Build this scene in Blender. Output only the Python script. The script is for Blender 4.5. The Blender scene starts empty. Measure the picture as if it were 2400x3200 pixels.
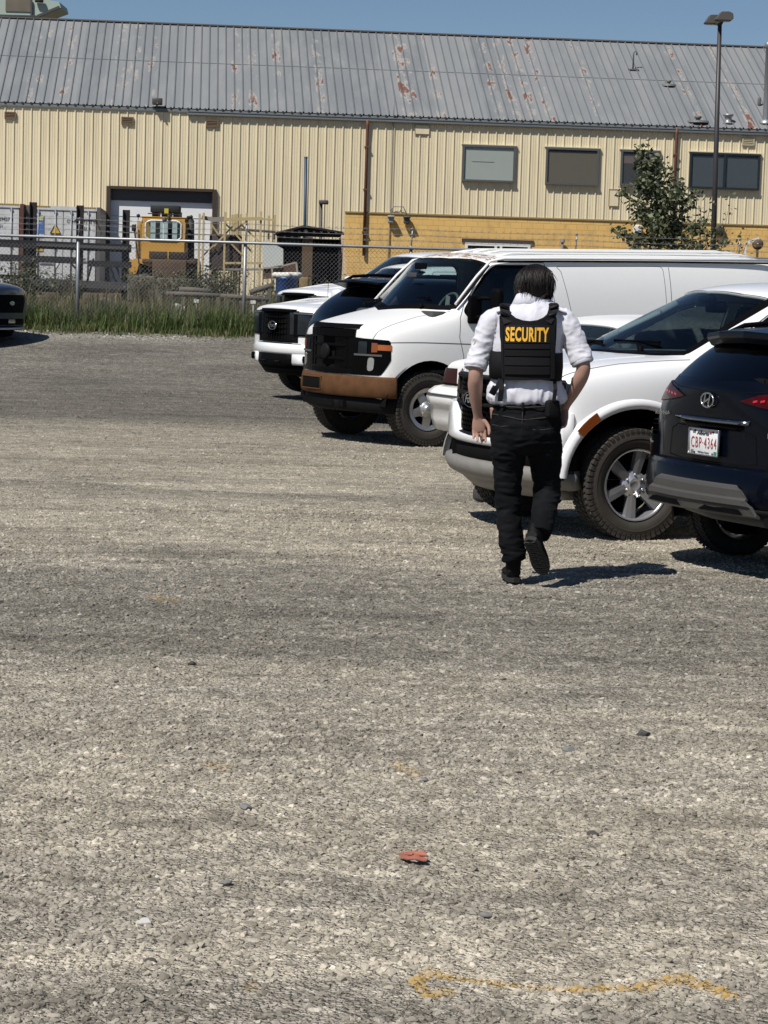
import bpy, bmesh, math, random
from mathutils import Vector, Matrix, noise
from mathutils.geometry import tessellate_polygon
R = math.radians
rnd = random.Random(7)
scene = bpy.context.scene
col = scene.collection
# ------------------------------------------------------------------ camera
F_PX, ROLL, CAMZ = 7113.0, 0.030, 1.70
PITCH = math.atan(715 * math.cos(ROLL) / F_PX)
cam_d = bpy.data.cameras.new('camera'); cam = bpy.data.objects.new('camera', cam_d)
col.objects.link(cam); scene.camera = cam
cam_d.sensor_fit = 'VERTICAL'; cam_d.sensor_height = 32.0; cam_d.lens = F_PX / 100.0
cam_d.clip_start = 0.1; cam_d.clip_end = 4000
CR = Matrix.Rotation(R(90) - PITCH, 3, 'X') @ Matrix.Rotation(ROLL, 3, 'Z')
cam.matrix_world = Matrix.Translation((0, 0, CAMZ)) @ CR.to_4x4()
def W(px, py, D):
    """point seen at pixel (of 2400x3200) that stands D metres ahead"""
    d = CR @ Vector((px - 1200, 1600 - py, -F_PX)); d *= D / d.y
    return Vector((d.x, d.y, d.z + CAMZ))
def G(px, py, z=0.0):
    d = CR @ Vector((px - 1200, 1600 - py, -F_PX)); d *= (z - CAMZ) / d.z
    return Vector((d.x, d.y, z))
def PX(v):
    q = CR.transposed() @ (Vector(v) - Vector((0, 0, CAMZ)))
    return (1200 + F_PX * q.x / -q.z, 1600 - F_PX * q.y / -q.z)
# ------------------------------------------------------------------ light
SUN_EL, SUN_AZ = R(54), R(41)          # sun stands behind and to the left of the camera
sdir = Vector((-math.sin(SUN_AZ) * math.cos(SUN_EL), -math.cos(SUN_AZ) * math.cos(SUN_EL), math.sin(SUN_EL)))
world = bpy.data.worlds.new('World'); scene.world = world; world.use_nodes = True
wn = world.node_tree
for n in list(wn.nodes): wn.nodes.remove(n)
sky = wn.nodes.new('ShaderNodeTexSky'); sky.sky_type = 'NISHITA'; sky.sun_disc = False
sky.sun_elevation = SUN_EL; sky.sun_rotation = math.atan2(sdir.x, sdir.y)
sky.air_density = 1.0; sky.dust_density = 0.3; sky.ozone_density = 3.0; sky.altitude = 1000
bg = wn.nodes.new('ShaderNodeBackground'); bg.inputs[1].default_value = 0.06
wo = wn.nodes.new('ShaderNodeOutputWorld')
tint = wn.nodes.new('ShaderNodeMix'); tint.data_type = 'RGBA'; tint.blend_type = 'MULTIPLY'; tint.inputs[0].default_value = 1; tint.inputs[7].default_value = (.82, .86, .93, 1)
wn.links.new(sky.outputs[0], tint.inputs[6]); wn.links.new(tint.outputs[2], bg.inputs[0]); wn.links.new(bg.outputs[0], wo.inputs[0])
sun_d = bpy.data.lights.new('sun', 'SUN'); sun_d.energy = 4.6; sun_d.angle = R(0.5); sun_d.color = (1, .955, .88)
sun = bpy.data.objects.new('sun', sun_d); col.objects.link(sun)
sun.rotation_euler = sdir.to_track_quat('Z', 'Y').to_euler()
scene.view_settings.view_transform = 'Standard'; scene.view_settings.look = 'None'
scene.view_settings.exposure = 0.22; scene.view_settings.gamma = 1
scene.render.engine = 'CYCLES'
scene.render.resolution_x = 768; scene.render.resolution_y = 1024
scene.cycles.max_bounces = 8; scene.cycles.transparent_max_bounces = 24
# ------------------------------------------------------------------ object helpers
def tag(o, label=None, cat=None, group=None, kind=None):
    if label: o['label'] = label
    if cat: o['category'] = cat
    if group: o['group'] = group
    if kind: o['kind'] = kind
    return o
def empty(name, loc=(0, 0, 0), rz=0, label=None, cat=None, group=None):
    o = bpy.data.objects.new(name, None); col.objects.link(o); o.empty_display_size = .1
    o.location = loc; o.rotation_euler = (0, 0, rz)
    return tag(o, label, cat, group)
def link(name, me, mats=None, parent=None, smooth=False, loc=None):
    o = bpy.data.objects.new(name, me); col.objects.link(o)
    if mats is not None:
        for m in (mats if isinstance(mats, (list, tuple)) else [mats]): me.materials.append(m)
    if parent: o.parent = parent
    if loc is not None: o.location = loc
    if smooth:
        me.polygons.foreach_set('use_smooth', [True] * len(me.polygons))
    return o
def copy_tree(o, parent=None):
    c = o.copy(); col.objects.link(c); c.parent = parent
    for ch in [x for x in col.objects if x.parent == o]: copy_tree(ch, c)
    return c
class MB:
    """collects shapes into one mesh"""
    def __init__(s): s.v = []; s.f = []; s.mi = []; s.sm = []
    def add(s, vs, fs, mi=0, smooth=False):
        b = len(s.v); s.v += [tuple(v) for v in vs]
        for f in fs: s.f.append([b + i for i in f]); s.mi.append(mi); s.sm.append(smooth)
        return s
    def box(s, c, d, rz=0, mi=0, M=None):
        vs = [Vector((x * d[0] / 2, y * d[1] / 2, z * d[2] / 2)) for x in (-1, 1) for y in (-1, 1) for z in (-1, 1)]
        m = Matrix.Rotation(rz, 3, 'Z') if M is None else M
        vs = [m @ v + Vector(c) for v in vs]
        return s.add(vs, [(0, 1, 3, 2), (4, 6, 7, 5), (0, 4, 5, 1), (2, 3, 7, 6), (0, 2, 6, 4), (1, 5, 7, 3)], mi)
    def rbox(s, c, d, r=.01, seg=2, M=None, mi=0):
        bm = bmesh.new(); bmesh.ops.create_cube(bm, size=1)
        for v in bm.verts: v.co = Vector((v.co.x * d[0], v.co.y * d[1], v.co.z * d[2]))
        bmesh.ops.bevel(bm, geom=bm.edges[:], offset=r, segments=seg, profile=.5, affect='EDGES')
        m = M or Matrix.Identity(3)
        bm.verts.index_update()
        s.add([m @ v.co + Vector(c) for v in bm.verts], [[v.index for v in f.verts] for f in bm.faces], mi, True); bm.free()
        return s
    def bar(s, a, b, w, h=None, mi=0, up=(0, 0, 1)):
        a, b = Vector(a), Vector(b); h = h or w; d = b - a; L = d.length
        if L < 1e-6: return s
        x = d / L; u = Vector(up)
        if abs(x.dot(u)) > .98: u = Vector((0, 1, 0))
        y = u.cross(x).normalized(); z = x.cross(y)
        M = Matrix((x, y, z)).transposed()
        return s.box((a + b) / 2, (L, w, h), M=M, mi=mi)
    def tube(s, pts, r, n=8, mi=0, caps=True, smooth=True, closed=False):
        pts = [Vector(p) for p in pts]; rs = r if isinstance(r, (list, tuple)) else [r] * len(pts)
        rings = []; N = len(pts); ref = None; base = []
        for i, p in enumerate(pts):
            if closed: t = pts[(i + 1) % N] - pts[i - 1]
            else: t = pts[min(i + 1, N - 1)] - pts[max(i - 1, 0)]
            t = t.normalized() if t.length > 1e-9 else Vector((0, 0, 1))
            if ref is None:
                ref = Vector((0, 0, 1)) if abs(t.z) < .9 else Vector((1, 0, 0))
            x = (ref - t * ref.dot(t)).normalized(); y = t.cross(x); ref = x
            for k in range(n):
                a = 2 * math.pi * k / n
                base.append(p + (x * math.cos(a) + y * math.sin(a)) * rs[i])
        fs = []
        for i in range(N if closed else N - 1):
            for k in range(n):
                j = (i + 1) % N
                fs.append((i * n + k, i * n + (k + 1) % n, j * n + (k + 1) % n, j * n + k))
        s.add(base, fs, mi, smooth)
        if caps and not closed:
            b = len(s.v) - len(base)
            s.f.append([b + k for k in range(n)][::-1]); s.mi.append(mi); s.sm.append(False)
            s.f.append([b + (N - 1) * n + k for k in range(n)]); s.mi.append(mi); s.sm.append(False)
        return s
    def lathe(s, prof, n=32, M=None, c=(0, 0, 0), mi=0, smooth=True, closed=False):
        """prof (radius, height) around local Z"""
        m = M or Matrix.Identity(3); vs = []; fs = []; P = len(prof)
        for k in range(n):
            a = 2 * math.pi * k / n
            for (r, h) in prof: vs.append(m @ Vector((r * math.cos(a), r * math.sin(a), h)) + Vector(c))
        for k in range(n):
            for j in range(P if closed else P - 1):
                j2 = (j + 1) % P; k2 = (k + 1) % n
                fs.append((k * P + j, k2 * P + j, k2 * P + j2, k * P + j2))
        return s.add(vs, fs, mi, smooth)
    def prism(s, poly, fn, a, b, mi=0, smooth=False):
        """poly 2d, fn(u,v,w)->3d, extruded from w=a to w=b"""
        n = len(poly); vs = [fn(u, v, a) for u, v in poly] + [fn(u, v, b) for u, v in poly]
        fs = [(i, (i + 1) % n, n + (i + 1) % n, n + i) for i in range(n)]
        for t in tessellate_polygon([[Vector((u, v, 0)) for u, v in poly]]):
            fs.append(tuple(t)); fs.append(tuple(n + q for q in t[::-1]))
        return s.add(vs, fs, mi, smooth)
    def build(s, name, mats, parent=None, fix=True, loc=None, autosmooth=None):
        me = bpy.data.meshes.new(name); me.from_pydata(s.v, [], s.f)
        me.polygons.foreach_set('material_index', s.mi); me.polygons.foreach_set('use_smooth', s.sm)
        if fix:
            bm = bmesh.new(); bm.from_mesh(me); bmesh.ops.recalc_face_normals(bm, faces=bm.faces)
            bm.to_mesh(me); bm.free()
        me.update()
        return link(name, me, mats, parent, loc=loc)
def bev(o, w=.01, seg=2, ang=40):
    m = o.modifiers.new('bevel', 'BEVEL'); m.width = w; m.segments = seg; m.limit_method = 'ANGLE'; m.angle_limit = R(ang)
    return o
def arc(cx, cy, r, a0, a1, n, ry=None):
    ry = ry or r
    return [(cx + r * math.cos(R(a0 + (a1 - a0) * i / n)), cy + ry * math.sin(R(a0 + (a1 - a0) * i / n))) for i in range(n + 1)]
def round_poly(poly, r, n=4):
    out = []; N = len(poly)
    for i in range(N):
        p0, p, p1 = Vector(poly[i - 1]), Vector(poly[i]), Vector(poly[(i + 1) % N])
        a = (p0 - p); b = (p1 - p); rr = min(r, a.length * .45, b.length * .45)
        A = p + a.normalized() * rr; B = p + b.normalized() * rr
        for k in range(n + 1):
            t = k / n; q = A * (1 - t) ** 2 + p * 2 * t * (1 - t) + B * t * t; out.append((q.x, q.y))
    return out
def text_mesh(body, size, parent, name, mat, M, sx=1.0, off=0.0, depth=.001, spacing=1.0, shear=0, align='CENTER'):
    cu = bpy.data.curves.new(name, 'FONT'); cu.body = body; cu.size = size; cu.align_x = align; cu.align_y = 'CENTER'
    cu.offset = off; cu.extrude = depth; cu.space_character = spacing; cu.shear = shear; cu.resolution_u = 3
    o = bpy.data.objects.new(name, cu); col.objects.link(o)
    dg = bpy.context.evaluated_depsgraph_get(); me = bpy.data.meshes.new_from_object(o.evaluated_get(dg))
    bpy.data.objects.remove(o)
    me.transform(M @ Matrix.Diagonal((sx, 1, 1, 1)))
    me.materials.clear()
    return link(name, me, mat, parent)
def text_raw(body, size, M, sx=1.0, off=0.0, depth=.001, spacing=1.0, shear=0, align='CENTER'):
    o = text_mesh(body, size, None, 'tmp', None, M, sx, off, depth, spacing, shear, align)
    me = o.data; v = [tuple(p.co) for p in me.vertices]; f = [list(p.vertices) for p in me.polygons]
    bpy.data.objects.remove(o); bpy.data.meshes.remove(me); return v, f
def frame(o, x, y):
    """4x4 with local x, y axes and z = x cross y at o"""
    x = Vector(x).normalized(); y = Vector(y); y = (y - x * x.dot(y)).normalized(); z = x.cross(y)
    M = Matrix((x, y, z)).transposed().to_4x4(); M.translation = Vector(o); return M
# ------------------------------------------------------------------ materials
class NT:
    def __init__(s, name):
        s.m = bpy.data.materials.new(name); s.m.use_nodes = True; s.t = s.m.node_tree
        s.b = s.t.nodes['Principled BSDF']; s.out = s.t.nodes['Material Output']
    def n(s, typ, **kw):
        x = s.t.nodes.new('ShaderNode' + typ)
        for k, v in kw.items():
            if k in x.inputs: s.put(x.inputs[k], v)
            else: setattr(x, k, v)
        return x
    def put(s, inp, v):
        if isinstance(v, bpy.types.NodeSocket): s.t.links.new(v, inp)
        else:
            if isinstance(v, (tuple, list)) and len(v) == 3 and inp.type == 'RGBA': v = (*v, 1)
            if isinstance(v, (int, float)) and inp.type == 'RGBA': v = (v, v, v, 1)
            inp.default_value = v
    def set(s, **kw):
        for k, v in kw.items(): s.put(s.b.inputs[k.replace('_', ' ')], v)
        return s
    def noise(s, scale, vec=None, detail=4, rough=.55, dist=0):
        x = s.n('TexNoise'); s.put(x.inputs['Scale'], scale); s.put(x.inputs['Detail'], detail)
        s.put(x.inputs['Roughness'], rough); s.put(x.inputs['Distortion'], dist)
        if vec: s.put(x.inputs['Vector'], vec)
        return x.outputs['Fac']
    def pos(s, sc=(1, 1, 1), obj=False, loc=(0, 0, 0), rz=0):
        g = s.n('TexCoord').outputs['Object'] if obj else s.n('NewGeometry').outputs['Position']
        mp = s.n('Mapping'); s.put(mp.inputs['Vector'], g); mp.inputs['Scale'].default_value = sc
        mp.inputs['Location'].default_value = loc; mp.inputs['Rotation'].default_value = (0, 0, rz)
        return mp.outputs[0]
    def ramp(s, fac, stops, interp='LINEAR'):
        r = s.n('ValToRGB'); s.put(r.inputs[0], fac); cr = r.color_ramp; cr.interpolation = interp
        while len(cr.elements) > 1: cr.elements.remove(cr.elements[-1])
        for i, (p, c) in enumerate(stops):
            c = (c, c, c) if isinstance(c, (int, float)) else c
            e = cr.elements[0] if i == 0 else cr.elements.new(p)
            e.position = p; e.color = (*c[:3], 1)
        return r.outputs[0]
    def mix(s, fac, a, b, mode='MIX'):
        x = s.n('Mix'); x.data_type = 'RGBA'; x.blend_type = mode
        s.put(x.inputs[0], fac); s.put(x.inputs[6], a); s.put(x.inputs[7], b); return x.outputs[2]
    def math(s, op, a, b=0.0, clamp=False):
        x = s.n('Math'); x.operation = op; x.use_clamp = clamp; s.put(x.inputs[0], a); s.put(x.inputs[1], b); return x.outputs[0]
    def bump(s, h, strength=.3, dist=.01, normal=None):
        b = s.n('Bump'); s.put(b.inputs['Height'], h); b.inputs['Strength'].default_value = strength
        b.inputs['Distance'].default_value = dist
        if normal: s.put(b.inputs['Normal'], normal)
        s.put(s.b.inputs['Normal'], b.outputs[0]); return b.outputs[0]
def simple(name, c, rough=.5, metal=0, var=.12, scale=6, bump=0, bscale=60, coat=0, spec=.5, obj=True):
    t = NT(name); p = t.pos(obj=obj)
    f = t.noise(scale, p, 5)
    c = Vector(c[:3])
    t.set(Base_Color=t.mix(f, tuple(c * (1 - var)), tuple(min(1, x) for x in c * (1 + var))), Metallic=metal,
          Roughness=t.math('ADD', t.math('MULTIPLY', t.noise(scale * 3, p), .15), max(0, rough - .075)))
    t.b.inputs['Specular IOR Level'].default_value = spec
    if coat: t.set(Coat_Weight=coat, Coat_Roughness=.05)
    if bump: t.bump(t.noise(bscale, p, 6), .6, bump)
    return t.m
def paint(name, c, dirt=(.35, .3, .24), dirt_amt=.35, rough=.32, metal=0, coat=.8, hi=.55, spec=.5):
    """car paint with dust low on the body"""
    t = NT(name); p = t.pos(obj=True)
    z = t.n('SeparateXYZ'); t.put(z.inputs[0], p)
    low = t.n('MapRange'); t.put(low.inputs['Value'], z.outputs[2]); low.inputs['From Min'].default_value = hi + .35
    low.inputs['From Max'].default_value = .25; low.inputs['To Min'].default_value = .0; low.inputs['To Max'].default_value = 1
    sp = t.ramp(t.noise(38, p, 6, .7), [(.5, 0), (.72, 1)])
    f = t.math('MULTIPLY', t.math('ADD', t.math('MULTIPLY', low.outputs[0], dirt_amt), min(.04, dirt_amt * .5)), t.math('ADD', sp, t.noise(3, p)), True)
    t.set(Base_Color=t.mix(f, c, dirt), Roughness=t.math('ADD', t.math('MULTIPLY', f, .5), rough), Metallic=metal,
          Coat_Weight=coat, Coat_Roughness=.04)
    t.b.inputs['Specular IOR Level'].default_value = spec
    t.bump(t.noise(2.2, p, 2), .12, .01)
    return t.m
def glass(name, tint=(.35, .42, .42), trans=.6, rough=.02):
    """thin pane: reflects like glass and lets a tinted view through"""
    t = NT(name); t.t.nodes.remove(t.b)
    tr = t.n('BsdfTransparent'); t.put(tr.inputs[0], tuple(x * trans for x in tint))
    gl = t.n('BsdfGlossy'); gl.inputs['Roughness'].default_value = rough; t.put(gl.inputs['Color'], (.9, .93, .95))
    fr = t.n('Fresnel'); fr.inputs[0].default_value = 1.55
    mx = t.n('MixShader'); t.put(mx.inputs[0], t.math('ADD', t.math('MULTIPLY', fr.outputs[0], .9), .0, True))
    t.t.links.new(tr.outputs[0], mx.inputs[1]); t.t.links.new(gl.outputs[0], mx.inputs[2])
    t.t.links.new(mx.outputs[0], t.out.inputs[0]); return t.m
M = {}
M['white'] = paint('white_paint', (.82, .83, .84), dirt_amt=.25)
M['white_old'] = paint('aged_white_paint', (.80, .80, .785), dirt_amt=.35, rough=.4, coat=.45)
M['navy'] = paint('dark_blue_paint', (.0008, .0018, .0055), dirt=(.08, .07, .06), dirt_amt=.01, rough=.3, coat=.22, spec=.1)
M['black_car'] = paint('black_paint', (.0010, .0012, .0025), dirt=(.08, .07, .06), dirt_amt=.01, rough=.3, coat=.22, spec=.1)
M['bluegrey'] = paint('slate_blue_paint', (.022, .034, .06), dirt=(.14, .12, .1), dirt_amt=.2, rough=.3, metal=.3)
M['trim'] = simple('black_plastic', (.003, .003, .0035), .6, var=.3, scale=20, spec=.04)
M['trim_soft'] = simple('grey_black_plastic', (.010, .010, .0105), .6, var=.3, scale=20, bump=.001, spec=.06)
M['gloss_black'] = simple('gloss_black_plastic', (.002, .002, .0025), .25, var=.2, coat=.06, spec=.04)
M['trim_grey'] = simple('grey_plastic_cladding', (.075, .075, .073), .55, var=.15, scale=12)
M['greybumper'] = simple('silver_grey_bumper_plastic', (.19, .18, .165), .5, var=.25, scale=14)
M['well'] = simple('dark_underbody', (.004, .004, .004), .9, var=.4, spec=.1)
M['rust'] = simple('rusted_steel', (.088, .042, .019), .75, var=.5, scale=9, bump=.002, bscale=90, spec=.12)
M['amber'] = simple('amber_lens', (.33, .085, .01), .2, var=.15, scale=40, coat=.6)
M['amber_dull'] = simple('dull_amber_lens', (.20, .05, .01), .3, var=.15, scale=40, coat=.4)
M['red_lens'] = simple('red_lens', (.028, .002, .003), .35, var=.5, scale=30, coat=.15, spec=.2)
M['red_bright'] = simple('bright_red_lens', (.050, .0015, .003), .3, var=.6, scale=30, coat=.15, spec=.1)
M['lamp'] = simple('clear_headlamp_lens', (.42, .44, .45), .12, metal=.6, var=.3, scale=30, coat=.6)
M['lamp_dark'] = simple('smoked_lamp_lens', (.008, .012, .018), .15, var=.4, scale=12, coat=.3, spec=.3)
M['chrome'] = simple('chrome', (.52, .52, .54), .22, metal=.72, var=.08, scale=20)
M['chrome_dark'] = simple('dark_chrome', (.26, .26, .28), .16, metal=1, var=.2, scale=9)
M['alu'] = simple('dull_aluminium', (.5, .5, .5), .35, metal=.85, var=.12, scale=12)
M['tyre'] = simple('dusty_tyre_rubber', (.036, .031, .026), .85, var=.35, scale=14, bump=.001, bscale=120)
M['tyre_dark'] = simple('black_tyre_rubber', (.012, .012, .012), .8, var=.3, scale=14, bump=.001, bscale=120)
M['seat'] = simple('dark_seat_fabric', (.045, .045, .048), .9, var=.2)
M['dash'] = simple('dashboard_plastic', (.035, .035, .035), .7, var=.2)
M['wheel_grey'] = simple('grey_steering_wheel', (.09, .09, .09), .6, var=.1)
M['glass'] = glass('windscreen_glass', (.78, .92, .90), .85)
M['glass_tint'] = glass('privacy_glass', (.2, .22, .25), .12)
M['glass_mid'] = glass('side_window_glass', (.78, .90, .90), .78)
M['seam'] = simple('panel_gap', (.06, .06, .06), .8, var=.1)
M['silver'] = simple('silver_badge', (.45, .46, .47), .22, metal=.9, var=.1)
M['galv'] = simple('galvanised_steel', (.28, .29, .30), .45, metal=.5, var=.18, scale=10)
M['greyskid'] = simple('grey_skid_plastic', (.055, .053, .050), .5, var=.15, scale=10)
M['plate'] = simple('licence_plate_white', (.72, .73, .74), .4, var=.03)
M['plate_red'] = simple('plate_red_paint', (.34, .035, .045), .5, var=.1)
M['led_red'] = simple('red_reflector', (.45, .02, .03), .2, var=.3, scale=90, coat=.3)
M['ink'] = simple('dark_ink', (.02, .02, .035), .5, var=.1)
M['sticker_green'] = simple('green_sticker', (.03, .22, .12), .5, var=.2)
M['sticker_grey'] = simple('grey_sticker', (.15, .16, .15), .5, var=.3, scale=80)
# ------------------------------------------------------------------ terrain
def ground_z(x, y):
    """lot is flat, then rises gently to the fence and the yard behind it"""
    def sm(a, b, t): t = max(0, min(1, (t - a) / (b - a))); return t * t * (3 - 2 * t)
    return .75 * sm(33.5, 41.5, y) + .35 * sm(41.5, 50, y)
def GT(px, py):
    d = CR @ Vector((px - 1200, 1600 - py, -F_PX)); d /= d.y; D = 4.0
    while D < 200:
        if CAMZ + d.z * D <= ground_z(0, D): break
        D += .05
    return Vector((d.x * D, D, ground_z(0, D)))
# yellow marking paint sprayed on the stones: capsules (a, b, radius)
def gp(x, y): v = G(x, y); return (v.x, v.y)
PAINT = [(gp(1300, 3070), gp(1345, 3045), .022), (gp(1330, 3110), gp(1305, 3070), .018), (gp(1345, 3050), gp(1560, 3080), .013), (gp(1560, 3080), gp(1790, 3098), .010),
         (gp(1790, 3098), gp(2010, 3090), .012), (gp(2010, 3090), gp(2130, 3055), .024), (gp(2130, 3055), gp(2270, 3110), .026), (gp(1330, 3112), gp(1400, 3108), .018),
         (gp(778, 3086), gp(790, 3086), .020), (gp(1240, 2395), gp(1290, 2418), .035), (gp(480, 1866), gp(540, 1876), .05), (gp(660, 2392), gp(700, 2400), .03)]
def stone_colour(t, stones=False):
    P = t.n('NewGeometry').outputs['Position']
    sp = t.n('SeparateXYZ'); t.put(sp.inputs[0], P)
    def nz(scale, sc=(1, 1, 1), det=3, rough=.55):
        mp = t.n('Mapping'); t.put(mp.inputs['Vector'], P); mp.inputs['Scale'].default_value = sc; return t.noise(scale, mp.outputs[0], det, rough)
    big = nz(.28, (.45, 1.2, 1), 5, .6); mid = nz(1.3, (.35, 1.3, 1), 5, .62)
    yy = t.math('ADD', sp.outputs[1], t.math('MULTIPLY', t.math('SUBTRACT', big, .5), 7.5))
    yy = t.math('ADD', yy, t.math('MULTIPLY', t.math('SUBTRACT', mid, .5), 5.0))
    f = t.math('DIVIDE', yy, 42.0)
    def st(d): return d / 42.0
    # 0 grey crushed stone, 1 pale dusty tan
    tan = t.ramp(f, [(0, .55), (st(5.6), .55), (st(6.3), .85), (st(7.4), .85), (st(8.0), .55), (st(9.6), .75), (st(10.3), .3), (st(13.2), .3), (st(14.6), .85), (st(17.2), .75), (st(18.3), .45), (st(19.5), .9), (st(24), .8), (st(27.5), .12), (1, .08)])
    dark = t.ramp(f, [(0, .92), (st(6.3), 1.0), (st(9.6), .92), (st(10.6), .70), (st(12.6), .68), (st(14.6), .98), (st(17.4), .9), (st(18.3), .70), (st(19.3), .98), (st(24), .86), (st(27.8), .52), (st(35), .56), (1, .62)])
    vo = t.n('TexVoronoi'); t.put(vo.inputs['Vector'], P); vo.inputs['Scale'].default_value = 62
    cell = t.n('SeparateColor'); t.put(cell.inputs[0], vo.outputs['Color'])
    if stones:
        oi = t.n('ObjectInfo'); r = oi.outputs['Random']
    else: r = cell.outputs[0]
    grey = t.ramp(r, [(0, (.12, .115, .105)), (.2, (.23, .22, .198)), (.6, (.315, .30, .27)), (.92, (.365, .35, .32)), (.98, (.44, .43, .40)), (1, (.50, .48, .45))])
    tanc = t.ramp(r, [(0, (.28, .255, .21)), (.5, (.385, .352, .288)), (.95, (.455, .42, .35)), (1, (.54, .505, .44))])
    c = t.mix(t.math('MULTIPLY', tan, .80 if stones else 1.0, True), grey, tanc)
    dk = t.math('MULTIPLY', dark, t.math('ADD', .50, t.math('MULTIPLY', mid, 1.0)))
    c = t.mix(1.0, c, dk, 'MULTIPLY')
    stv = nz(1.0, (.28, 1.5, 1), 5, .65); c = t.mix(1.0, c, t.ramp(stv, [(.38, 1.05), (.52, 1.0), (.60, .86), (.70, .80)]), 'MULTIPLY')
    fine = nz(5.5, (.5, 1.4, 1), 4, .7); c = t.mix(1.0, c, t.ramp(fine, [(.3, .74), (.5, 1.0), (.7, 1.16)]), 'MULTIPLY')
    vb = t.n('TexVoronoi'); t.put(vb.inputs['Vector'], P); vb.inputs['Scale'].default_value = 24; cb = t.n('SeparateColor'); t.put(cb.inputs[0], vb.outputs['Color']); c = t.mix(1.0, c, t.ramp(cb.outputs[1], [(0, .80), (.6, 1), (.93, 1.1), (1, 1.30)]), 'MULTIPLY')
    vc = t.n('TexVoronoi'); t.put(vc.inputs['Vector'], P); vc.inputs['Scale'].default_value = 11; cc = t.n('SeparateColor'); t.put(cc.inputs[0], vc.outputs['Color']); c = t.mix(1.0, c, t.ramp(cc.outputs[2], [(0, .88), (.8, 1.05), (1, 1.2)]), 'MULTIPLY')
    c = t.mix(1.0, c, (1.37, 1.335, 1.275), 'MULTIPLY')
    if stones: c = t.mix(1.0, c, .80, 'MULTIPLY')
    # white crushed stone near the grass, left part
    wf = t.n('MapRange'); t.put(wf.inputs['Value'], t.math('ADD', sp.outputs[1], t.math('MULTIPLY', nz(.8), 2.0))); wf.inputs['From Min'].default_value = 39.6; wf.inputs['From Max'].default_value = 40.4
    wx = t.n('MapRange'); t.put(wx.inputs['Value'], sp.outputs[0]); wx.inputs['From Min'].default_value = -2.0; wx.inputs['From Max'].default_value = -4.0
    wh = t.math('MULTIPLY', t.math('MULTIPLY', wf.outputs[0], wx.outputs[0]), t.ramp(r, [(.35, 0), (.6, .9)]), True)
    c = t.mix(wh, c, (.52, .49, .43))
    yd = t.n('MapRange'); t.put(yd.inputs['Value'], sp.outputs[1]); yd.inputs['From Min'].default_value = 41.0; yd.inputs['From Max'].default_value = 43.0
    c = t.mix(yd.outputs[0], c, t.mix(nz(2.5), (.10, .075, .05), (.22, .17, .12)))
    # sprayed yellow paint
    pm = None
    pn = t.math('MULTIPLY', t.math('SUBTRACT', nz(34, (1, 1, 1), 4, .7), .5), .05)
    for i_, (a, b, rad) in enumerate(PAINT):
        a, b = Vector((*a, 0)), Vector((*b, 0)); d = b - a; L = d.length
        s1 = t.n('VectorMath', operation='SUBTRACT'); t.put(s1.inputs[0], P); s1.inputs[1].default_value = a
        dt = t.n('VectorMath', operation='DOT_PRODUCT'); t.put(dt.inputs[0], s1.outputs[0]); dt.inputs[1].default_value = d / (L * L)
        k = t.math('ADD', dt.outputs['Value'], 0.0, True)
        sc = t.n('VectorMath', operation='SCALE'); sc.inputs[0].default_value = d; t.put(sc.inputs['Scale'], k)
        s2 = t.n('VectorMath', operation='SUBTRACT'); t.put(s2.inputs[0], s1.outputs[0]); t.put(s2.inputs[1], sc.outputs[0])
        m2 = t.n('VectorMath', operation='MULTIPLY'); t.put(m2.inputs[0], s2.outputs[0]); m2.inputs[1].default_value = (1, .55, 0)
        ln = t.n('VectorMath', operation='LENGTH'); t.put(ln.inputs[0], m2.outputs[0])
        q = t.math('LESS_THAN', t.math('ADD', ln.outputs['Value'], pn), rad)
        q = t.math('MULTIPLY', q, .9 if i_ < 8 else .32)
        pm = q if pm is None else t.math('MAXIMUM', pm, q)
    pf = t.math('MULTIPLY', pm, t.ramp(r, [(.2, 1.0), (.85, .45)]))
    c = t.mix(pf, c, (.44, .285, .085))
    return c, vo, P
def ground_mat():
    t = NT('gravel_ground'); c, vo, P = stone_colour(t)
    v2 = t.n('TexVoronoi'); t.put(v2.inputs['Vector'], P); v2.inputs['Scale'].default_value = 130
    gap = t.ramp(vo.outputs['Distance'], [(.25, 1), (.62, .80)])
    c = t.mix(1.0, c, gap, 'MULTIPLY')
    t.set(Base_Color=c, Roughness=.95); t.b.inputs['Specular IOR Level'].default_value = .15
    h = t.math('ADD', t.math('MULTIPLY', vo.outputs['Distance'], -1.0), t.math('MULTIPLY', v2.outputs['Distance'], -.45))
    mp = t.n('Mapping'); t.put(mp.inputs['Vector'], P)
    h = t.math('ADD', h, t.math('MULTIPLY', t.noise(24, mp.outputs[0], 5, .7), 1.1))
    t.bump(h, 1.0, .02); return t.m
def stone_mat():
    t = NT('crushed_stone'); c, vo, P = stone_colour(t, True)
    t.set(Base_Color=t.mix(t.noise(70, P, 3), t.mix(1.0, c, .80, 'MULTIPLY'), c), Roughness=.9); t.b.inputs['Specular IOR Level'].default_value = .2
    t.bump(t.noise(220, P, 3), .5, .003); return t.m
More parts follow.
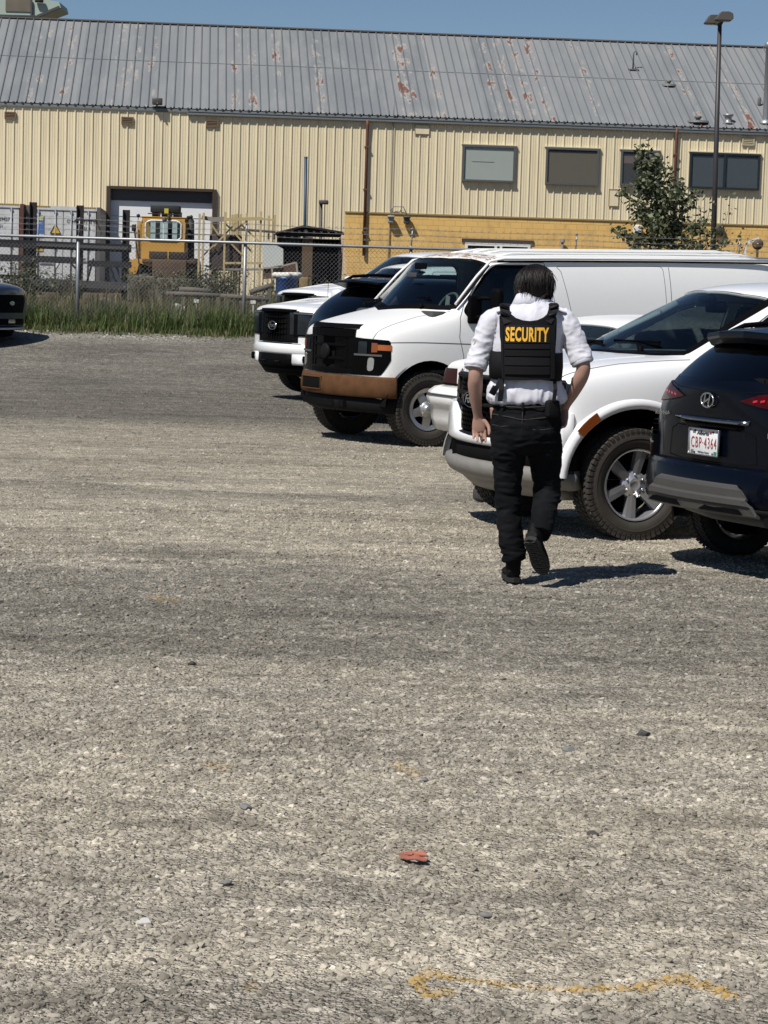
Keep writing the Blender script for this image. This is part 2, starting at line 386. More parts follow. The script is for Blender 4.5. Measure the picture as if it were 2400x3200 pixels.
def build_ground():
    ys = [-40, -10, 0] + [3 + i * .5 for i in range(96)] + [52, 56, 60, 70, 80, 100, 140, 220, 500, 1500]
    xs = [-900, -200, -60, -30] + [-15 + i for i in range(31)] + [30, 60, 200, 900]
    m = MB(); vs = [(x, y, ground_z(x, y) + (.02 * (noise.noise(Vector((x * .35, y * .35, 0)))) if 3 < y < 60 and abs(x) < 31 else 0)) for y in ys for x in xs]
    n = len(xs); m.add(vs, [(j * n + i, j * n + i + 1, (j + 1) * n + i + 1, (j + 1) * n + i) for j in range(len(ys) - 1) for i in range(n - 1)], smooth=True)
    g = m.build('gravel_lot', ground_mat()); tag(g, kind='structure')
    # ---- loose stones, spread by geometry nodes (nobody could count them)
    sm = stone_mat(); coll = bpy.data.collections.new('stone_shapes'); rr = random.Random(11)
    for k in range(7):
        bm = bmesh.new(); bmesh.ops.create_icosphere(bm, subdivisions=2, radius=.5)
        sx, sy, sz = rr.uniform(.8, 1.25), rr.uniform(.65, .95), rr.uniform(.42, .68)
        cuts = [Vector((rr.gauss(0, 1), rr.gauss(0, 1), rr.gauss(0, 1))).normalized() for _ in range(7)]
        for v in bm.verts:
            for c in cuts:
                d = v.co.dot(c); lim = .30
                if d > lim: v.co -= c * (d - lim)
            v.co = Vector((v.co.x * sx, v.co.y * sy, v.co.z * sz)) * (1 + .10 * noise.noise(v.co * 4 + Vector((k * 7, 0, 0))))
        me = bpy.data.meshes.new('stone'); bm.to_mesh(me); bm.free(); me.materials.append(sm)
        o = bpy.data.objects.new('stone', me); coll.objects.link(o)
    def zone(x0, x1, y0, y1, dens, smin, smax, seed, big=0):
        n = 24; vs = []; 
        for j in range(n + 1):
            y = y0 + (y1 - y0) * j / n; w = y / y1
            for i in range(n + 1):
                x = (x0 + (x1 - x0) * i / n) * w; vs.append((x, y, ground_z(x, y) + .02 * noise.noise(Vector((x * .35, y * .35, 0)))))
        fs = [(j * (n + 1) + i, j * (n + 1) + i + 1, (j + 1) * (n + 1) + i + 1, (j + 1) * (n + 1) + i) for j in range(n) for i in range(n)]
        me = bpy.data.meshes.new('loose_gravel'); me.from_pydata(vs, [], fs); me.materials.append(sm)
        o = link('loose_gravel', me); tag(o, kind='stuff')
        ng = bpy.data.node_groups.new('scatter', 'GeometryNodeTree'); N = ng.nodes; L = ng.links
        ng.interface.new_socket('Geometry', in_out='INPUT', socket_type='NodeSocketGeometry'); ng.interface.new_socket('Geometry', in_out='OUTPUT', socket_type='NodeSocketGeometry')
        gi = N.new('NodeGroupInput'); go = N.new('NodeGroupOutput')
        dp = N.new('GeometryNodeDistributePointsOnFaces'); dp.inputs['Density'].default_value = dens; dp.inputs['Seed'].default_value = seed
        pos = N.new('GeometryNodeInputPosition'); nt = N.new('ShaderNodeTexNoise'); nt.inputs['Scale'].default_value = 1.6; nt.inputs['Detail'].default_value = 4
        L.new(pos.outputs[0], nt.inputs['Vector'])
        mr = N.new('ShaderNodeMapRange'); mr.inputs['From Min'].default_value = .38; mr.inputs['From Max'].default_value = .60; mr.inputs['To Min'].default_value = dens * .22; mr.inputs['To Max'].default_value = dens * 1.3
        L.new(nt.outputs['Fac'], mr.inputs['Value']); L.new(mr.outputs[0], dp.inputs['Density'])
        ip = N.new('GeometryNodeInstanceOnPoints'); ci = N.new('GeometryNodeCollectionInfo'); ci.inputs['Collection'].default_value = coll
        ci.inputs['Separate Children'].default_value = True; ci.inputs['Reset Children'].default_value = True
        ip.inputs['Pick Instance'].default_value = True
        rv = N.new('FunctionNodeRandomValue'); rv.data_type = 'FLOAT_VECTOR'; rv.inputs[0].default_value = (-.45, -.45, 0); rv.inputs[1].default_value = (.45, .45, 6.28)
        rs = N.new('FunctionNodeRandomValue'); rs.data_type = 'FLOAT'; rs.inputs[2].default_value = 0; rs.inputs[3].default_value = 1; rs.inputs['Seed'].default_value = seed + 5
        pw = N.new('ShaderNodeMath'); pw.operation = 'POWER'; pw.inputs[1].default_value = 6.0; L.new(rs.outputs[1], pw.inputs[0])
        ms = N.new('ShaderNodeMapRange'); ms.inputs['To Min'].default_value = smin; ms.inputs['To Max'].default_value = smax; L.new(pw.outputs[0], ms.inputs['Value'])
        L.new(gi.outputs[0], dp.inputs['Mesh']); L.new(dp.outputs['Points'], ip.inputs['Points']); L.new(ci.outputs[0], ip.inputs['Instance'])
        L.new(rv.outputs[0], ip.inputs['Rotation']); L.new(ms.outputs[0], ip.inputs['Scale'])
        jn = N.new('GeometryNodeJoinGeometry'); L.new(ip.outputs[0], go.inputs[0])
        md = o.modifiers.new('scatter', 'NODES'); md.node_group = ng
        return o
    zone(-2.3, 2.3, 4.4, 9.2, 7600, .006, .038, 1)
    zone(-4.0, 4.0, 9.2, 17.0, 3000, .008, .040, 2)
    zone(-7.5, 7.5, 17.0, 34.0, 800, .012, .040, 3)
    zone(-8.0, -1.2, 39.2, 40.7, 260, .02, .075, 4)
build_ground()
# ------------------------------------------------------------------ vehicle body tools
def cage_mesh(st, cols=(1, .62, 0, -.62, -1), lvl=3, crease_lv={}, crease_st={}):
    """st: list of (x, [(y, z), ...], crown, bow) -> subdivided closed body, list of triangles with normals"""
    bm = bmesh.new(); cl = bm.edges.layers.float.new('crease_edge')
    K = len(st[0][1]) - 1; n = len(st); C = len(cols) - 1
    V = {}
    for i, s in enumerate(st):
        x, pts, crown, bow = s[:4]; dx = s[4] if len(s) > 4 else [0] * (K + 1)
        for k in range(K + 1):
            for c in range(C + 1):
                if 0 < c < C and 0 < k < K and 0 < i < n - 1: continue
                y, z = pts[k]; q = cols[c]; w = 1 - q * q
                b = bow * (1 if i in (0, n - 1) or k == K else 0)
                V[i, k, c] = bm.verts.new((x + dx[k] + b * w, y * q, z + (crown * w if k == K else 0)))
    def q(*ks):
        try: bm.faces.new([V[k] for k in ks])
        except ValueError: pass
    for i in range(n - 1):
        for k in range(K):
            q((i, k, 0), (i + 1, k, 0), (i + 1, k + 1, 0), (i, k + 1, 0))
            q((i, k, C), (i, k + 1, C), (i + 1, k + 1, C), (i + 1, k, C))
        for c in range(C):
            q((i, K, c), (i + 1, K, c), (i + 1, K, c + 1), (i, K, c + 1))
            q((i, 0, c), (i, 0, c + 1), (i + 1, 0, c + 1), (i + 1, 0, c))
    for i in (0, n - 1):
        for k in range(K):
            for c in range(C):
                f = [(i, k, c), (i, k + 1, c), (i, k + 1, c + 1), (i, k, c + 1)]
                q(*(f if i == 0 else f[::-1]))
    def cr(a, b, w):
        e = bm.edges.get((V[a], V[b]))
        if e: e[cl] = w
    for k, (w, i0, i1) in crease_lv.items():
        for i in range(max(0, i0), min(n - 1, i1)):
            for c in (0, C): cr((i, k, c), (i + 1, k, c), w)
    for i, (w, parts) in crease_st.items():
        if 'T' in parts:
            for c in range(C): cr((i, K, c), (i, K, c + 1), w)
        if 'S' in parts:
            for k in range(K):
                for c in (0, C): cr((i, k, c), (i, k + 1, c), w)
    bmesh.ops.recalc_face_normals(bm, faces=bm.faces)
    me = bpy.data.meshes.new('cage'); bm.to_mesh(me); bm.free()
    o = link('cage', me); m = o.modifiers.new('s', 'SUBSURF'); m.levels = lvl; m.render_levels = lvl
    dg = bpy.context.evaluated_depsgraph_get(); e = bpy.data.meshes.new_from_object(o.evaluated_get(dg))
    e.calc_loop_triangles()
    vs = [(*v.co, *v.normal) for v in e.vertices]
    quads = [[vs[i] for i in p.vertices] for p in e.polygons]
    bpy.data.objects.remove(o); bpy.data.meshes.remove(me); bpy.data.meshes.remove(e)
    return quads
EPS = 1e-9
def _clip(poly, ax, ay, a, b, keep=1):
    ex, ey = b[0] - a[0], b[1] - a[1]; out = []; n = len(poly)
    ds = []
    for v in poly:
        u = v[0] * ax[0] + v[1] * ax[1] + v[2] * ax[2]; w = v[0] * ay[0] + v[1] * ay[1] + v[2] * ay[2]
        ds.append((ex * (w - a[1]) - ey * (u - a[0])) * keep)
    pos = max(ds) > EPS
    for i in range(n):
        d0, d1 = ds[i], ds[(i + 1) % n]; p, r = poly[i], poly[(i + 1) % n]
        if d0 >= -EPS: out.append(p)
        if (d0 > EPS and d1 < -EPS) or (d0 < -EPS and d1 > EPS):
            t = d0 / (d0 - d1); out.append(tuple(x + (y - x) * t for x, y in zip(p, r)))
    return out if len(out) > 2 and pos else None
def earclip(p):
    n = len(p); idx = list(range(n))
    ar = sum(p[i][0] * p[(i + 1) % n][1] - p[(i + 1) % n][0] * p[i][1] for i in range(n))
    if ar < 0: idx.reverse()
    def cr(a, b, c): return (b[0] - a[0]) * (c[1] - a[1]) - (b[1] - a[1]) * (c[0] - a[0])
    out = []; guard = 0
    while len(idx) > 3 and guard < 4000:
        guard += 1; m = len(idx); best = None
        for i in range(m):
            a, b, c = p[idx[i - 1]], p[idx[i]], p[idx[(i + 1) % m]]; k = cr(a, b, c)
            if k <= 1e-12: 
                if abs(k) <= 1e-12: best = (9, i); break
                continue
            if any(cr(a, b, p[j]) > 1e-12 and cr(b, c, p[j]) > 1e-12 and cr(c, a, p[j]) > 1e-12 for j in idx if j not in (idx[i - 1], idx[i], idx[(i + 1) % m])): continue
            L = max((Vector(a) - Vector(b)).length, (Vector(b) - Vector(c)).length, (Vector(c) - Vector(a)).length)
            q = k / (L * L)
            if best is None or q > best[0]: best = (q, i)
        if best is None: break
        i = best[1]; a, b, c = idx[i - 1], idx[i], idx[(i + 1) % m]
        if best[0] != 9: out.append((a, b, c))
        idx.pop(i)
    if len(idx) == 3: out.append(tuple(idx))
    return out
def axes(d):
    d = Vector(d).normalized(); up = Vector((0, 0, 1)) if abs(d.z) < .9 else Vector((1, 0, 0))
    u = up.cross(d).normalized(); v = d.cross(u); return u, v, d
def split(faces, d, poly, thr=.1, cond=None):
    """divide faces into (inside, outside) of the outline seen along d"""
    u, v, d = axes(d)
    p2 = [(Vector(p).dot(u), Vector(p).dot(v)) for p in poly]
    tris = []
    for t in earclip(p2):
        t = [p2[i] for i in t]
        ar = (t[1][0] - t[0][0]) * (t[2][1] - t[0][1]) - (t[1][1] - t[0][1]) * (t[2][0] - t[0][0])
        if abs(ar) < 1e-9: continue
        tris.append(t if ar > 0 else t[::-1])
    x0 = min(p[0] for p in p2); x1 = max(p[0] for p in p2); y0 = min(p[1] for p in p2); y1 = max(p[1] for p in p2)
    ins, outs = [], []
    for f in faces:
        nx = sum(q[3] for q in f) * d.x + sum(q[4] for q in f) * d.y + sum(q[5] for q in f) * d.z
        us = [q[0] * u.x + q[1] * u.y + q[2] * u.z for q in f]; ws = [q[0] * v.x + q[1] * v.y + q[2] * v.z for q in f]
        if nx < thr * len(f) or max(us) < x0 or min(us) > x1 or max(ws) < y0 or min(ws) > y1 or (cond and not cond(f)):
            outs.append(f); continue
        rest = [f]; got = []
        for t in tris:
            nr = []
            for g in rest:
                cur = g; o_ = []
                for i in range(3):
                    a, b = t[i], t[(i + 1) % 3]
                    w = _clip(cur, u, v, a, b, -1)
                    if w: o_.append(w)
                    cur = _clip(cur, u, v, a, b, 1)
                    if not cur: break
                if cur: got.append(cur); nr += o_
                else: nr.append(g)
            rest = nr
        if got: ins += got; outs += rest
        else: outs.append(f)
    return ins, outs
OUTL = []
def near_outline(p, outl):
    for u, v, p2 in outl:
        a, b = p.dot(u), p.dot(v)
        n = len(p2)
        for i in range(n):
            x0, y0 = p2[i]; x1, y1 = p2[(i + 1) % n]; dx, dy = x1 - x0, y1 - y0; L = dx * dx + dy * dy
            if L < 1e-12: continue
            t = max(0, min(1, ((a - x0) * dx + (b - y0) * dy) / L))
            if (x0 + dx * t - a) ** 2 + (y0 + dy * t - b) ** 2 < 4e-8: return True
    return False
def shell(name, faces, mats, parent, off=0.0, thick=.012, mi=0, smooth=True, outl=None):
    """mesh from clipped faces, moved out by off along the normals, with a rim of the given thickness"""
    idx = {}; vs = []; nr = []; fs = []
    for f in faces:
        g = []
        for q in f:
            k = (round(q[0] * 2e4), round(q[1] * 2e4), round(q[2] * 2e4))
            if k not in idx:
                idx[k] = len(vs); l = math.sqrt(q[3] ** 2 + q[4] ** 2 + q[5] ** 2) or 1
                N = Vector((q[3] / l, q[4] / l, q[5] / l)); vs.append(Vector(q[:3]) + N * off); nr.append(N)
            j = idx[k]
            if not g or g[-1] != j: g.append(j)
        if len(g) > 1 and g[0] == g[-1]: g.pop()
        if len(set(g)) == len(g) and len(g) > 2: fs.append(g)
    ed = {}
    for f in fs:
        for i in range(len(f)):
            a, b = f[i], f[(i + 1) % len(f)]; k = (min(a, b), max(a, b)); ed[k] = None if k in ed else (a, b)
    n0 = len(fs); ln = [N for f in fs for N in (nr[i] for i in f)]
    if thick:
        inner = {}
        def inn(i):
            if i not in inner: inner[i] = len(vs); vs.append(vs[i] - nr[i] * thick)
            return inner[i]
        for k, e in ed.items():
            if e is None: continue
            a, b = e
            if outl is not None and not near_outline((vs[a] + vs[b]) / 2 - nr[a] * off, outl): continue
            g = [b, a, inn(a), inn(b)]
            p = [vs[i] for i in g]; N = (p[1] - p[0]).cross(p[3] - p[0])
            if N.length < 1e-12: continue
            N.normalize(); fs.append(g); ln += [N] * 4
    me = bpy.data.meshes.new(name); me.from_pydata([tuple(v) for v in vs], [], fs)
    me.polygons.foreach_set('use_smooth', [True] * len(fs))
    if sum(len(f) for f in fs) == len(me.loops): me.normals_split_custom_set([tuple(x) for x in ln])
    return link(name, me, mats, parent)
def ol(d, poly):
    u, v, _ = axes(d); return (u, v, [(Vector(p).dot(u), Vector(p).dot(v)) for p in poly])
class Body:
    def __init__(s, root, faces, mat, thick=.018):
        s.root = root; s.base = faces; s.cur = faces; s.mat = mat; s.thick = thick
        s.outl = []
    def cut(s, d, poly, **k):
        s.outl.append(ol(d, poly)); ins, s.cur = split(s.cur, d, poly, **k); return ins
    def pane(s, name, d, poly, mat, off=-.008, grow=0, **k):
        ins = s.cut(d, poly, **k); return shell(name, ins, mat, s.root, off, 0) if ins else None
    def patch(s, name, d, poly, mat, off=.004, thick=.012, holes=(), parent=None, thr=.1, **k):
        ins, _ = split(s.base, d, poly, thr=thr, **k)
        for h in holes: _, ins = split(ins, d, h, thr=thr)
        return shell(name, ins, mat, parent or s.root, off, thick, outl=[ol(d, poly)] + [ol(d, h) for h in holes])
    def line(s, d, pts, w=.007, off=.0015, mat=None, name='panel_gap', store=None, **k):
        """thin strip following the body along pts"""
        u, v, dd = axes(d); out = []
        for a, b in zip(pts, pts[1:]):
            a, b = Vector(a), Vector(b); t = (b - a); t -= dd * t.dot(dd)
            if t.length < 1e-6: continue
            t.normalize(); n = dd.cross(t) * (w / 2)
            ins, _ = split(s.base, d, [a - n, b - n, b + n, a + n], **k); out += ins
        if store is not None: store += out; return
        return shell(name, out, mat or M['seam'], s.root, off, 0)
    def finish(s, name='body'): return shell(name, s.cur, s.mat, s.root, 0, s.thick, outl=s.outl)
SL, SR, SF, SB, ST = (0, 1, 0), (0, -1, 0), (1, 0, 0), (-1, 0, 0), (0, 0, 1)
def P2(pts, side=1): return [(x, side, z) for x, z in pts]
def Q2(pts): return [(0, y, z) for y, z in pts]
def shrink(p, k=.975):
    cx = sum(a for a, b in p) / len(p); cz = sum(b for a, b in p) / len(p)
    return [(cx + (a - cx) * k, cz + (b - cz) * k) for a, b in p]
def arch_poly(cx, cz, rx, rz, bot, n=20):
    a = [(cx + rx * math.cos(math.pi * i / n), cz + rz * math.sin(math.pi * i / n)) for i in range(n + 1)]
    return [(cx + rx, bot)] + a + [(cx - rx, bot)]
def sweep(mb, prof, path, mi=0, smooth=True, closed_prof=True, cap=True):
    """prof (outward, z) swept along plan path (x, y); outward = right-hand normal of travel"""
    n = len(path); fn = prof if callable(prof) else None; P = len(fn(*path[0]) if fn else prof); vs = []
    for i in range(n):
        a, b = Vector(path[max(0, i - 1)]), Vector(path[min(n - 1, i + 1)]); t = (b - a).normalized()
        nn = Vector((t.y, -t.x)); p = Vector(path[i])
        if 0 < i < n - 1:
            t0 = (p - a).normalized(); n0 = Vector((t0.y, -t0.x)); nn = nn / max(.5, nn.dot(n0))
        for (d, z) in (fn(*path[i]) if fn else prof): vs.append((p.x + nn.x * d, p.y + nn.y * d, z))
    fs = []
    for i in range(n - 1):
        for j in range(P if closed_prof else P - 1):
            fs.append((i * P + j, i * P + (j + 1) % P, (i + 1) * P + (j + 1) % P, (i + 1) * P + j))
    if cap and closed_prof: fs += [tuple(range(P)), tuple((n - 1) * P + j for j in range(P))[::-1]]
    return mb.add(vs, fs, mi, smooth)
def bow_path(xc, ys, bow, yc, xs_end=None, n=10, corner=.12, cx=1.1, ye=None):
    """plan line of a bumper from the right side round the front to the left; yc half width"""
    pts = [(xc - bow * (y / yc) ** 2, y) for y in [-(yc - corner) + 2 * (yc - corner) * i / n for i in range(n + 1)]]
    x0 = pts[0][0]
    r = [(x0 - corner * (1 - math.cos(R(a))) * cx - .02 * cx, (yc - corner) + corner * math.sin(R(a))) for a in (25, 50, 75, 90)]
    if xs_end is None: xs_end = x0 - .35
    left = r + [(xs_end, ye or yc + .005)]
    right = [(x, -y) for x, y in left][::-1]
    return right + pts + left
RY = Matrix.Rotation(R(-90), 3, 'X')           # local Z -> +Y
def make_wheel(root, pos, side, r=.39, w=.25, rim=.24, style='six', tread='at', steer=0, name='wheel', tyre=None, rimmat=None, lug=6, behind=None):
    """wheel part (hub) with tyre and rim as sub-parts; side +1 = outer face towards +y"""
    m = Matrix.Rotation(steer, 3, 'Z') @ (RY if side > 0 else Matrix.Rotation(R(90), 3, 'X'))
    tyre = tyre or M['tyre']; rimmat = rimmat or M['chrome']
    h = MB(); h.lathe([(.001, .0), (.07, .0), (.075, -.03), (rim * .85, -.05), (rim * .85, -.12), (.001, -.12)], 24, m)
    hub = h.build(name, M['well'], root, loc=pos)
    hw = w / 2; t = MB()
    prof = [(rim, hw * .62), (rim + .012, hw * .86), (rim + (r - rim) * .35, hw * .99), (rim + (r - rim) * .62, hw), (r - .035, hw * .94), (r - .012, hw * .80), (r - .008, hw * .4),
            (r - .008, -hw * .4), (r - .012, -hw * .8), (r - .035, -hw * .94), (rim + (r - rim) * .5, -hw), (rim, -hw * .8)]
    t.lathe(prof, 64, m)
    t.lathe([(rim + (r - rim) * .48, hw * .997), (rim + (r - rim) * .50, hw * 1.02), (rim + (r - rim) * .54, hw * 1.005)], 64, m)
    nb = 58 if tread == 'at' else 64
    rr = random.Random(3)
    for k in range(nb):
        a = 2 * math.pi * k / nb
        if tread == 'at':
            for sy in (1, -1):
                j = (k % 2) * .018
                M3 = m @ Matrix.Rotation(a + (0 if sy > 0 else .06), 3, 'Z')
                t.box(M3 @ Vector((r - .019 - .003, 0, sy * (hw * .84))), (.034, .029, hw * .29), M=M3)
                t.box(M3 @ Vector((r - .040 - j * .3, 0, sy * (hw * .95))), (.026 + j, .024, hw * .07), M=M3)
                t.box(M3 @ Vector((r - .008, .004, sy * hw * .42)), (.012, .024, hw * .36), M=M3 @ Matrix.Rotation(.5 * sy, 3, 'X'))
            M3 = m @ Matrix.Rotation(a + .03, 3, 'Z'); t.box(M3 @ Vector((r - .008, 0, 0)), (.014, .03, hw * .28), M=M3 @ Matrix.Rotation(-.4, 3, 'X'))
        else:
            for sy in (1, -1):
                M3 = m @ Matrix.Rotation(a + sy * .02, 3, 'Z')
                t.box(M3 @ Vector((r - .007, 0, sy * hw * .45)), (.012, .022, hw * .78), M=M3 @ Matrix.Rotation(.55 * sy, 3, 'X'))
    t.build('tyre', tyre, hub, fix=False)
    q = MB(); f = hw * .80
    q.lathe([(rim + .004, f + .012), (rim + .006, f), (rim - .004, f - .012), (rim - .016, f - .03), (rim - .022, -hw * .5), (rim - .002, -hw * .8)], 64, m)
    q.lathe([(rim + .004, f + .012), (rim - .008, f + .010), (rim - .014, f - .01), (rim - .018, f - .05)], 64, m)
    def spoke(a, r0, r1, w0, w1, z0, z1, th=.03, ridge=.012, skew=0):
        M3 = m @ Matrix.Rotation(a, 3, 'Z')
        vs = []
        for (rad, ww, z) in ((r0, w0, z0), (r1, w1, z1)):
            for (yy, dz) in ((-ww, -th), (-ww, -ridge), (0, 0), (ww, -ridge), (ww, -th)):
                vs.append(M3 @ Vector((rad, yy + skew * (rad - r0), z + dz)))
        q.add(vs, [(j, (j + 1) % 5, 5 + (j + 1) % 5, 5 + j) for j in range(5)] + [(0, 1, 2, 3, 4), (9, 8, 7, 6, 5)])
    if style == 'six':
        for k in range(6):
            a = 2 * math.pi * (k + .35) / 6
            spoke(a, .050, rim - .008, .027, .040, f - .030, f + .002, .050, .003)
        q.lathe([(.001, f - .022), (.034, f - .022), (.038, f - .016), (.043, f - .016), (.047, f - .026), (.092, f - .030), (.098, f - .06)], 32, m)
    elif style == 'star':        # silver hub cap with five openings
        for k in range(5):
            a = 2 * math.pi * (k + .2) / 5
            spoke(a, .05, rim - .025, .050, .040, f + .008, f - .006, .03, .003)
        q.lathe([(.001, f + .035), (.035, f + .033), (.045, f + .026), (.05, f + .01), (.09, f + .006), (.10, f - .03)], 32, m)
        q.lathe([(rim - .045, f - .01), (rim - .02, f + .0), (rim - .008, f + .006)], 48, m)
    else:
        for k in range(10):
            spoke(2 * math.pi * k / 10, .05, rim - .012, .016, .014, f - .03, f - .005, .03, .004)
        q.lathe([(.001, f - .01), (.05, f - .012), (.06, f - .05)], 24, m)
    for k in range(lug):
        a = 2 * math.pi * (k + .5) / lug; rd = .068 if lug > 5 else .07
        M3 = m @ Matrix.Rotation(a, 3, 'Z')
        q.lathe([(.001, f - .014 + (.025 if style == 'star' else 0)), (.0075, f - .015 + (.025 if style == 'star' else 0)), (.009, f - .035)], 10, m, c=M3 @ Vector((rd, 0, 0)))
    q.build('rim', rimmat, hub, fix=False)
    return hub
def liners(b, xs, r, cz, yo, yi=.5, mat=None):
    for x in xs:
        for s in (1, -1):
            m = MB(); arcp = [(x + r * math.cos(R(a)), cz + r * math.sin(R(a))) for a in range(3, 178, 6)]; n = len(arcp)
            vs = [(px, s * yo, pz) for px, pz in arcp] + [(px, s * yi, pz) for px, pz in arcp] + [(x - r, s * yi, cz), (x + r, s * yi, cz)]
            m.add(vs, [(i, i + 1, n + i + 1, n + i) for i in range(n - 1)] + [tuple(range(n, 2 * n))], smooth=False)
            m.build('wheel_liner', mat or M['well'], b.root, fix=False)
def floorpan(b, x0, x1, w, z, h=.1, zc=None):
    m = MB(); m.box(((x0 + x1) / 2, 0, z + h / 2), (x1 - x0, 2 * w, h))
    m.bar((x0, .35, z - .03), (x1, .35, z - .03), .07, .1); m.bar((x0, -.35, z - .03), (x1, -.35, z - .03), .07, .1)
    return m.build('underbody', M['well'], b.root)
def seats(b, x, zseat, ys=(-.38, .38), top=.72, mat=None):
    for y in ys:
        m = MB(); m.rbox((x + .05, y, zseat), (.5, .5, .16), .05, 3)
        m.rbox((x - .24, y, zseat + .36), (.14, .48, .66), .06, 3, M=Matrix.Rotation(R(-14), 3, 'Y'))
        m.rbox((x - .34, y, zseat + top + .04), (.09, .27, .17), .04, 3, M=Matrix.Rotation(R(-10), 3, 'Y'))
        m.build('seat', mat or M['seat'], b.root)
def steering(b, x, y, z, r=.19, mat=None, tilt=25):
    m = MB(); A = Matrix.Rotation(R(90 - tilt), 3, 'Y')
    c = Vector((x, y, z)); ring = [c + A @ Vector((r * math.cos(2 * math.pi * k / 28), r * math.sin(2 * math.pi * k / 28), 0)) for k in range(28)]
    m.tube(ring, .016, 8, closed=True)
    m.lathe([(.001, .02), (.05, .02), (.065, .0), (.06, -.03), (.03, -.12)], 16, A, c=c)
    for a in (90, 210, 330):
        m.bar(c + A @ Vector((.04 * math.cos(R(a)), .04 * math.sin(R(a)), 0)), c + A @ Vector((r * math.cos(R(a)), r * math.sin(R(a)), 0)), .045, .02)
    m.build('steering_wheel', mat or M['wheel_grey'], b.root)
def dash(b, x0, x1, w, z, mat=None):
    m = MB(); m.rbox(((x0 + x1) / 2, 0, z - .12), (abs(x1 - x0), 2 * w, .24), .06, 3)
    m.build('dashboard', mat or M['dash'], b.root)
def wiper(b, a, c, arm, name='wiper', lift=.012, mat=None):
    m = MB(); a, c, arm = Vector(a), Vector(c), Vector(arm)
    m.bar(arm, (a + c) / 2, .018, .014); m.bar(a, c, .012, .026); m.bar(a + Vector((0, 0, .012)), c + Vector((0, 0, .012)), .02, .008)
    m.lathe([(.001, .02), (.02, .015), (.025, -.02)], 10, c=arm)
    m.build(name, mat or M['trim'], b.root)
PHI = R(27.5)
def place(name, o, rz, label, cat, group=None, z=0, pitch=0):
    r = empty(name, (o[0], o[1], z), 0, label, cat, group)
    r.rotation_euler = (0, pitch, rz); return r
# ------------------------------------------------------------------ warehouse
BA = R(4.8); BU = Vector((math.cos(BA), math.sin(BA), 0)); BN = Vector((math.sin(BA), -math.cos(BA), 0))   # along wall, out of wall
BO = W(1200, 600, 82.0); BO.z = 0
def wallp(px, py, off=0.0):
    """pixel -> (s, z) on the warehouse wall plane"""
    d = CR @ Vector((px - 1200, 1600 - py, -F_PX)); o = Vector((0, 0, CAMZ)); p0 = BO + BN * off
    t = (p0 - o).dot(BN) / d.dot(BN); p = o + d * t; return (p - BO).dot(BU), p.z
BM = Matrix((BU, -BN, Vector((0, 0, 1)))).transposed().to_4x4(); BM.translation = BO     # local x along wall, y inwards
def brect(x0, y0, x1, y1):
    a, b = wallp(x0, y0), wallp(x1, y1); c, d = wallp(x0, y1), wallp(x1, y0)
    return ((a[0] + c[0]) / 2, (b[0] + d[0]) / 2, (b[1] + c[1]) / 2, (a[1] + d[1]) / 2)   # s0 s1 z0 z1
S0, S1 = -17.5, 24.0
ZE = wallp(1200, 366)[1]; ZG = 1.05
ZB = (wallp(1200, 666)[1])
RUN = 7.6
ridge = W(1200, 105, 82 + RUN); ZR = ridge.z
def wall_mat(name, c, c2):
    t = NT(name); p = t.pos(obj=True)
    st = t.noise(3.0, t.pos((1.2, 1, .12), obj=True), 5, .6)
    f = t.ramp(st, [(.42, 0), (.75, 1)])
    col_ = t.mix(f, c, c2); sp = t.ramp(t.noise(26, p, 4, .7), [(.66, 0), (.74, .5)])
    col_ = t.mix(sp, col_, (.30, .24, .15)); t.set(Base_Color=col_, Roughness=.6); return t.m
def ribsheet(mb, s0, s1, za, zb, pitch=.305, h=.036, fn=None, minor=True, ph=0):
    """vertical-ribbed sheet between s0 and s1; fn(s, t, out) -> point, t from 0 to 1"""
    pts = []; k = math.floor((s0 - ph) / pitch)
    while k * pitch + ph < s1:
        c = k * pitch + ph
        prof = [(-.030, 0), (-.014, h), (.014, h), (.030, 0)]
        if minor: prof += [(.095, 0), (.103, h * .22), (.118, h * .22), (.126, 0), (.180, 0), (.188, h * .22), (.203, h * .22), (.211, 0)]
        for a, b in prof:
            if s0 < c + a < s1: pts.append((c + a, b))
        k += 1
    pts = [(s0, 0)] + pts + [(s1, 0)]
    n = len(pts); vs = [fn(s, 0, o) for s, o in pts] + [fn(s, 1, o) for s, o in pts]
    mb.add(vs, [(i, i + 1, n + i + 1, n + i) for i in range(n - 1)])
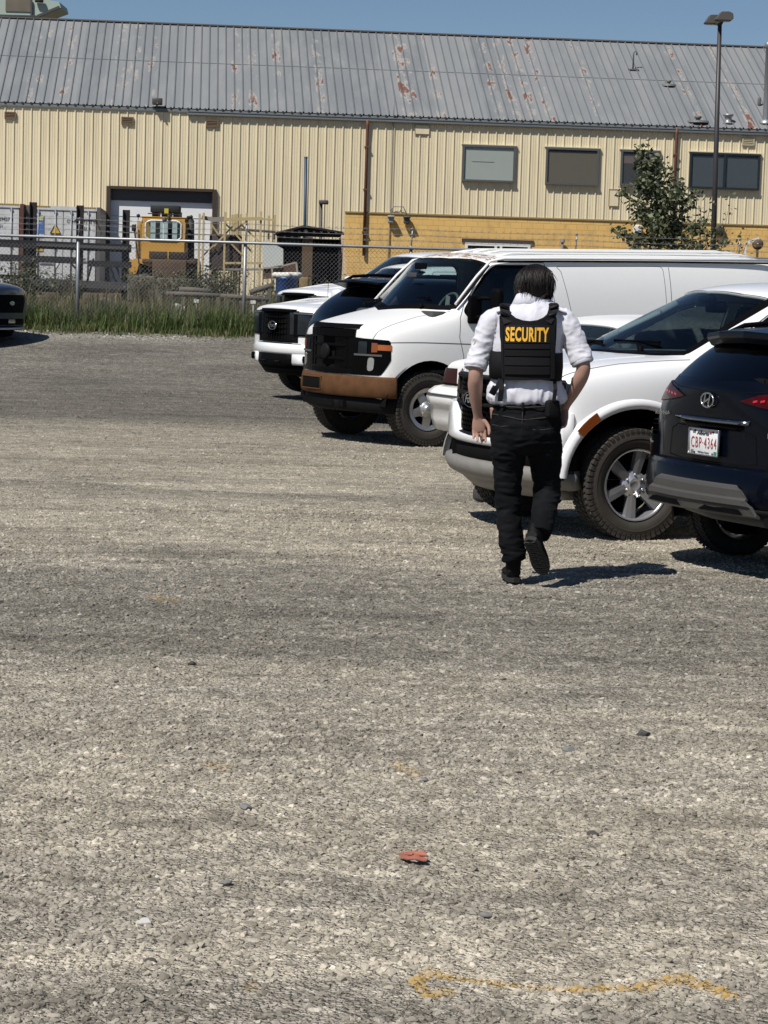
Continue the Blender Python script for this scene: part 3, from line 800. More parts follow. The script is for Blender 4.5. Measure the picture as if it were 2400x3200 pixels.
def build_warehouse():
    root = empty('warehouse', (0, 0, 0), 0, 'long yellow warehouse with cream ribbed walls and a grey metal roof with rust patches', 'building'); root.matrix_world = BM
    cream = wall_mat('cream_ribbed_steel', (.70, .615, .425), (.61, .53, .36)); cream2 = cream
    # door opening
    dx0, dx1, _, dz1 = brect(342, 594, 664, 800)
    m = MB()
    def W_(s0, s1, z0, z1): ribsheet(m, s0, s1, z0, z1, fn=lambda s, t, o: (s, -o, z0 + (z1 - z0) * t))
    sb = wallp(1078, 660)[0]
    W_(S0, dx0, ZG, ZE); W_(dx0, dx1, dz1, ZE); W_(dx1, sb, ZG, ZE); W_(sb, S1, ZB, ZE)
    m.build('cladding', cream, root, fix=False)
    # painted block wall with brick courses modelled as a stepped face
    t = NT('yellow_block_paint'); p = t.pos(obj=True); br = t.n('TexBrick')
    mp = t.n('Mapping'); t.put(mp.inputs['Vector'], p); mp.inputs['Rotation'].default_value = (R(90), 0, 0); t.put(br.inputs['Vector'], mp.outputs[0])
    br.inputs['Scale'].default_value = 1.0; br.inputs['Brick Width'].default_value = .40; br.inputs['Row Height'].default_value = .20; br.inputs['Mortar Size'].default_value = .009
    br.inputs['Color1'].default_value = (.66, .42, .14, 1); br.inputs['Color2'].default_value = (.70, .455, .155, 1); br.inputs['Mortar'].default_value = (.54, .33, .10, 1)
    br.inputs['Mortar Smooth'].default_value = .4
    wv = t.ramp(t.noise(2.2, t.pos((1, 1, .5), obj=True), 5, .65), [(.50, 0), (.62, .7)])
    t.set(Base_Color=t.mix(wv, br.outputs['Color'], (.50, .33, .12)), Roughness=.85)
    t.bump(t.math('MULTIPLY', br.outputs['Fac'], -1.0), .6, .01)
    m = MB(); m.box(((sb + S1) / 2, .12, (ZG - .2 + ZB) / 2), (S1 - sb, .25, ZB - ZG + .2)); m.build('block_wall', t.m, root)
    m = MB(); m.box(((sb + S1) / 2, -.02, ZB + .0), (S1 - sb, .05, .05)); m.build('cladding_trim', simple('dull_trim', (.30, .22, .10), .7), root)
    # end walls and back
    m = MB(); W2 = 2 * RUN
    for s in (S0, S1):
        m.add([(s, .01, ZG - .2), (s, W2, ZG - .2), (s, W2, ZE), (s, RUN, ZR - .05), (s, .01, ZE)], [(0, 1, 2, 3, 4)])
    m.add([(S0, W2, ZG - .2), (S1, W2, ZG - .2), (S1, W2, ZE), (S0, W2, ZE)], [(0, 1, 2, 3)]); m.build('end_wall', cream, root, fix=False)
    # roof
    t = NT('weathered_roof_steel'); p = t.pos(obj=True)
    streak = t.noise(1.0, t.pos((1.6, .35, .35), obj=True), 6, .62); fine = t.noise(9, t.pos((2, .6, .6), obj=True), 5, .7)
    sep = t.n('SeparateXYZ'); t.put(sep.inputs[0], p)
    # panel to panel tone: one value per sheet
    pid = t.math('FLOOR', t.math('DIVIDE', sep.outputs[0], .915)); wn_ = t.n('TexWhiteNoise'); wn_.noise_dimensions = '1D'; t.put(wn_.inputs['W'], pid)
    base = t.mix(wn_.outputs['Value'], (.155, .168, .178), (.20, .21, .218))
    base = t.mix(t.ramp(streak, [(.45, 0), (.70, .8)]), base, (.23, .235, .235))
    rib = t.math('FLOOR', t.math('DIVIDE', sep.outputs[0], .305)); wr = t.n('TexWhiteNoise'); wr.noise_dimensions = '1D'; t.put(wr.inputs['W'], rib)
    sel = t.math('GREATER_THAN', wr.outputs['Value'], .72)
    rn = t.noise(1.3, t.pos((2.0, .55, .55), obj=True), 6, .66)
    right = t.n('MapRange'); t.put(right.inputs['Value'], sep.outputs[0]); right.inputs['From Min'].default_value = -14; right.inputs['From Max'].default_value = 10; right.inputs['To Min'].default_value = -.03; right.inputs['To Max'].default_value = .035
    rr_ = t.math('ADD', rn, right.outputs[0])
    pale = t.math('MULTIPLY', sel, t.ramp(rr_, [(.52, 0), (.56, .85)]), True); rust = t.math('MULTIPLY', sel, t.ramp(t.math('ADD', rr_, t.math('MULTIPLY', fine, .06)), [(.615, 0), (.645, 1)]), True)
    base = t.mix(pale, base, (.31, .29, .265)); base = t.mix(rust, base, t.mix(fine, (.10, .04, .028), (.20, .095, .07)))
    spot = t.ramp(t.noise(14, p, 3), [(.70, 0), (.74, .5)]); base = t.mix(spot, base, (.36, .36, .35))
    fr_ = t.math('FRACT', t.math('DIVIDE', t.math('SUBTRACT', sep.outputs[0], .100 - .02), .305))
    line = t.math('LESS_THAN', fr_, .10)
    base = t.mix(t.math('MULTIPLY', line, .55), base, (.06, .065, .07))  # dark seam line painted along each rib, making up for faint rib shadow
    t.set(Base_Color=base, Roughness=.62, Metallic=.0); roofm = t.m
    ov = .06
    for side in (0, 1):
        m = MB()
        def f(s, t_, o):
            y = -ov + (RUN + ov) * t_; z = ZE + .05 - ov * (ZR - ZE) / RUN * 0 + (ZR - ZE) * t_
            L = math.hypot(RUN + ov, ZR - ZE); n = Vector((0, -(ZR - ZE) / L, (RUN + ov) / L)) * o
            return (s, (y + n.y) if side == 0 else 2 * RUN - y - n.y, z + n.z)
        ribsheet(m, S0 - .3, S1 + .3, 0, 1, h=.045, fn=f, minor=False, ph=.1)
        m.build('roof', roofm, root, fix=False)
    m = MB(); L = math.hypot(RUN + ov, ZR - ZE); sl = (ZR - ZE) / (RUN + ov)
    # sheet lap line half way up, ridge cap, eave fascia
    m.box(((S0 + S1) / 2, RUN, ZR + .055), (S1 - S0 + .6, .34, .05)); m.build('ridge_cap', simple('dark_ridge', (.10, .09, .085), .7, scale=2), root)
    m = MB(); m.box(((S0 + S1) / 2, RUN * .52, ZE + .05 + (RUN * .52 + ov) * sl + .012), (S1 - S0, .02, .012)); m.build('sheet_lap', simple('lap_line', (.13, .14, .15), .7), root)
    m = MB(); m.box(((S0 + S1) / 2, -ov + .02, ZE - .04), (S1 - S0 + .6, .04, .12)); m.box(((S0 + S1) / 2, -ov / 2, ZE - .08), (S1 - S0, ov, .03)); m.build('eave_fascia', simple('grey_fascia', (.16, .175, .18), .6), root)
    sg = wallp(586, 351)[0]; m = MB()
    m.rbox(((sg + S1) / 2, -ov - .03, ZE - .11), (S1 - sg, .11, .15), .02, 2); m.box(((sg + S1) / 2, -ov - .095, ZE - .05), (S1 - sg, .02, .03)); m.build('gutter', simple('grey_gutter', (.15, .165, .17), .55), root)
    m = MB()
    ribm = simple('dark_rib_end', (.05, .05, .055), .8)
    s = S0 + .1
    while s < S1: m.box((s, -ov - .005, ZE + .055), (.07, .06, .05)); s += .305
    tag(m.build('rib_closure', ribm, root), kind='stuff')
    # windows
    wins = [(1444, 455, 1609, 569, 'blind', 1), (1704, 463, 1870, 579, 'blind_dark', 1), (1938, 470, 2057, 582, 'dark', 1), (2153, 479, 2372, 592, 'open', 2)]
    fr = simple('grey_window_frame', (.085, .088, .09), .5); frn = simple('navy_window_frame', (.012, .02, .028), .4)
    inter = {'blind': simple('pale_blind', (.32, .36, .33), .8, var=.06), 'blind_dark': simple('olive_blind', (.085, .075, .05), .8, var=.1), 'dark': simple('dark_room', (.02, .02, .026), .9), 'open': simple('blue_grey_room', (.028, .042, .056), .8, var=.08)}
    wg = NT('dirty_window_glass'); wg.set(Base_Color=(.3, .35, .36), Roughness=.08, Alpha=.04); wg = wg.m
    for (x0, y0, x1, y1, kind, np_) in wins:
        a, b, z0, z1 = brect(x0, y0, x1, y1); f_ = fr if kind != 'open' else frn; w = .07
        m = MB(); d = .12
        m.box(((a + b) / 2, -d / 2, z1 - w / 2), (b - a, d, w)); m.box(((a + b) / 2, -d / 2 - .02, z0 + w / 2), (b - a, d + .04, w))
        for s in ((a + w / 2), (b - w / 2)): m.box((s, -d / 2, (z0 + z1) / 2), (w, d, z1 - z0 - 2 * w))
        if np_ == 2: m.box(((a + b) / 2, -d / 2, (z0 + z1) / 2), (.09, d, z1 - z0 - 2 * w))
        wo_ = m.build('window', f_, root)
        m = MB(); m.box(((a + b) / 2, -.085, (z0 + z1) / 2), (b - a - 2 * w, .006, z1 - z0 - 2 * w)); m.build('pane', wg, wo_)
        m = MB(); m.box(((a + b) / 2, -.060, (z0 + z1) / 2), (b - a - 2 * w, .004, z1 - z0 - 2 * w)); m.build('blind' if 'blind' in kind else 'dark_interior', inter[kind], wo_)
        if kind == 'dark':
            m = MB(); m.box(((a + b) / 2, -.066, z1 - w - .28), (b - a - 2 * w, .003, .26)); m.build('roller_shade', simple('brown_shade', (.10, .075, .07), .8), wo_)
        if kind == 'blind_dark':
            m = MB(); m.box(((a + b) / 2, -.066, z1 - w - .05), (b - a - 2 * w, .003, .1)); m.build('roller_shade', inter['dark'], wo_)
        if kind == 'blind':
            m = MB(); m.box((a + .75, -.066, (z0 + z1) / 2 + .06), (.8, .003, .02)); m.build('blind_fold', fr, wo_)
        m = MB(); m.box(((a + b) / 2, -.06, z1 + .02), (b - a + .1, .12, .03)); m.build('head_flashing', simple('pale_flashing', (.55, .50, .38), .6), wo_)
    # small white-framed window in the block wall
    a, b, z0, z1 = brect(1452, 754, 1656, 820); wf = simple('white_window_frame', (.72, .72, .70), .5); m = MB()
    m.box(((a + b) / 2, -.03, z1), (b - a + .24, .05, .13)); tr = m.build('lintel', simple('dark_lintel', (.05, .04, .035), .7), root)
    m = MB(); m.box(((a + b) / 2, -.05, z1 - .13), (b - a, .08, .10))
    for s in (a + .05, a + (b - a) * .47, a + (b - a) * .55, b - .05): m.box((s, -.05, (z0 + z1) / 2 - .12), (.09, .08, z1 - z0 - .12))
    m.box(((a + b) / 2, -.05, z0), (b - a, .08, .1)); w_ = m.build('window', wf, root)
    m = MB(); m.box(((a + b) / 2, -.04, (z0 + z1) / 2 - .1), (b - a - .1, .01, z1 - z0 - .1)); m.build('pane', inter['dark'], w_)
    # louvre vents
    for (x0, y0, x1, y1, dk) in ((16, 352, 49, 370, 1), (381, 368, 416, 387, 1), (645, 377, 681, 395, 1), (2320, 433, 2355, 453, 0)):
        a, b, z0, z1 = brect(x0, y0, x1, y1); c = (.16, .11, .07) if dk else (.45, .40, .28)
        vm = simple('vent_metal', c, .7); m = MB()
        m.box(((a + b) / 2, -.02, (z0 + z1) / 2), (b - a, .04, z1 - z0)); v = m.build('louvre_vent', simple('vent_back', (.05, .035, .025) if dk else (.2, .17, .11), .8), root)
        m = MB()
        for k in range(4): m.box(((a + b) / 2, -.05, z0 + (z1 - z0) * (k + .5) / 4), (b - a - .04, .05, .028), M=Matrix.Rotation(R(35), 3, 'X'))
        for s in (a, b): m.box((s, -.045, (z0 + z1) / 2), (.04, .06, z1 - z0 + .04))
        m.box(((a + b) / 2, -.045, z0 - .01), (b - a, .06, .03)); m.box(((a + b) / 2, -.045, z1 + .01), (b - a, .06, .03)); m.build('louvre_blade', vm, v)
    # flood light on the eave
    a, b, z0, z1 = brect(476, 308, 508, 329); m = MB(); m.rbox(((a + b) / 2, -ov - .12, (z0 + z1) / 2), (b - a, .26, z1 - z0), .03, 2); m.bar(((a + b) / 2, -ov - .3, z0 + .05), ((a + b) / 2, -.05, z0 - .1), .05)
    m.build('flood_light', simple('bronze_lamp', (.06, .055, .05), .5), root)
    # downpipes
    rp = simple('rusty_brown_pipe', (.13, .055, .035), .7, var=.3)
    for (x, y0, y1) in ((1148, 380, 800), (2113, 405, 800)):
        s, z = wallp(x, y0); m = MB(); m.tube([(s, -.13, z + .05), (s, -.12, z - .15), (s, -.10, z - .5), (s, -.10, max(ZG, wallp(x, y1)[1]))], .055, 8); dp = m.build('downpipe', rp, root)
        for q in (.9, 2.4, 3.9): m = MB(); m.box((s, -.09, z - q), (.17, .14, .05)); m.build('pipe_bracket', rp, dp)
    # conduit with two wall lamps
    s, z = wallp(1229, 355); s2, z2 = wallp(1229, 672); cg = simple('grey_conduit', (.2, .19, .17), .6)
    m = MB(); m.tube([(s, -.2, z + .45), (s, -.2, z), (s, -.06, z - .3), (s, -.05, z2), (s - .05, -.06, ZG)], .017, 6)
    sA = wallp(1270, 680)[0]
    m.tube([(s, -.06, z2 + .15), (s + .12, -.10, z2 + .30), (s + .45, -.12, z2 + .30), (sA, -.10, z2 + .05)], .018, 6); cd = m.build('conduit', cg, root)
    for ss, c in ((wallp(1220, 686)[0], (.30, .29, .27)), (sA, (.07, .07, .065))):
        m = MB(); m.rbox((ss, -.16, wallp(1220, 686)[1]), (.22, .22, .28), .05, 3); m.rbox((ss, -.22, wallp(1220, 686)[1] + .1), (.26, .25, .06), .02); m.build('wall_lamp', simple('lamp_housing_metal', c, .5), root)
    for (x0, y0, x1, y1) in ((1296, 391, 1341, 419), (1902, 592, 1932, 644)):   # blanked openings
        a, b, z0, z1 = brect(x0, y0, x1, y1); m = MB(); m.box(((a + b) / 2, -.035, (z0 + z1) / 2), (b - a, .02, z1 - z0)); o = m.build('blanking_panel', cream, root)
        m = MB()
        for zz in (z0, z1): m.box(((a + b) / 2, -.05, zz), (b - a + .02, .02, .02))
        for q in (a, b): m.box((q, -.05, (z0 + z1) / 2), (.02, .02, z1 - z0))
        m.build('panel_edge', simple('panel_edge_shadow', (.30, .24, .14), .8), o)
    m = MB(); a, b, z0, z1 = brect(1747, 753, 1762, 768); m.tube([((a + b) / 2, -.2, z0 - .6), ((a + b) / 2, -.2, z1)], .05, 8); m.lathe([(.001, .1), (.09, .06), (.09, -.06)], 12, c=((a + b) / 2, -.2, z1)); m.build('vent_stack', cg, root)
    for x in (2246, 1990):      # wall box lamps low right
        s, z = wallp(x, 718); m = MB(); m.rbox((s, -.12, z), (.30, .2, .34), .04); m.build('wall_lamp', simple('dark_lamp', (.05, .045, .04), .6) if x > 2000 else simple('pale_sign', (.6, .6, .58), .6), root)
    # sliding door set back in the opening
    m = MB(); m.box(((dx0 + dx1) / 2, .20, (ZG + dz1) / 2), (dx1 - dx0, .06, dz1 - ZG)); dr = m.build('loading_door', simple('white_door_paint', (.76, .77, .77), .6, var=.05), root)
    m = MB()
    for z in [ZG + .55 * k for k in range(1, 8)]:
        if z < dz1 - .1: m.box(((dx0 + dx1) / 2, .166, z), (dx1 - dx0 - .1, .02, .02))
    m.build('door_joint', simple('door_joint_grey', (.45, .46, .46), .7), dr)
    m = MB(); m.box(((dx0 + dx1) / 2, .13, dz1 - .20), (dx1 - dx0 - .1, .06, .40)); m.build('door_shade_panel', simple('door_shade_grey', (.06, .062, .068), .7), dr)  # dark panel drawn as the shade across the top of the door
    df = simple('brown_door_frame', (.045, .028, .02), .7); m = MB()
    m.box((dx0 - .05, .05, (ZG + dz1) / 2), (.14, .36, dz1 - ZG + .16)); m.box((dx1 + .05, .05, (ZG + dz1) / 2), (.14, .36, dz1 - ZG + .16)); m.box(((dx0 + dx1) / 2, .05, dz1 + .04), (dx1 - dx0, .36, .10)); m.build('door_frame', df, root)
    # things on the roof
    def roofp(px, py):
        n = Vector((0, -sl, 1)).normalized(); nw = (BM.to_3x3() @ n); p0 = BM @ Vector((0, -ov, ZE + .05)); o = Vector((0, 0, CAMZ)); d = CR @ Vector((px - 1200, 1600 - py, -F_PX))
        return BM.inverted() @ (o + d * ((p0 - o).dot(nw) / d.dot(nw)))
    gm = simple('roof_vent_metal', (.12, .12, .12), .6); al = M['alu']
    p = roofp(1978, 218); m = MB(); m.tube([p, p + Vector((0, 0, .62)), p + Vector((.05, 0, .70)), p + Vector((.12, 0, .66)), p + Vector((.12, 0, .55))], .03, 6); m.box(p, (.4, .3, .04)); m.build('mast_hook', gm, root)
    for (x, y, r, h, mt) in ((2090, 266, .09, .18, gm), (2181, 380, .13, .20, gm)):
        p = roofp(x, y); m = MB(); m.lathe([(.001, h), (r, h), (r, h * .6), (r * .6, h * .5), (r * .6, .05), (r * 3, .03), (r * 3.2, -.05)], 14, c=p); m.build('roof_vent', mt, root)
    p = roofp(2275, 382); m = MB(); m.lathe([(.001, .30), (.19, .29), (.19, .22), (.13, .2), (.13, 0), (.25, -.05)], 14, c=p); m.build('roof_vent', M['galv'], root)
    p = roofp(2393, 383); zt = W(2390, 122, 83).z; m = MB(); m.lathe([(.12, 0), (.12, zt - p.z - .25), (.17, zt - p.z - .22), (.17, zt - p.z - .05), (.001, zt - p.z)], 16, c=p); m.lathe([(.28, -.05), (.26, .06), (.12, .1)], 16, c=p)
    m.build('chimney_pipe', M['galv'], root); p = roofp(2372, 330); m = MB(); m.rbox(p + Vector((0, 0, .15)), (.12, .12, .32), .04); m.build('roof_vent', gm, root)
    return root
build_warehouse()
# ------------------------------------------------------------------ fence
def build_fence():
    a = GT(240, 1030); FD = Vector((math.cos(R(3.2)), math.sin(R(3.2)), 0)); O = a
    root = empty('chain_link_fence', (O.x, O.y, O.z), R(3.2), 'grey chain link fence with barbed wire running along the weedy strip', 'fence')
    H = (859 - 742 - 1.0) / (F_PX / a.y) + CAMZ - O.z; H = W(240, 743, a.y).z - O.z
    step = (W(760, 1044, a.y + .17) - O).dot(FD)
    s0, s1 = -3.3 * step, 7 * step
    gv = M['galv']
    for k in range(-3, 7):
        m = MB(); m.tube([(k * step, 0, -.1), (k * step, 0, H + .02)], .030, 10); m.lathe([(.036, H - .03), (.036, H + .02), (.001, H + .05)], 10, c=(k * step, 0, 0))
        p = m.build('post', gv, root)
        m = MB(); m.tube([(k * step, 0, H), (k * step + .02, .02, H + .36)], .012, 6)
        for q in (.14, .24, .34): m.tube([(k * step - .02, 0, H + q), (k * step + .03, 0, H + q)], .008, 5)
        m.build('wire_arm', gv, p)
    m = MB(); m.tube([(s0, -.035, H), (s1, -.035, H)], .026, 10); m.build('top_rail', gv, root)
    wire = simple('zinc_wire', (.22, .225, .23), .5, metal=.3)
    # diamonds
    m = MB(); dx = .072; dz = .075; n0 = int(s0 / dx); n1 = int(s1 / dx); rows = int((H + .0) / dz); r = .0026
    for i in range(n0, n1):
        if i * dx > 3.6 * step: break
        for half in (0, 1):
            pts = []
            for j in range(rows * 2 + 1):
                x = i * dx + (dx / 2 if (j % 2 == half) else 0) + (dx / 2) * half
                pts.append((x, .004 * (1 if j % 2 else -1), .02 + j * dz / 2))
            base = []; n = len(pts)
            for p in pts: base += [(p[0] - r, p[1], p[2]), (p[0], p[1] - r, p[2]), (p[0] + r, p[1], p[2])]
            m.add(base, [(3 * k + a_, 3 * k + a_ + 1, 3 * k + 4 + a_, 3 * k + 3 + a_) for k in range(n - 1) for a_ in (0, 1)])
        m.tube([(i * dx, 0, H - .01), (i * dx + .008, 0, H + .055)], .003, 3, caps=False)
    m.build('chain_link', wire, root, fix=False)
    for q in (.14, .24, .34):
        m = MB(); pts = []
        for k in range(-3, 6):
            for t in (0, .25, .5, .75): pts.append((k * step + t * step, .01, H + q - .03 * math.sin(math.pi * t)))
        m.tube(pts, .0035, 4, caps=False)
        x = s0
        while x < s1:
            m.bar((x - .02, -.01, H + q - .035), (x + .02, .01, H + q + .005), .004); m.bar((x + .02, -.01, H + q - .035), (x - .02, .01, H + q + .005), .004); x += .13
        m.build('barbed_wire', wire, root, fix=False)
build_fence()
# ------------------------------------------------------------------ grass and weeds
def blades(name, n, area, hmin, hmax, mats, w=.008, lean=.35, seed=1, kind='stuff', parent=None, zf=ground_z, clump=0, curve=1):
    rr = random.Random(seed); m = MB(); cl = [(area(rr)) for _ in range(clump)] if clump else None
    for _ in range(n):
        if cl:
            c = rr.choice(cl); x, y = c[0] + rr.gauss(0, .09), c[1] + rr.gauss(0, .09)
        else: x, y = area(rr)
        z = zf(x, y); h = rr.uniform(hmin, hmax) * (.75 + .5 * noise.noise(Vector((x * 1.5, y * 1.5, seed)))); a = rr.uniform(0, 6.28); l = rr.uniform(.05, lean) * h
        ww = w * rr.uniform(.6, 1.3); ux, uy = math.cos(a), math.sin(a); px, py = -uy * ww, ux * ww; b = len(m.v); mi = rr.randrange(len(mats))
        p = []
        for t in (0, .4, .75, 1):
            q = l * t ** 2 * curve; hh = h * (t - .12 * t * t * (l / h) * 2)
            p.append((x + ux * q, y + uy * q, z + hh))
        vs = []
        for i, (X, Y, Z) in enumerate(p):
            k = (1, .9, .6, .05)[i]; vs += [(X - px * k, Y - py * k, Z), (X + px * k, Y + py * k, Z)]
        m.add(vs, [(0, 1, 3, 2), (2, 3, 5, 4), (4, 5, 7, 6)], mi, True)
    o = m.build(name, mats, parent, fix=False)
    if kind: tag(o, kind=kind)
    return o
def leafm(name, c, v=.3):
    t = NT(name); oi = t.noise(3.0, t.pos(), 3); c = Vector(c)
    t.set(Base_Color=t.mix(oi, tuple(c * (1 - v)), tuple(c * (1 + v))), Roughness=.55); t.b.inputs['Specular IOR Level'].default_value = .3
    t.b.inputs['Subsurface Weight'].default_value = 0
    tl = t.n('BsdfTranslucent'); t.put(tl.inputs[0], tuple(c * 1.2)); ad = t.n('MixShader'); ad.inputs[0].default_value = .28
    t.t.links.new(t.b.outputs[0], ad.inputs[1]); t.t.links.new(tl.outputs[0], ad.inputs[2]); t.t.links.new(ad.outputs[0], t.out.inputs[0]); return t.m
GM = [leafm('grass_green', (.075, .115, .030)), leafm('grass_mid', (.13, .155, .055)), leafm('grass_dark', (.05, .08, .026)), leafm('grass_straw', (.22, .19, .10))]
FY = GT(240, 1030).y
def strip(y0, y1, x0=-8.5, x1=9): return lambda r: (r.uniform(x0, x1), FY + r.uniform(y0, y1))
blades('tall_grass', 26000, strip(-.35, 1.6), .26, .60, GM[:3] + GM[:2], .0085, .55, 2, clump=1500)
blades('tall_grass', 5200, strip(-.2, 2.4), .5, .85, [GM[3], GM[1]], .006, .3, 3)
blades('tall_grass', 5000, strip(-.75, -.2), .08, .25, GM, .007, .8, 4, clump=350)
blades('dry_weeds', 9000, strip(1.4, 7.5), .25, .75, [GM[3], leafm('weed_brown', (.13, .10, .055)), GM[2]], .008, .5, 5, clump=420)
def leaves(mb, pts, size, rr, mi=0, n=1, droop=.3):
    for p in pts:
        for _ in range(n):
            a = rr.uniform(0, 6.28); t = rr.uniform(-.9, .9); s = size * rr.uniform(.6, 1.3)
            d = Vector((math.cos(a) * math.cos(t), math.sin(a) * math.cos(t), math.sin(t) - droop)).normalized(); u = d.cross(Vector((rr.gauss(0, 1), rr.gauss(0, 1), rr.gauss(0, 1)))).normalized() * s * .30
            q = Vector(p); mb.add([q, q + d * s * .5 + u, q + d * s, q + d * s * .5 - u], [(0, 1, 2, 3)], mi if isinstance(mi, int) else rr.choice(mi))
def shrub(name, c, rx, ry, h, n, leaf, mats, label, cat='shrub', group=None, seed=1, stems=7):
    rr = random.Random(seed); root = empty(name, c, 0, label, cat, group); m = MB(); f = MB()
    for k in range(stems):
        a = rr.uniform(0, 6.28); e = Vector((rx * rr.uniform(.3, .9) * math.cos(a), ry * rr.uniform(.3, .9) * math.sin(a), h * rr.uniform(.6, 1)))
        mid = e * .5 + Vector((rr.gauss(0, .06), rr.gauss(0, .06), .05)); m.tube([(0, 0, -.03), mid, e], [.014, .009, .004], 5)
        pts = []
        for _ in range(n // stems):
            t = rr.uniform(.15, 1); q = (mid * (2 * t) if t < .5 else mid.lerp(e, 2 * t - 1)); pts.append(q + Vector((rr.gauss(0, rx * .2), rr.gauss(0, ry * .2), rr.gauss(0, h * .09))))
        leaves(f, [p for p in pts if p.z > 0], leaf, rr, list(range(len(mats))))
    m.build('stem', simple('weed_stem', (.09, .07, .045), .8), root); f.build('foliage', mats, root, fix=False); return root
WG = [leafm('weed_leaf', (.06, .075, .03)), leafm('weed_leaf_grey', (.17, .165, .11)), leafm('weed_leaf_dark', (.03, .04, .018))]
def at(px, D, z=None):
    p = W(px, 900, D); return Vector((p.x, D, ground_z(p.x, D) if z is None else z))
shrub('weed_shrub', at(690, 47), .75, .5, .95, 1500, .06, WG, 'wide scrubby weed bush in front of the timber scaffold', seed=3, stems=16)
shrub('weed_shrub', at(610, 49), .6, .4, .80, 900, .06, WG, 'low scrubby bush at the foot of the yellow loader', seed=4, stems=12)
shrub('weed_shrub', at(50, 45), .9, .5, 1.15, 1400, .07, WG, 'leafy weed bush behind the fence at the left edge', seed=5, stems=14)
shrub('weed_shrub', at(1005, 46), .55, .4, .85, 900, .06, WG, 'low bush beside the blue bin, in front of the dark shed', seed=6, stems=12)
shrub('weed_shrub', at(440, 50.5), .55, .3, .75, 700, .05, WG, 'grey green weeds growing against the left end of the long concrete block', seed=8, stems=12)
shrub('weed_shrub', at(540, 50), .6, .3, .8, 800, .05, WG, 'tangled weeds in front of the right concrete block', seed=9, stems=14)
shrub('weed_shrub', at(200, 49), .7, .3, .7, 700, .05, WG, 'weeds under the beams of the steel rack', seed=10, stems=12)
shrub('weed_shrub', at(830, 47.5), .5, .3, .6, 600, .05, WG, 'low weeds below the pale sheet panel', seed=12, stems=10)
# ------------------------------------------------------------------ young tree behind the van
def build_tree():
    D = 56.0; b = at(2100, D); root = empty('young_tree', b, 0, 'young leafy tree behind the van roof, in front of the warehouse windows', 'tree'); ppm = F_PX / D
    rr = random.Random(9); m = MB(); f = MB()
    def L(px, py, dy=0): return W(px, py, D + dy) - b
    trunk = [Vector((0, 0, -.1)), L(2102, 840), L(2095, 760), L(2075, 680), L(2040, 600), L(2030, 520), L(2005, 462)]
    m.tube(trunk, [.06, .05, .045, .035, .025, .016, .006], 8)
    br = []
    def branch(p0, p1, dy, r=.016):
        a = L(*p0, 0); e = L(*p1, dy); mid = a.lerp(e, .5) + Vector((0, 0, -.12)); m.tube([a, mid, e], [r, r * .7, .004], 6); br.append((a, mid, e))
    for p0, p1, dy in (((2085, 730), (1945, 590), -.5), ((2080, 700), (1985, 660), .5), ((2095, 760), (1925, 715), -.4), ((2095, 750), (1960, 745), .4), ((2060, 640), (2000, 555), -.3), ((2070, 660), (2130, 570), .4), ((2085, 720), (2170, 600), .5),
                       ((2090, 740), (2200, 690), -.4), ((2095, 765), (2190, 760), .3), ((2075, 680), (2095, 600), -.6), ((2040, 600), (2000, 570), .2), ((2040, 600), (2095, 530), .3), ((2030, 540), (2060, 490), .1), ((2050, 620), (2128, 590), -.3),
                       ((2085, 720), (2060, 640), .7), ((2090, 740), (2040, 690), -.8), ((2092, 745), (2130, 690), .8), ((2030, 520), (2000, 500), .1)): branch(p0, p1, dy)
    br.append((trunk[3], trunk[4], trunk[5])); br.append((trunk[4], trunk[5], trunk[6]))
    for a, mid, e in br:
        L_ = (e - a).length; pts = []
        for _ in range(int(135 * L_) + 45):
            t = rr.uniform(.12, 1.03); q = a.lerp(mid, t * 2) if t < .5 else mid.lerp(e, t * 2 - 1); w = .17 * (1.15 - t * .65)
            pts.append(q + Vector((rr.gauss(0, w), rr.gauss(0, w), rr.gauss(0, w * .9))))
        leaves(f, pts, .135, rr, [0, 1, 1, 2], 1, .45)
    m.build('trunk', simple('grey_bark', (.07, .055, .04), .85, bump=.004), root)
    f.build('crown', [leafm('tree_leaf', (.085, .105, .048)), leafm('tree_leaf_light', (.17, .19, .11)), leafm('tree_leaf_dark', (.022, .032, .014))], root, fix=False)
    D = 55.0; b2 = at(2215, D); r2 = empty('sapling', b2, 0, 'sparse thin sapling beside the tall lamp pole', 'tree'); m = MB(); f = MB()
    for tip in ((2190, 590), (2225, 610), (2285, 600), (2260, 680), (2315, 725), (2180, 670), (2345, 730), (2160, 710), (2255, 745)):
        a = Vector((0, 0, 0)); e = W(tip[0], tip[1], D + rr.uniform(-.4, .4)) - b2; mid = a.lerp(e, .55) + Vector((rr.gauss(0, .1), 0, -.1)); m.tube([a, mid, e], [.016, .010, .003], 5)
        pts = []
        for _ in range(38): t = rr.uniform(.35, 1.02); q = a.lerp(mid, t * 2) if t < .5 else mid.lerp(e, t * 2 - 1); pts.append(q + Vector((rr.gauss(0, .07), rr.gauss(0, .07), rr.gauss(0, .07))))
        leaves(f, pts, .10, rr, [0, 1, 2], 1, .4)
    for _ in range(420): f_ = Vector((rr.gauss(-.15, .28), rr.gauss(0, .3), rr.uniform(1.2, 2.15))); leaves(f, [f_], .10, rr, [0, 1, 2])
    m.build('trunk', simple('thin_bark', (.07, .055, .04), .85), r2); f.build('crown', [bpy.data.materials['tree_leaf'], bpy.data.materials['tree_leaf_light'], bpy.data.materials['tree_leaf_dark']], r2, fix=False)
build_tree()
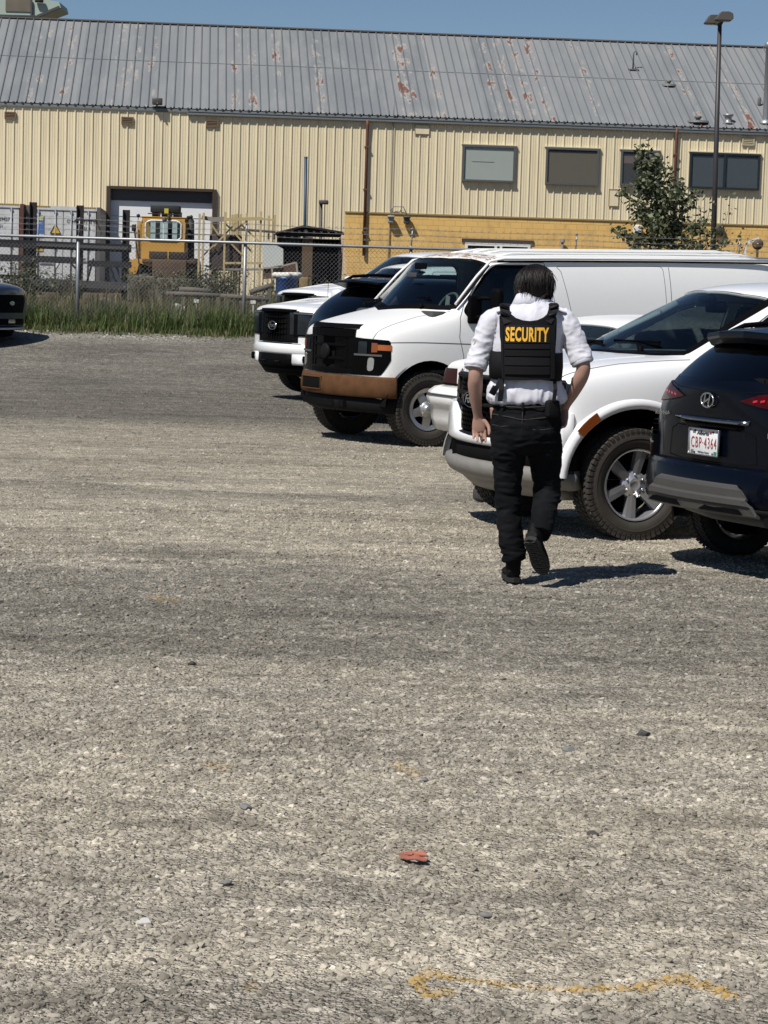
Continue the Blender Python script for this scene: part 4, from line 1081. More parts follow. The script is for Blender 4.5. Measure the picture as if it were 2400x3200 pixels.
# ------------------------------------------------------------------ lamp pole
def lamp_pole():
    D = 66.0; b = at(2226, D); top = W(2250, 62, D); root = empty('street_lamp', b, 0, 'tall dark parking lot lamp pole with two box heads rising above the roof', 'lamp post'); t = top - b
    mt = simple('dark_bronze_pole', (.035, .032, .033), .5); m = MB(); m.tube([(0, 0, 0), (t.x * .5, 0, t.z * .5), (t.x, 0, t.z - .1)], [.085, .075, .06], 12); m.build('pole', mt, root)
    m = MB(); m.rbox((0, 0, .1), (.35, .35, .25), .03); m.build('base_plate', mt, root)
    for (cx, cy, w) in ((2226, 62, 50), (2262, 52, 55)):
        c = W(cx, cy, D + (.35 if cx < 2250 else -.25)) - b; m = MB(); bm = bmesh.new(); L = w / F_PX * D
        poly = [(-L / 2, -.10), (-L / 2 + .05, -.02), (-L * .2, .12), (L * .25, .13), (L / 2 - .02, .08), (L / 2, -.06), (L * .4, -.12), (-L * .4, -.12)]
        m.prism(poly, lambda u, v, w_: (c.x + u, c.y + w_, c.z + v), -.2, .2); h = m.build('lamp_head', simple('weathered_lamp_metal', (.075, .07, .065), .6), root); bev(h, .03, 3)
        m = MB(); m.bar((t.x, 0, t.z - .15), (c.x, c.y, c.z - .05), .07); m.build('arm', mt, h)
        m = MB(); m.box((c.x, c.y, c.z - .125), (L * .6, .28, .02)); m.build('lens', simple('lamp_lens_dull', (.3, .3, .27), .4), h)
lamp_pole()
def pole(px, y0, D, r, mt, name, label, cat, head=False):
    b = at(px[1], D); t = W(px[0], y0, D) - b; m = MB(); m.tube([(0, 0, 0), (t.x, 0, t.z)], r, 10)
    if not head: m.lathe([(.001, t.z + .01), (r * 1.15, t.z), (r * 1.15, t.z - .04)], 10, c=(t.x, 0, 0)); o = m.build(name, mt, loc=b); tag(o, label, cat); return
    root = empty(name, b, 0, label, cat); m.build('pole', mt, root); m = MB(); m.rbox((t.x + .09, -.1, t.z), (.30, .40, .13), .03); m.build('lamp_head', mt, root)
pole((956, 950), 490, 73.5, .05, simple('dark_blue_paint_pole', (.02, .045, .085), .5), 'steel_pole', 'tall thin dark blue pole standing behind the shed roof', 'pole')
pole((1003, 1001), 632, 73.5, .055, simple('brown_post', (.07, .06, .055), .6), 'yard_lamp', 'short brown yard lamp post right of the blue pole', 'lamp post', True)
# ------------------------------------------------------------------ shipping containers
def container(pxl, pxr, pyt, D, label, seed, txt):
    a = W(pxl, pyt, D); w = 2.44; root = empty('shipping_container', (a.x, D, 1.15), BA, label, 'container', 'shipping containers by the warehouse'); H = a.z - 1.15; L = 6.06
    wh = wall_mat('container_white_%d' % seed, (.56, .57, .57), (.42, .42, .41)); dk = simple('container_dark', (.10, .095, .09), .7); rd = simple('container_oxide_red', (.10, .035, .025), .7, var=.4)
    m = MB()      # corrugated sides
    for sx, sg in ((.02, -1), (w - .02, 1)):
        ys = []; y = .08
        while y < L - .3: ys += [(y, 0), (y + .07, 0), (y + .10, -.036), (y + .17, -.036), (y + .20, 0)]; y += .28
        n = len(ys); m.add([(sx + sg * o, yy, z) for z in (.15, H - .08) for yy, o in ys], [(i, i + 1, n + i + 1, n + i) for i in range(n - 1)])
    m.box((w / 2, L / 2, H - .06), (w - .1, L - .1, .04)); m.box((w / 2, L / 2, .12), (w - .1, L - .1, .08)); m.box((w / 2, L - .04, H / 2), (w - .1, .05, H - .2)); m.build('wall', simple('container_side', (.36, .34, .31), .7, var=.2), root, fix=False)
    m = MB()
    for x in (.06, w - .06):
        for y in (.06, L - .06): m.box((x, y, H / 2), (.12, .12, H))
    for x in (.05, w - .05):
        for z in (.07, H - .05): m.box((x, L / 2, z), (.09, L - .24, .11))
    m.box((w / 2, .05, .07), (w - .24, .09, .12)); m.build('corner_post', rd if seed == 2 else dk, root)
    m = MB(); m.box((w / 2, .04, H - .065), (w - .24, .08, .13)); hd = m.build('header', wh, root)
    ye = simple('hazard_yellow', (.55, .36, .03), .6)
    for x0 in (.14, w - .14 - .66):
        m = MB(); m.box((x0 + .32, -.001, H - .03), (.66, .003, .05))
        for k in range(11): m.box((x0 + k * .06 + .02, -.003, H - .03), (.026, .004, .045), M=Matrix.Rotation(R(20), 3, 'Y'), mi=1)
        m.build('hazard_stripe', [dk, ye], hd)
    for k in (0, 1):
        x0, x1 = .14 + k * (w / 2 - .14), w / 2 + k * (w / 2 - .14); m = MB(); m.box(((x0 + x1) / 2, .05, H / 2), (x1 - x0 - .02, .04, H - .27))
        for z in (.55, 1.05, 1.55, 2.05, 2.45):
            if z < H - .3: m.box(((x0 + x1) / 2, .032, z), (x1 - x0 - .16, .012, .05))
        d = m.build('door', wh, root)
        for q in (.24, .76):
            m = MB(); xx = x0 + (x1 - x0) * q; m.tube([(xx, .0, .12), (xx, .0, H - .1)], .018, 8)
            for z in (.2, H * .5, H - .2): m.box((xx, .01, z), (.09, .05, .07))
            m.build('lock_rod', M['galv'], d)
        m = MB(); m.bar((x0 + .3, -.03, .95 + .1 * k), (x0 + .75, -.03, .95 + .1 * k), .02, .05); m.build('door_handle', dk, d)
    ink = simple('stencil_ink', (.04, .04, .04), .7)
    def tx(b, sz, x, z, mt=ink, sx=.9): text_mesh(b, sz, root, 'stencil', mt, frame((x, .016, z), (1, 0, 0), (0, 0, 1)), sx, .002, .001)
    for b, sz, x, z in txt: tx(b, sz, x, z)
    return root, w, H
c1, w, H = container(82, 313, 641, 75.8, 'white container with blue logo and yellow triangle, beside the loading door', 1, [('CBHU 871285 0', .155, 1.80, 2.28), ('45G1', .15, 1.98, 2.05), ('MAX.GROSS', .07, 1.80, 1.05), ('TARE', .07, 1.75, .93), ('CU.CAP', .07, 1.78, .81)])
m = MB(); m.box((.38, .012, 2.13), (.42, .01, .62)); lg = m.build('logo_panel', simple('logo_blue', (.05, .14, .42), .6), c1)
m = MB(); m.add([(.16, .004, 2.30), (.58, .004, 2.44), (.58, .004, 2.20), (.30, .004, 2.16), (.55, .004, 2.28), (.2, .004, 2.22)], [(0, 4, 1), (5, 3, 2)]); m.build('logo_swoosh', simple('logo_lime', (.55, .60, .12), .6), lg, fix=False)
m = MB(); m.box((.38, .011, 1.78), (.42, .01, .10)); m.build('logo_strip', simple('logo_pale', (.55, .56, .55), .6), lg)
m = MB(); m.prism([(.80, 1.86), (1.14, 1.86), (.97, 2.18)], lambda u, v, w_: (u, w_, v), .004, .018); wt = m.build('warning_triangle', simple('warning_yellow', (.62, .40, .03), .6), c1)
m = MB()
for a, b in (((.80, 1.86), (1.14, 1.86)), ((1.14, 1.86), (.97, 2.18)), ((.97, 2.18), (.80, 1.86))): m.bar((a[0], .0, a[1]), (b[0], .0, b[1]), .012, .03)
m.build('triangle_border', simple('border_black', (.02, .02, .02), .6), wt)
m = MB(); m.box((.40, .012, 1.40), (.34, .01, .26)); m.build('notice_plate', simple('notice_orange', (.55, .33, .03), .6), c1)
m = MB(); m.add([(.86, .008, 1.0), (1.16, .008, 1.0), (1.01, .008, .72)], [(0, 1, 2)]); m.build('white_sticker', simple('sticker_white', (.7, .7, .68), .6), c1, fix=False)
c2, w, H = container(-160, 76, 630, 75.4, 'white container cut off by the left edge, stencilled 029427', 2, [('MEDU 029427 0', .155, 1.62, 2.28), ('45G1', .15, 1.62, 2.05)])
# ------------------------------------------------------------------ steel storage rack with beams
def rack():
    D = 55.0; root = empty('steel_rack', at(245, D), 0, 'dark steel storage rack with upright posts and horizontal beams, behind the fence', 'rack'); b = at(245, D)
    st = simple('dark_rusty_steel', (.016, .010, .010), .7, var=.4); st2 = simple('dark_beam', (.008, .008, .010), .7, var=.3); gb = simple('grey_beam', (.05, .05, .052), .65, var=.25)
    def L(px, py, dy=0): return W(px, py, D + dy) - b
    for (x, yt, yb) in ((104, 632, 940), (251, 642, 935), (395, 656, 948)):
        for dy in (0,):
            t = L(x, yt, dy); z0 = 0; m = MB(); px_ = t.x
            m.box((px_ - .07, dy, t.z / 2), (.02, .16, t.z)); m.box((px_ + .07, dy, t.z / 2), (.02, .16, t.z)); m.box((px_, dy, t.z / 2), (.12, .014, t.z)); m.build('post', st, root)
    for (x0, y0, x1, y1, h, dy, mt) in ((-60, 757, 410, 777, .13, -.12, st2), (115, 764, 400, 776, .05, -.18, gb), (-40, 803, 255, 815, .11, -.12, st2), (100, 806, 250, 812, .07, .25, st2), (275, 823, 410, 828, .10, -.12, st2), (95, 879, 400, 895, .12, -.14, gb), (100, 893, 400, 905, .10, .15, st2),
                                          (-50, 862, 100, 868, .07, .1, st2), (180, 812, 250, 815, .07, .3, st2), (60, 903, 250, 912, .06, .3, st)):
        a, e = L(x0, y0, dy), L(x1, y1, dy); m = MB(); m.bar(a, e, .12, h * 1.45); m.build('beam', mt, root)
    for (x0, y0, x1, y1) in ((222, 823, 246, 850), (272, 880, 292, 808), (362, 830, 378, 870), (330, 838, 352, 905), (345, 835, 372, 905), (262, 780, 252, 765)):
        a, e = L(x0, y0, -.2), L(x1, y1, -.1); m = MB(); m.bar(a, e, .03, .04); m.build('brace', st, root)
    a = L(236, 688, -.2); e = L(302, 690, -.2); m = MB(); m.bar(a, e, .06, .05); m.bar(L(302, 692, -.2), L(318, 730, -.2), .03, .03); m.bar(e, L(418, 708, -.2), .012, .015); m.build('cantilever_arm', st, root)
    m = MB(); m.bar(L(418, 708, -.2), L(450, 930, -.2), .03, .03); m.rbox(L(418, 712, -.2), (.10, .06, .16), .02); m.build('leaning_rod', st, root)
rack()
# ------------------------------------------------------------------ yellow loader
def loader():
    D = 66.0; b = at(512, D); root = empty('wheel_loader', b, 0, 'old yellow loader with black hoist box on its cab, parked before the white door', 'loader')
    def L(px, py, dy=0): return W(px, py, D + dy) - b
    ye = simple('loader_yellow', (.50, .27, .045), .6, var=.18, scale=4); rb = simple('rusty_brown_plate', (.075, .046, .028), .85, var=.35, scale=5); bk = simple('loader_black', (.015, .015, .016), .7); gl = glass('loader_glass', (.8, .9, .9), .85)
    def box(name, x0, y0, x1, y1, d0, d1, mt, r=.03, par=root, hole=None):
        p, q = L(x0, y0, d0), L(x1, y1, d0); m = MB(); m.rbox(((p.x + q.x) / 2, (d0 + d1) / 2, (p.z + q.z) / 2), (abs(q.x - p.x), d1 - d0, abs(p.z - q.z)), r, 2); return m.build(name, mt, par)
    # cab: front wall with a window opening, open sides
    x0, x1 = L(444, 680).x, L(578, 680).x; zt, zb = L(510, 680).z, L(510, 812).z; wx0, wx1, wz1, wz0 = L(456, 700).x, L(567, 700).x, L(510, 690).z, L(510, 751).z
    for dy, nm in ((0, 'cab_front'), (1.25, 'cab_rear')):
        m = MB(); m.box(((x0 + x1) / 2, dy, (zt + wz1) / 2), (x1 - x0, .06, zt - wz1)); m.box(((x0 + x1) / 2, dy, (zb + wz0) / 2), (x1 - x0, .06, wz0 - zb))
        m.box(((x0 + wx0) / 2, dy, (wz0 + wz1) / 2), (wx0 - x0, .06, wz1 - wz0)); m.box(((x1 + wx1) / 2, dy, (wz0 + wz1) / 2), (x1 - wx1, .06, wz1 - wz0)); cf = m.build(nm, ye, root)
        if dy == 0:
            ring = [(wx0 + (wx1 - wx0) * .5 + (wx1 - wx0) * .5 * max(-1, min(1, 1.25 * math.cos(a))), -.04, (wz0 + wz1) / 2 + (wz1 - wz0) * .5 * max(-1, min(1, 1.25 * math.sin(a)))) for a in [2 * math.pi * k / 32 for k in range(32)]]
            m = MB(); m.tube(ring, .028, 6, closed=True); m.bar(((wx0 + wx1) / 2, -.04, wz0), ((wx0 + wx1) / 2, -.04, wz1), .03); m.build('window_rim', simple('rim_white', (.6, .62, .6), .5), cf)
            m = MB(); m.box(((wx0 + wx1) / 2, 0, (wz0 + wz1) / 2), (wx1 - wx0, .01, wz1 - wz0)); m.build('pane', gl, cf)
    m = MB(); m.box((x0 + .03, .62, (zt + zb) / 2 - .3), (.05, 1.2, (zt - zb) - .75)); m.box((x1 - .03, .62, (zt + zb) / 2 - .3), (.05, 1.2, (zt - zb) - .75)); m.box(((x0 + x1) / 2, .62, zt), (x1 - x0, 1.3, .05)); m.build('cab_shell', ye, root)
    for x in (479, 518, 548):
        p = L(x, 700); m = MB(); m.box((p.x, 1.30, (zt + zb) / 2 + .2), (.13, .05, zt - zb)); m.build('rear_post', bk, root)
    box('hoist_box', 470, 640, 560, 666, .1, .7, bk, .02)
    for x in (483, 513, 549): box('hoist_foot', x - 8, 664, x + 8, 680, .2, .5, bk, .01)
    p, q = L(462, 667), L(568, 671); m = MB(); m.bar(p, q, .03); m.build('hoist_bar', bk, root)
    m = MB(); m.box(L(520, 659, .05), (.12, .03, .14)); m.build('number_tag', simple('tag_yellow', (.5, .42, .05), .6), root)
    box('beacon', 507, 678, 518, 692, -.15, -.04, simple('beacon_grey', (.10, .09, .09), .5), .02); box('beacon', 523, 672, 530, 688, -.12, -.02, rb, .02)
    m = MB(); e0, e1 = L(597, 690, .3), L(597, 813, .3); m.tube([e1, e0], .095, 12); m.lathe([(.001, .09), (.05, .07), (.095, 0)], 12, c=e0); m.build('exhaust_stack', bk, root)
    for x, y in ((432, 674), (588, 680), (597, 678)): m = MB(); m.lathe([(.001, .03), (.045, .03), (.055, -.03)], 12, Matrix.Rotation(R(90), 3, 'X'), c=L(x, y, -.1)); m.bar(L(x, y, 0), L(x, y + 12, .1), .02); m.build('work_light', bk, root)
    box('radiator_grille', 466, 785, 582, 811, -.25, 0, simple('dark_mesh', (.025, .018, .014), .8), .01); box('radiator_frame', 524, 785, 527, 811, -.27, -.25, ye, .002)
    box('counterweight', 476, 812, 580, 905, -.7, .2, rb, .02); box('engine_deck', 444, 808, 612, 826, -.5, .8, rb, .02); box('side_plate', 578, 812, 612, 850, -.3, .6, rb, .02)
    box('ladder', 428, 690, 444, 808, .2, .5, simple('faded_yellow', (.36, .22, .06), .7), .02)
    m = MB()
    for x in (424, 440): m.bar(L(x, 700, .1), L(x + 2, 812, .1), .03)
    for y in (730, 760, 790): m.bar(L(424, y, .1), L(441, y, .1), .02)
    m.build('step_rail', simple('worn_rail', (.22, .14, .05), .7), root)
    m = MB(); pr = [(404, 830), (410, 814), (430, 808), (478, 814), (478, 835), (440, 822), (430, 856), (406, 858)]; pr = [(L(x, y).x, L(x, y).z) for x, y in pr]; m.prism(pr, lambda u, v, w_: (u, w_, v), -.4, .4); m.build('fender', ye, root)
    for px, s in ((455, 1), (600, -1)):
        c = L(px, 880, .3); m = MB(); m.lathe([(.18, .20), (.25, .22), (.50, .22), (.56, .18), (.58, 0), (.56, -.18), (.5, -.22), (.001, -.22)], 28, Matrix.Rotation(R(90), 3, 'Y'), c=(c.x, .3, .58)); w_ = m.build('wheel', M['tyre_dark'], root)
        m = MB(); m.lathe([(.001, .1), (.18, .12), (.2, .2)], 20, Matrix.Rotation(R(90), 3, 'Y'), c=(c.x, .3, .58)); m.build('hub', ye, w_)
loader()
# ------------------------------------------------------------------ timber scaffold
def scaffold():
    D = 63.0; b = at(740, D); root = empty('timber_scaffold', b, 0, 'pale timber scaffold frame with cross braces, between loader and shed', 'scaffold')
    def L(px, py, dy=0): return W(px, py, D + dy) - b
    wd = simple('pale_timber', (.42, .33, .17), .8, var=.2, scale=5); gw = simple('grey_timber', (.22, .20, .18), .8, var=.2)
    for (x, yt, dy) in ((624, 668, 1.0), (637, 665, 0), (661, 676, 1.2), (704, 662, 0), (727, 671, 1.0), (735, 670, 1.4), (742, 668, 0.4), (753, 669, 1.2), (771, 665, 0), (816, 661, 0), (841, 674, 1.0), (859, 672, 1.0)):
        t = L(x, yt, dy); m = MB(); m.box((t.x, dy, t.z / 2 - .05), (.055, .055, t.z + .1)); m.build('post', wd, root)
    for (x0, y0, x1, y1, dy, h, mt) in ((630, 679, 664, 686, .1, .11, gw), (662, 687, 706, 684, .05, .13, gw), (704, 686, 820, 683, -.05, .09, wd), (816, 684, 862, 688, .5, .05, wd), (735, 716, 860, 725, .9, .07, simple('dark_timber', (.06, .05, .045), .8)),
                                         (700, 822, 820, 822, -.05, .06, wd), (700, 842, 820, 842, 0, .06, gw)): m = MB(); m.bar(L(x0, y0, dy), L(x1, y1, dy), .05, h); m.build('rail', mt, root)
    for (x0, y0, x1, y1) in ((668, 770, 738, 695), (706, 700, 790, 790), (752, 700, 830, 775), (628, 806, 668, 765), (771, 690, 728, 725), (706, 745, 760, 800), (660, 700, 684, 735)): m = MB(); m.bar(L(x0, y0, .08), L(x1, y1, .12), .03, .045); m.build('cross_brace', wd, root)
    m = MB(); m.rbox(L(705, 790, .6), (.85, .8, 1.0), .05); o = m.build('covered_pallet', simple('brown_tarp', (.05, .035, .03), .8), None, loc=b); tag(o, 'dark brown covered crate standing inside the timber scaffold', 'crate')
scaffold()
# ------------------------------------------------------------------ shed and clutter
def shed():
    D = 70.0; b = at(965, D); root = empty('garden_shed', b, 0, 'dark gabled open shed with a brown middle post, in front of the warehouse', 'shed')
    def L(px, py, dy=0): return W(px, py, D + dy) - b
    dk = simple('dark_brown_boards', (.018, .012, .009), .85, var=.3); blk = simple('shed_interior', (.012, .012, .014), .95); br = simple('brown_panel', (.10, .062, .032), .8, var=.2)
    A, P, B = L(858, 727), L(951, 704), L(1071, 724); h = .06
    m = MB(); m.prism([(A.x, A.z), (P.x, P.z), (B.x, B.z), (B.x, B.z - h), (P.x, P.z - h), (A.x, A.z - h)], lambda u, v, w_: (u, w_, v), -.25, 2.2); m.build('roof', simple('shed_roof', (.008, .007, .006), .8), root)
    C, Dd = L(864, 738), L(1066, 742); m = MB(); m.prism([(A.x + .05, A.z - h), (P.x, P.z - h), (B.x - .05, B.z - h), (Dd.x, Dd.z), (C.x, C.z)], lambda u, v, w_: (u, w_, v), 0, .05); m.build('gable', dk, root)
    m = MB(); zt = C.z
    m.box((C.x + .04, 1.1, zt / 2), (.06, 2.1, zt)); m.box((Dd.x - .04, 1.1, zt / 2), (.06, 2.1, zt)); m.box(((C.x + Dd.x) / 2, 2.1, zt / 2), (Dd.x - C.x, .05, zt)); m.build('wall', blk, root)
    p, q = L(945, 740), L(978, 740); m = MB(); m.box(((p.x + q.x) / 2, .03, zt / 2), (q.x - p.x, .06, zt)); m.build('middle_post', br, root)
    p = L(870, 742); q = L(938, 752); m = MB(); m.box(((p.x + q.x) / 2, .35, (p.z + q.z) / 2), (q.x - p.x, .04, .45)); m.build('hanging_panel', simple('slate_panel', (.035, .037, .042), .7), root)
    m = MB(); m.lathe([(.001, .04), (.05, .03), (.06, 0)], 16, Matrix.Rotation(R(90), 3, 'X'), c=L(955, 722, -.05)); m.build('round_lamp', simple('pale_lamp', (.45, .45, .42), .5), root)
    p, q = L(1070, 738, -.3), L(1078, 858, -.9); m = MB(); m.bar((0, 0, 0), q - p, .09, .05); o = m.build('leaning_board', simple('pinkish_board', (.42, .30, .20), .8), None, loc=b + p); tag(o, 'narrow pale board leaning against the right corner of the shed', 'board')
    # strip that throws the slanting shade on the block wall
shed()
def simple_thing(name, label, cat, D, fn, group=None):
    b = at(900, D); b.x = 0; b = Vector((0, 0, 0)); return fn
def junk():
    def P(px, py, D): return W(px, py, D)
    # white panel
    D = 60; pts = [(818, 757), (834, 750), (885, 778), (885, 832), (848, 842), (822, 838)]; q = [P(x, y, D) for x, y in pts]; c = q[0].copy(); c.z = ground_z(0, D)
    m = MB(); m.prism([(a.x - c.x, a.z - c.z) for a in q], lambda u, v, w_: (u, w_, v), 0, .05); m.bar((.1, .03, 0), (.12, .3, .5), .04); o = m.build('white_sheet_panel', simple('pale_green_white_sheet', (.50, .53, .50), .6, var=.08), None, loc=c); tag(o, 'pale angular sheet panel standing between scaffold and shed', 'panel')
    m = MB(); 
    # rusty boards
    D = 50; b = at(875, D); def_ = simple('rusty_board', (.09, .05, .035), .85, var=.3); root = empty('board_stack', b, 0, 'stack of rust brown boards with pale edges rising to the right, above the blue bin', 'boards')
    for (pts, mt, y0, y1) in (([(823, 838), (880, 828), (882, 868), (823, 872)], def_, 0, .3), ([(870, 836), (927, 822), (930, 860), (868, 866)], def_, .1, .5)):
        m = MB(); q = [P(x, y, D) - b for x, y in pts]; m.prism([(a.x, a.z) for a in q], lambda u, v, w_: (u, w_, v), y0, y1); m.build('board', mt, root)
    for a, e in (((823, 838), (882, 834)), ((850, 834), (852, 868)), ((870, 834), (926, 820)), ((926, 820), (930, 858))):
        m = MB(); m.bar(P(*a, D) - b + Vector((0, -.03, 0)), P(*e, D) - b + Vector((0, -.03, 0)), .04, .035); m.build('edge_strip', simple('pale_edge', (.33, .28, .22), .8), root)
    # blue bin
    D = 46.5; b = at(896, D); zt = P(896, 866, D).z - b.z; r = 76 / 2 / F_PX * D * .93
    root = empty('blue_bin', b, 0, 'blue plastic bin heaped with white sacks, beside the white pickups', 'bin'); m = MB(); m.lathe([(.001, .02), (r * .84, .02), (r * .86, .05), (r * .96, zt - .05), (r * 1.03, zt - .04), (r * 1.03, zt), (r * .93, zt), (r * .8, .1)], 24); m.build('tub', simple('blue_plastic', (.02, .10, .33), .45, var=.1), root)
    m = MB(); rr = random.Random(2)
    for k in range(9): m.rbox((r * .95 * math.cos(k * .7) * .75, r * .95 * math.sin(k * .7) * .6, zt + .02 + rr.uniform(0, .03)), (.26, .22, .11), .05, 3, M=Matrix.Rotation(rr.uniform(-1, 1), 3, 'Z'))
    m.build('white_sack', simple('white_sacking', (.62, .60, .54), .8), root)
    m = MB(); b = at(1085, 47); m.rbox((0, 0, .55), (.42, .4, .34), .12, 4); m.rbox((0, 0, .25), (.5, .45, .5), .06, 2); o = m.build('wrapped_bale', simple('cream_wrap', (.55, .47, .36), .8), None, loc=b); tag(o, 'pale wrapped bale behind the hood of the farthest pickup', 'bale')
    m = MB(); b = at(950, 48); m.rbox((0, 0, .35), (.20, .3, .75), .04, 2); o = m.build('straw_bundle', simple('straw', (.20, .135, .06), .9, var=.35, scale=20, bump=.01), None, loc=b); tag(o, 'upright straw coloured bundle right of the blue bin', 'bundle')
    # concrete blocks
    for (x0, y0, x1, y1, D, lb) in ((398, 860, 486, 925, 52.5, 'long grey concrete block in front of the loader, left end'), (488, 868, 600, 930, 52, 'grey concrete block under the loader, right of the long block')):
        p, q = P(x0, y0, D), P(x1, y1, D); b = Vector(((p.x + q.x) / 2, D, ground_z(0, D))); h = p.z - b.z; m = MB(); m.rbox((0, .3, h / 2), (q.x - p.x, .6, h), .04, 3); m.rbox((0, .3, h + .01), ((q.x - p.x) * .3, .12, .03), .01)
        o = m.build('concrete_block', simple('rough_concrete', (.12, .112, .085), .9, var=.3, scale=7, bump=.01), None, loc=b); tag(o, lb, 'concrete block', 'concrete blocks behind the fence')
    # timber rails low behind the grass
    lg = simple('grey_log', (.11, .098, .08), .9, var=.3, scale=6, bump=.006)
    for i, (x0, y0, x1, y1, D, r, lb) in enumerate(((520, 918, 700, 926, 44.5, .05, 'weathered timber rail lying behind the grass, below the loader'), (690, 925, 840, 938, 44.2, .05, 'weathered timber rail lying behind the grass, below the blue bin'), (780, 915, 850, 893, 46, .06, 'short log tilted up towards the blue bin'), (560, 905, 660, 912, 46.5, .06, 'thin log lying behind the timber rails'))):
        p, q = P(x0, y0, D), P(x1, y1, D); m = MB(); m.tube([(0, 0, 0), (q - p) * .5 + Vector((0, 0, .01)), q - p], [r, r * .95, r], 8); m.bar(Vector((.1, 0, -.0)), Vector((.1, 0, -(p.z - ground_z(0, D)))), .08); m.bar((q - p) * .9, (q - p) * .9 - Vector((0, 0, q.z - ground_z(0, D))), .08)
        o = m.build('timber_rail', lg, None, loc=p); tag(o, lb, 'log', 'logs and rails behind the grass')
    for (x, y, lb) in ((613, 941, 'small white tag on the timber rail below the loader'), (791, 944, 'small white tag on the timber rail near the pickups')):
        D = 44.0; p = P(x, y, D); z = p.z - ground_z(0, D); m = MB(); m.box((0, 0, z), (.10, .01, .065)); m.bar((0, .02, 0), (0, .02, z), .02); o = m.build('white_marker', simple('marker_white', (.66, .66, .62), .6), None, loc=(p.x, D, ground_z(0, D))); tag(o, lb, 'marker', 'white markers behind the grass')
    rr = random.Random(8)
    for k, (x, D, s, c) in enumerate(((140, 44, .16, (.6, .58, .54)), (158, 44.2, .20, (.64, .62, .58)), (172, 44, .13, (.6, .58, .54)), (185, 46, .16, (.17, .14, .11)), (215, 47, .2, (.19, .15, .11)), (300, 46, .22, (.15, .115, .085)), (330, 47, .20, (.17, .15, .13)), (560, 46.5, .16, (.5, .49, .46)))):
        b = at(x, D); m = MB(); bm = bmesh.new(); bmesh.ops.create_icosphere(bm, subdivisions=3, radius=s)
        for v in bm.verts: v.co *= 1 + .35 * noise.noise(v.co * 5 + Vector((k * 3, 0, 0))); v.co.z = max(-.05, v.co.z * .8)
        me = bpy.data.meshes.new('rubble_rock'); bm.to_mesh(me); bm.free(); o = link('rubble_rock', me, simple('rubble_%d' % k, c, .9, bump=.01), None, True, loc=b + Vector((0, 0, s * .4)))
        tag(o, ['broken white rock left of the rack', 'largest broken white rock left of the rack', 'smallest white rock beside the rack post', 'brown rubble lump under the rack beam', 'brown boulder under the middle rack beam', 'dark brown rubble right of the middle rack post', 'grey brown rubble by the right rack post', 'pale rock in front of the loader'][k], 'rock', 'rubble rocks behind the fence')
    # grey-green hopper above the roof, far left, on a tower behind the warehouse
    D = 125; b = Vector((W(60, 40, D).x, D, 1.1)); root = empty('conveyor_tower', b, 0, 'pale green industrial hood sticking up above the roof at the top left corner', 'tower')
    def L(px, py, dy=0): return W(px, py, D + dy) - b
    pg = simple('pale_green_steel', (.33, .40, .35), .6, var=.15, scale=.6); pts = [(-120, -30), (150, 0), (185, 6), (190, 24), (120, 50), (100, 52), (-120, 44)]
    m = MB(); m.prism([(L(*p).x, L(*p).z) for p in pts], lambda u, v, w_: (u, w_, v), 0, 3); m.build('hood', pg, root)
    m = MB(); m.bar(L(186, 22, -.1), L(118, 51, -.1), .2, .14); m.bar(L(118, 51, -.1), L(-120, 45, -.1), .2, .08); m.bar(L(98, 0, -.1), L(98, 52, -.1), .1, .1); m.build('edge_beam', simple('dark_edge', (.05, .055, .055), .7), root)
    m = MB(); q = L(58, 14, -.03); m.box(q, (1.4, .04, .75)); m.build('rust_stain_plate', simple('stained_plate', (.13, .11, .085), .8, var=.4, scale=1.2), root)
    m = MB(); m.tube([L(110, 0, -.2), L(135, 2, -.2)], .12, 10); m.build('shaft_end', simple('dark_shaft', (.03, .03, .03), .6), root)
    for x in (-60, 60): m = MB(); t = L(x, 48, 1.5); m.bar((t.x, 1.5, 0), (t.x, 1.5, t.z), .4); m.build('tower_leg', pg, root)
    # white board on edge at the far right behind the van
    D = 64; b = at(2350, D); q = P(2330, 760, D) - b; r = P(2372, 745, D) - b
    root = empty('tipped_chair', b, 0, 'white and brown object poking above the van roof near the right edge', 'debris'); m = MB(); m.bar(q, r, .05, .08); m.bar(q, (q.x, 0, 0), .05); m.build('white_bar', M['sticker_grey'] if 0 else simple('bar_white', (.66, .66, .64), .5), root)
    c = P(2368, 763, D) - b; m = MB(); m.lathe([(.04, .06), (.12, .05), (.16, .0), (.12, -.05), (.04, -.06)], 16, Matrix.Rotation(R(90), 3, 'X'), c=c); m.bar(c, (c.x, 0, 0), .06); m.build('brown_reel', simple('reel_brown', (.10, .06, .035), .7), root)
junk()
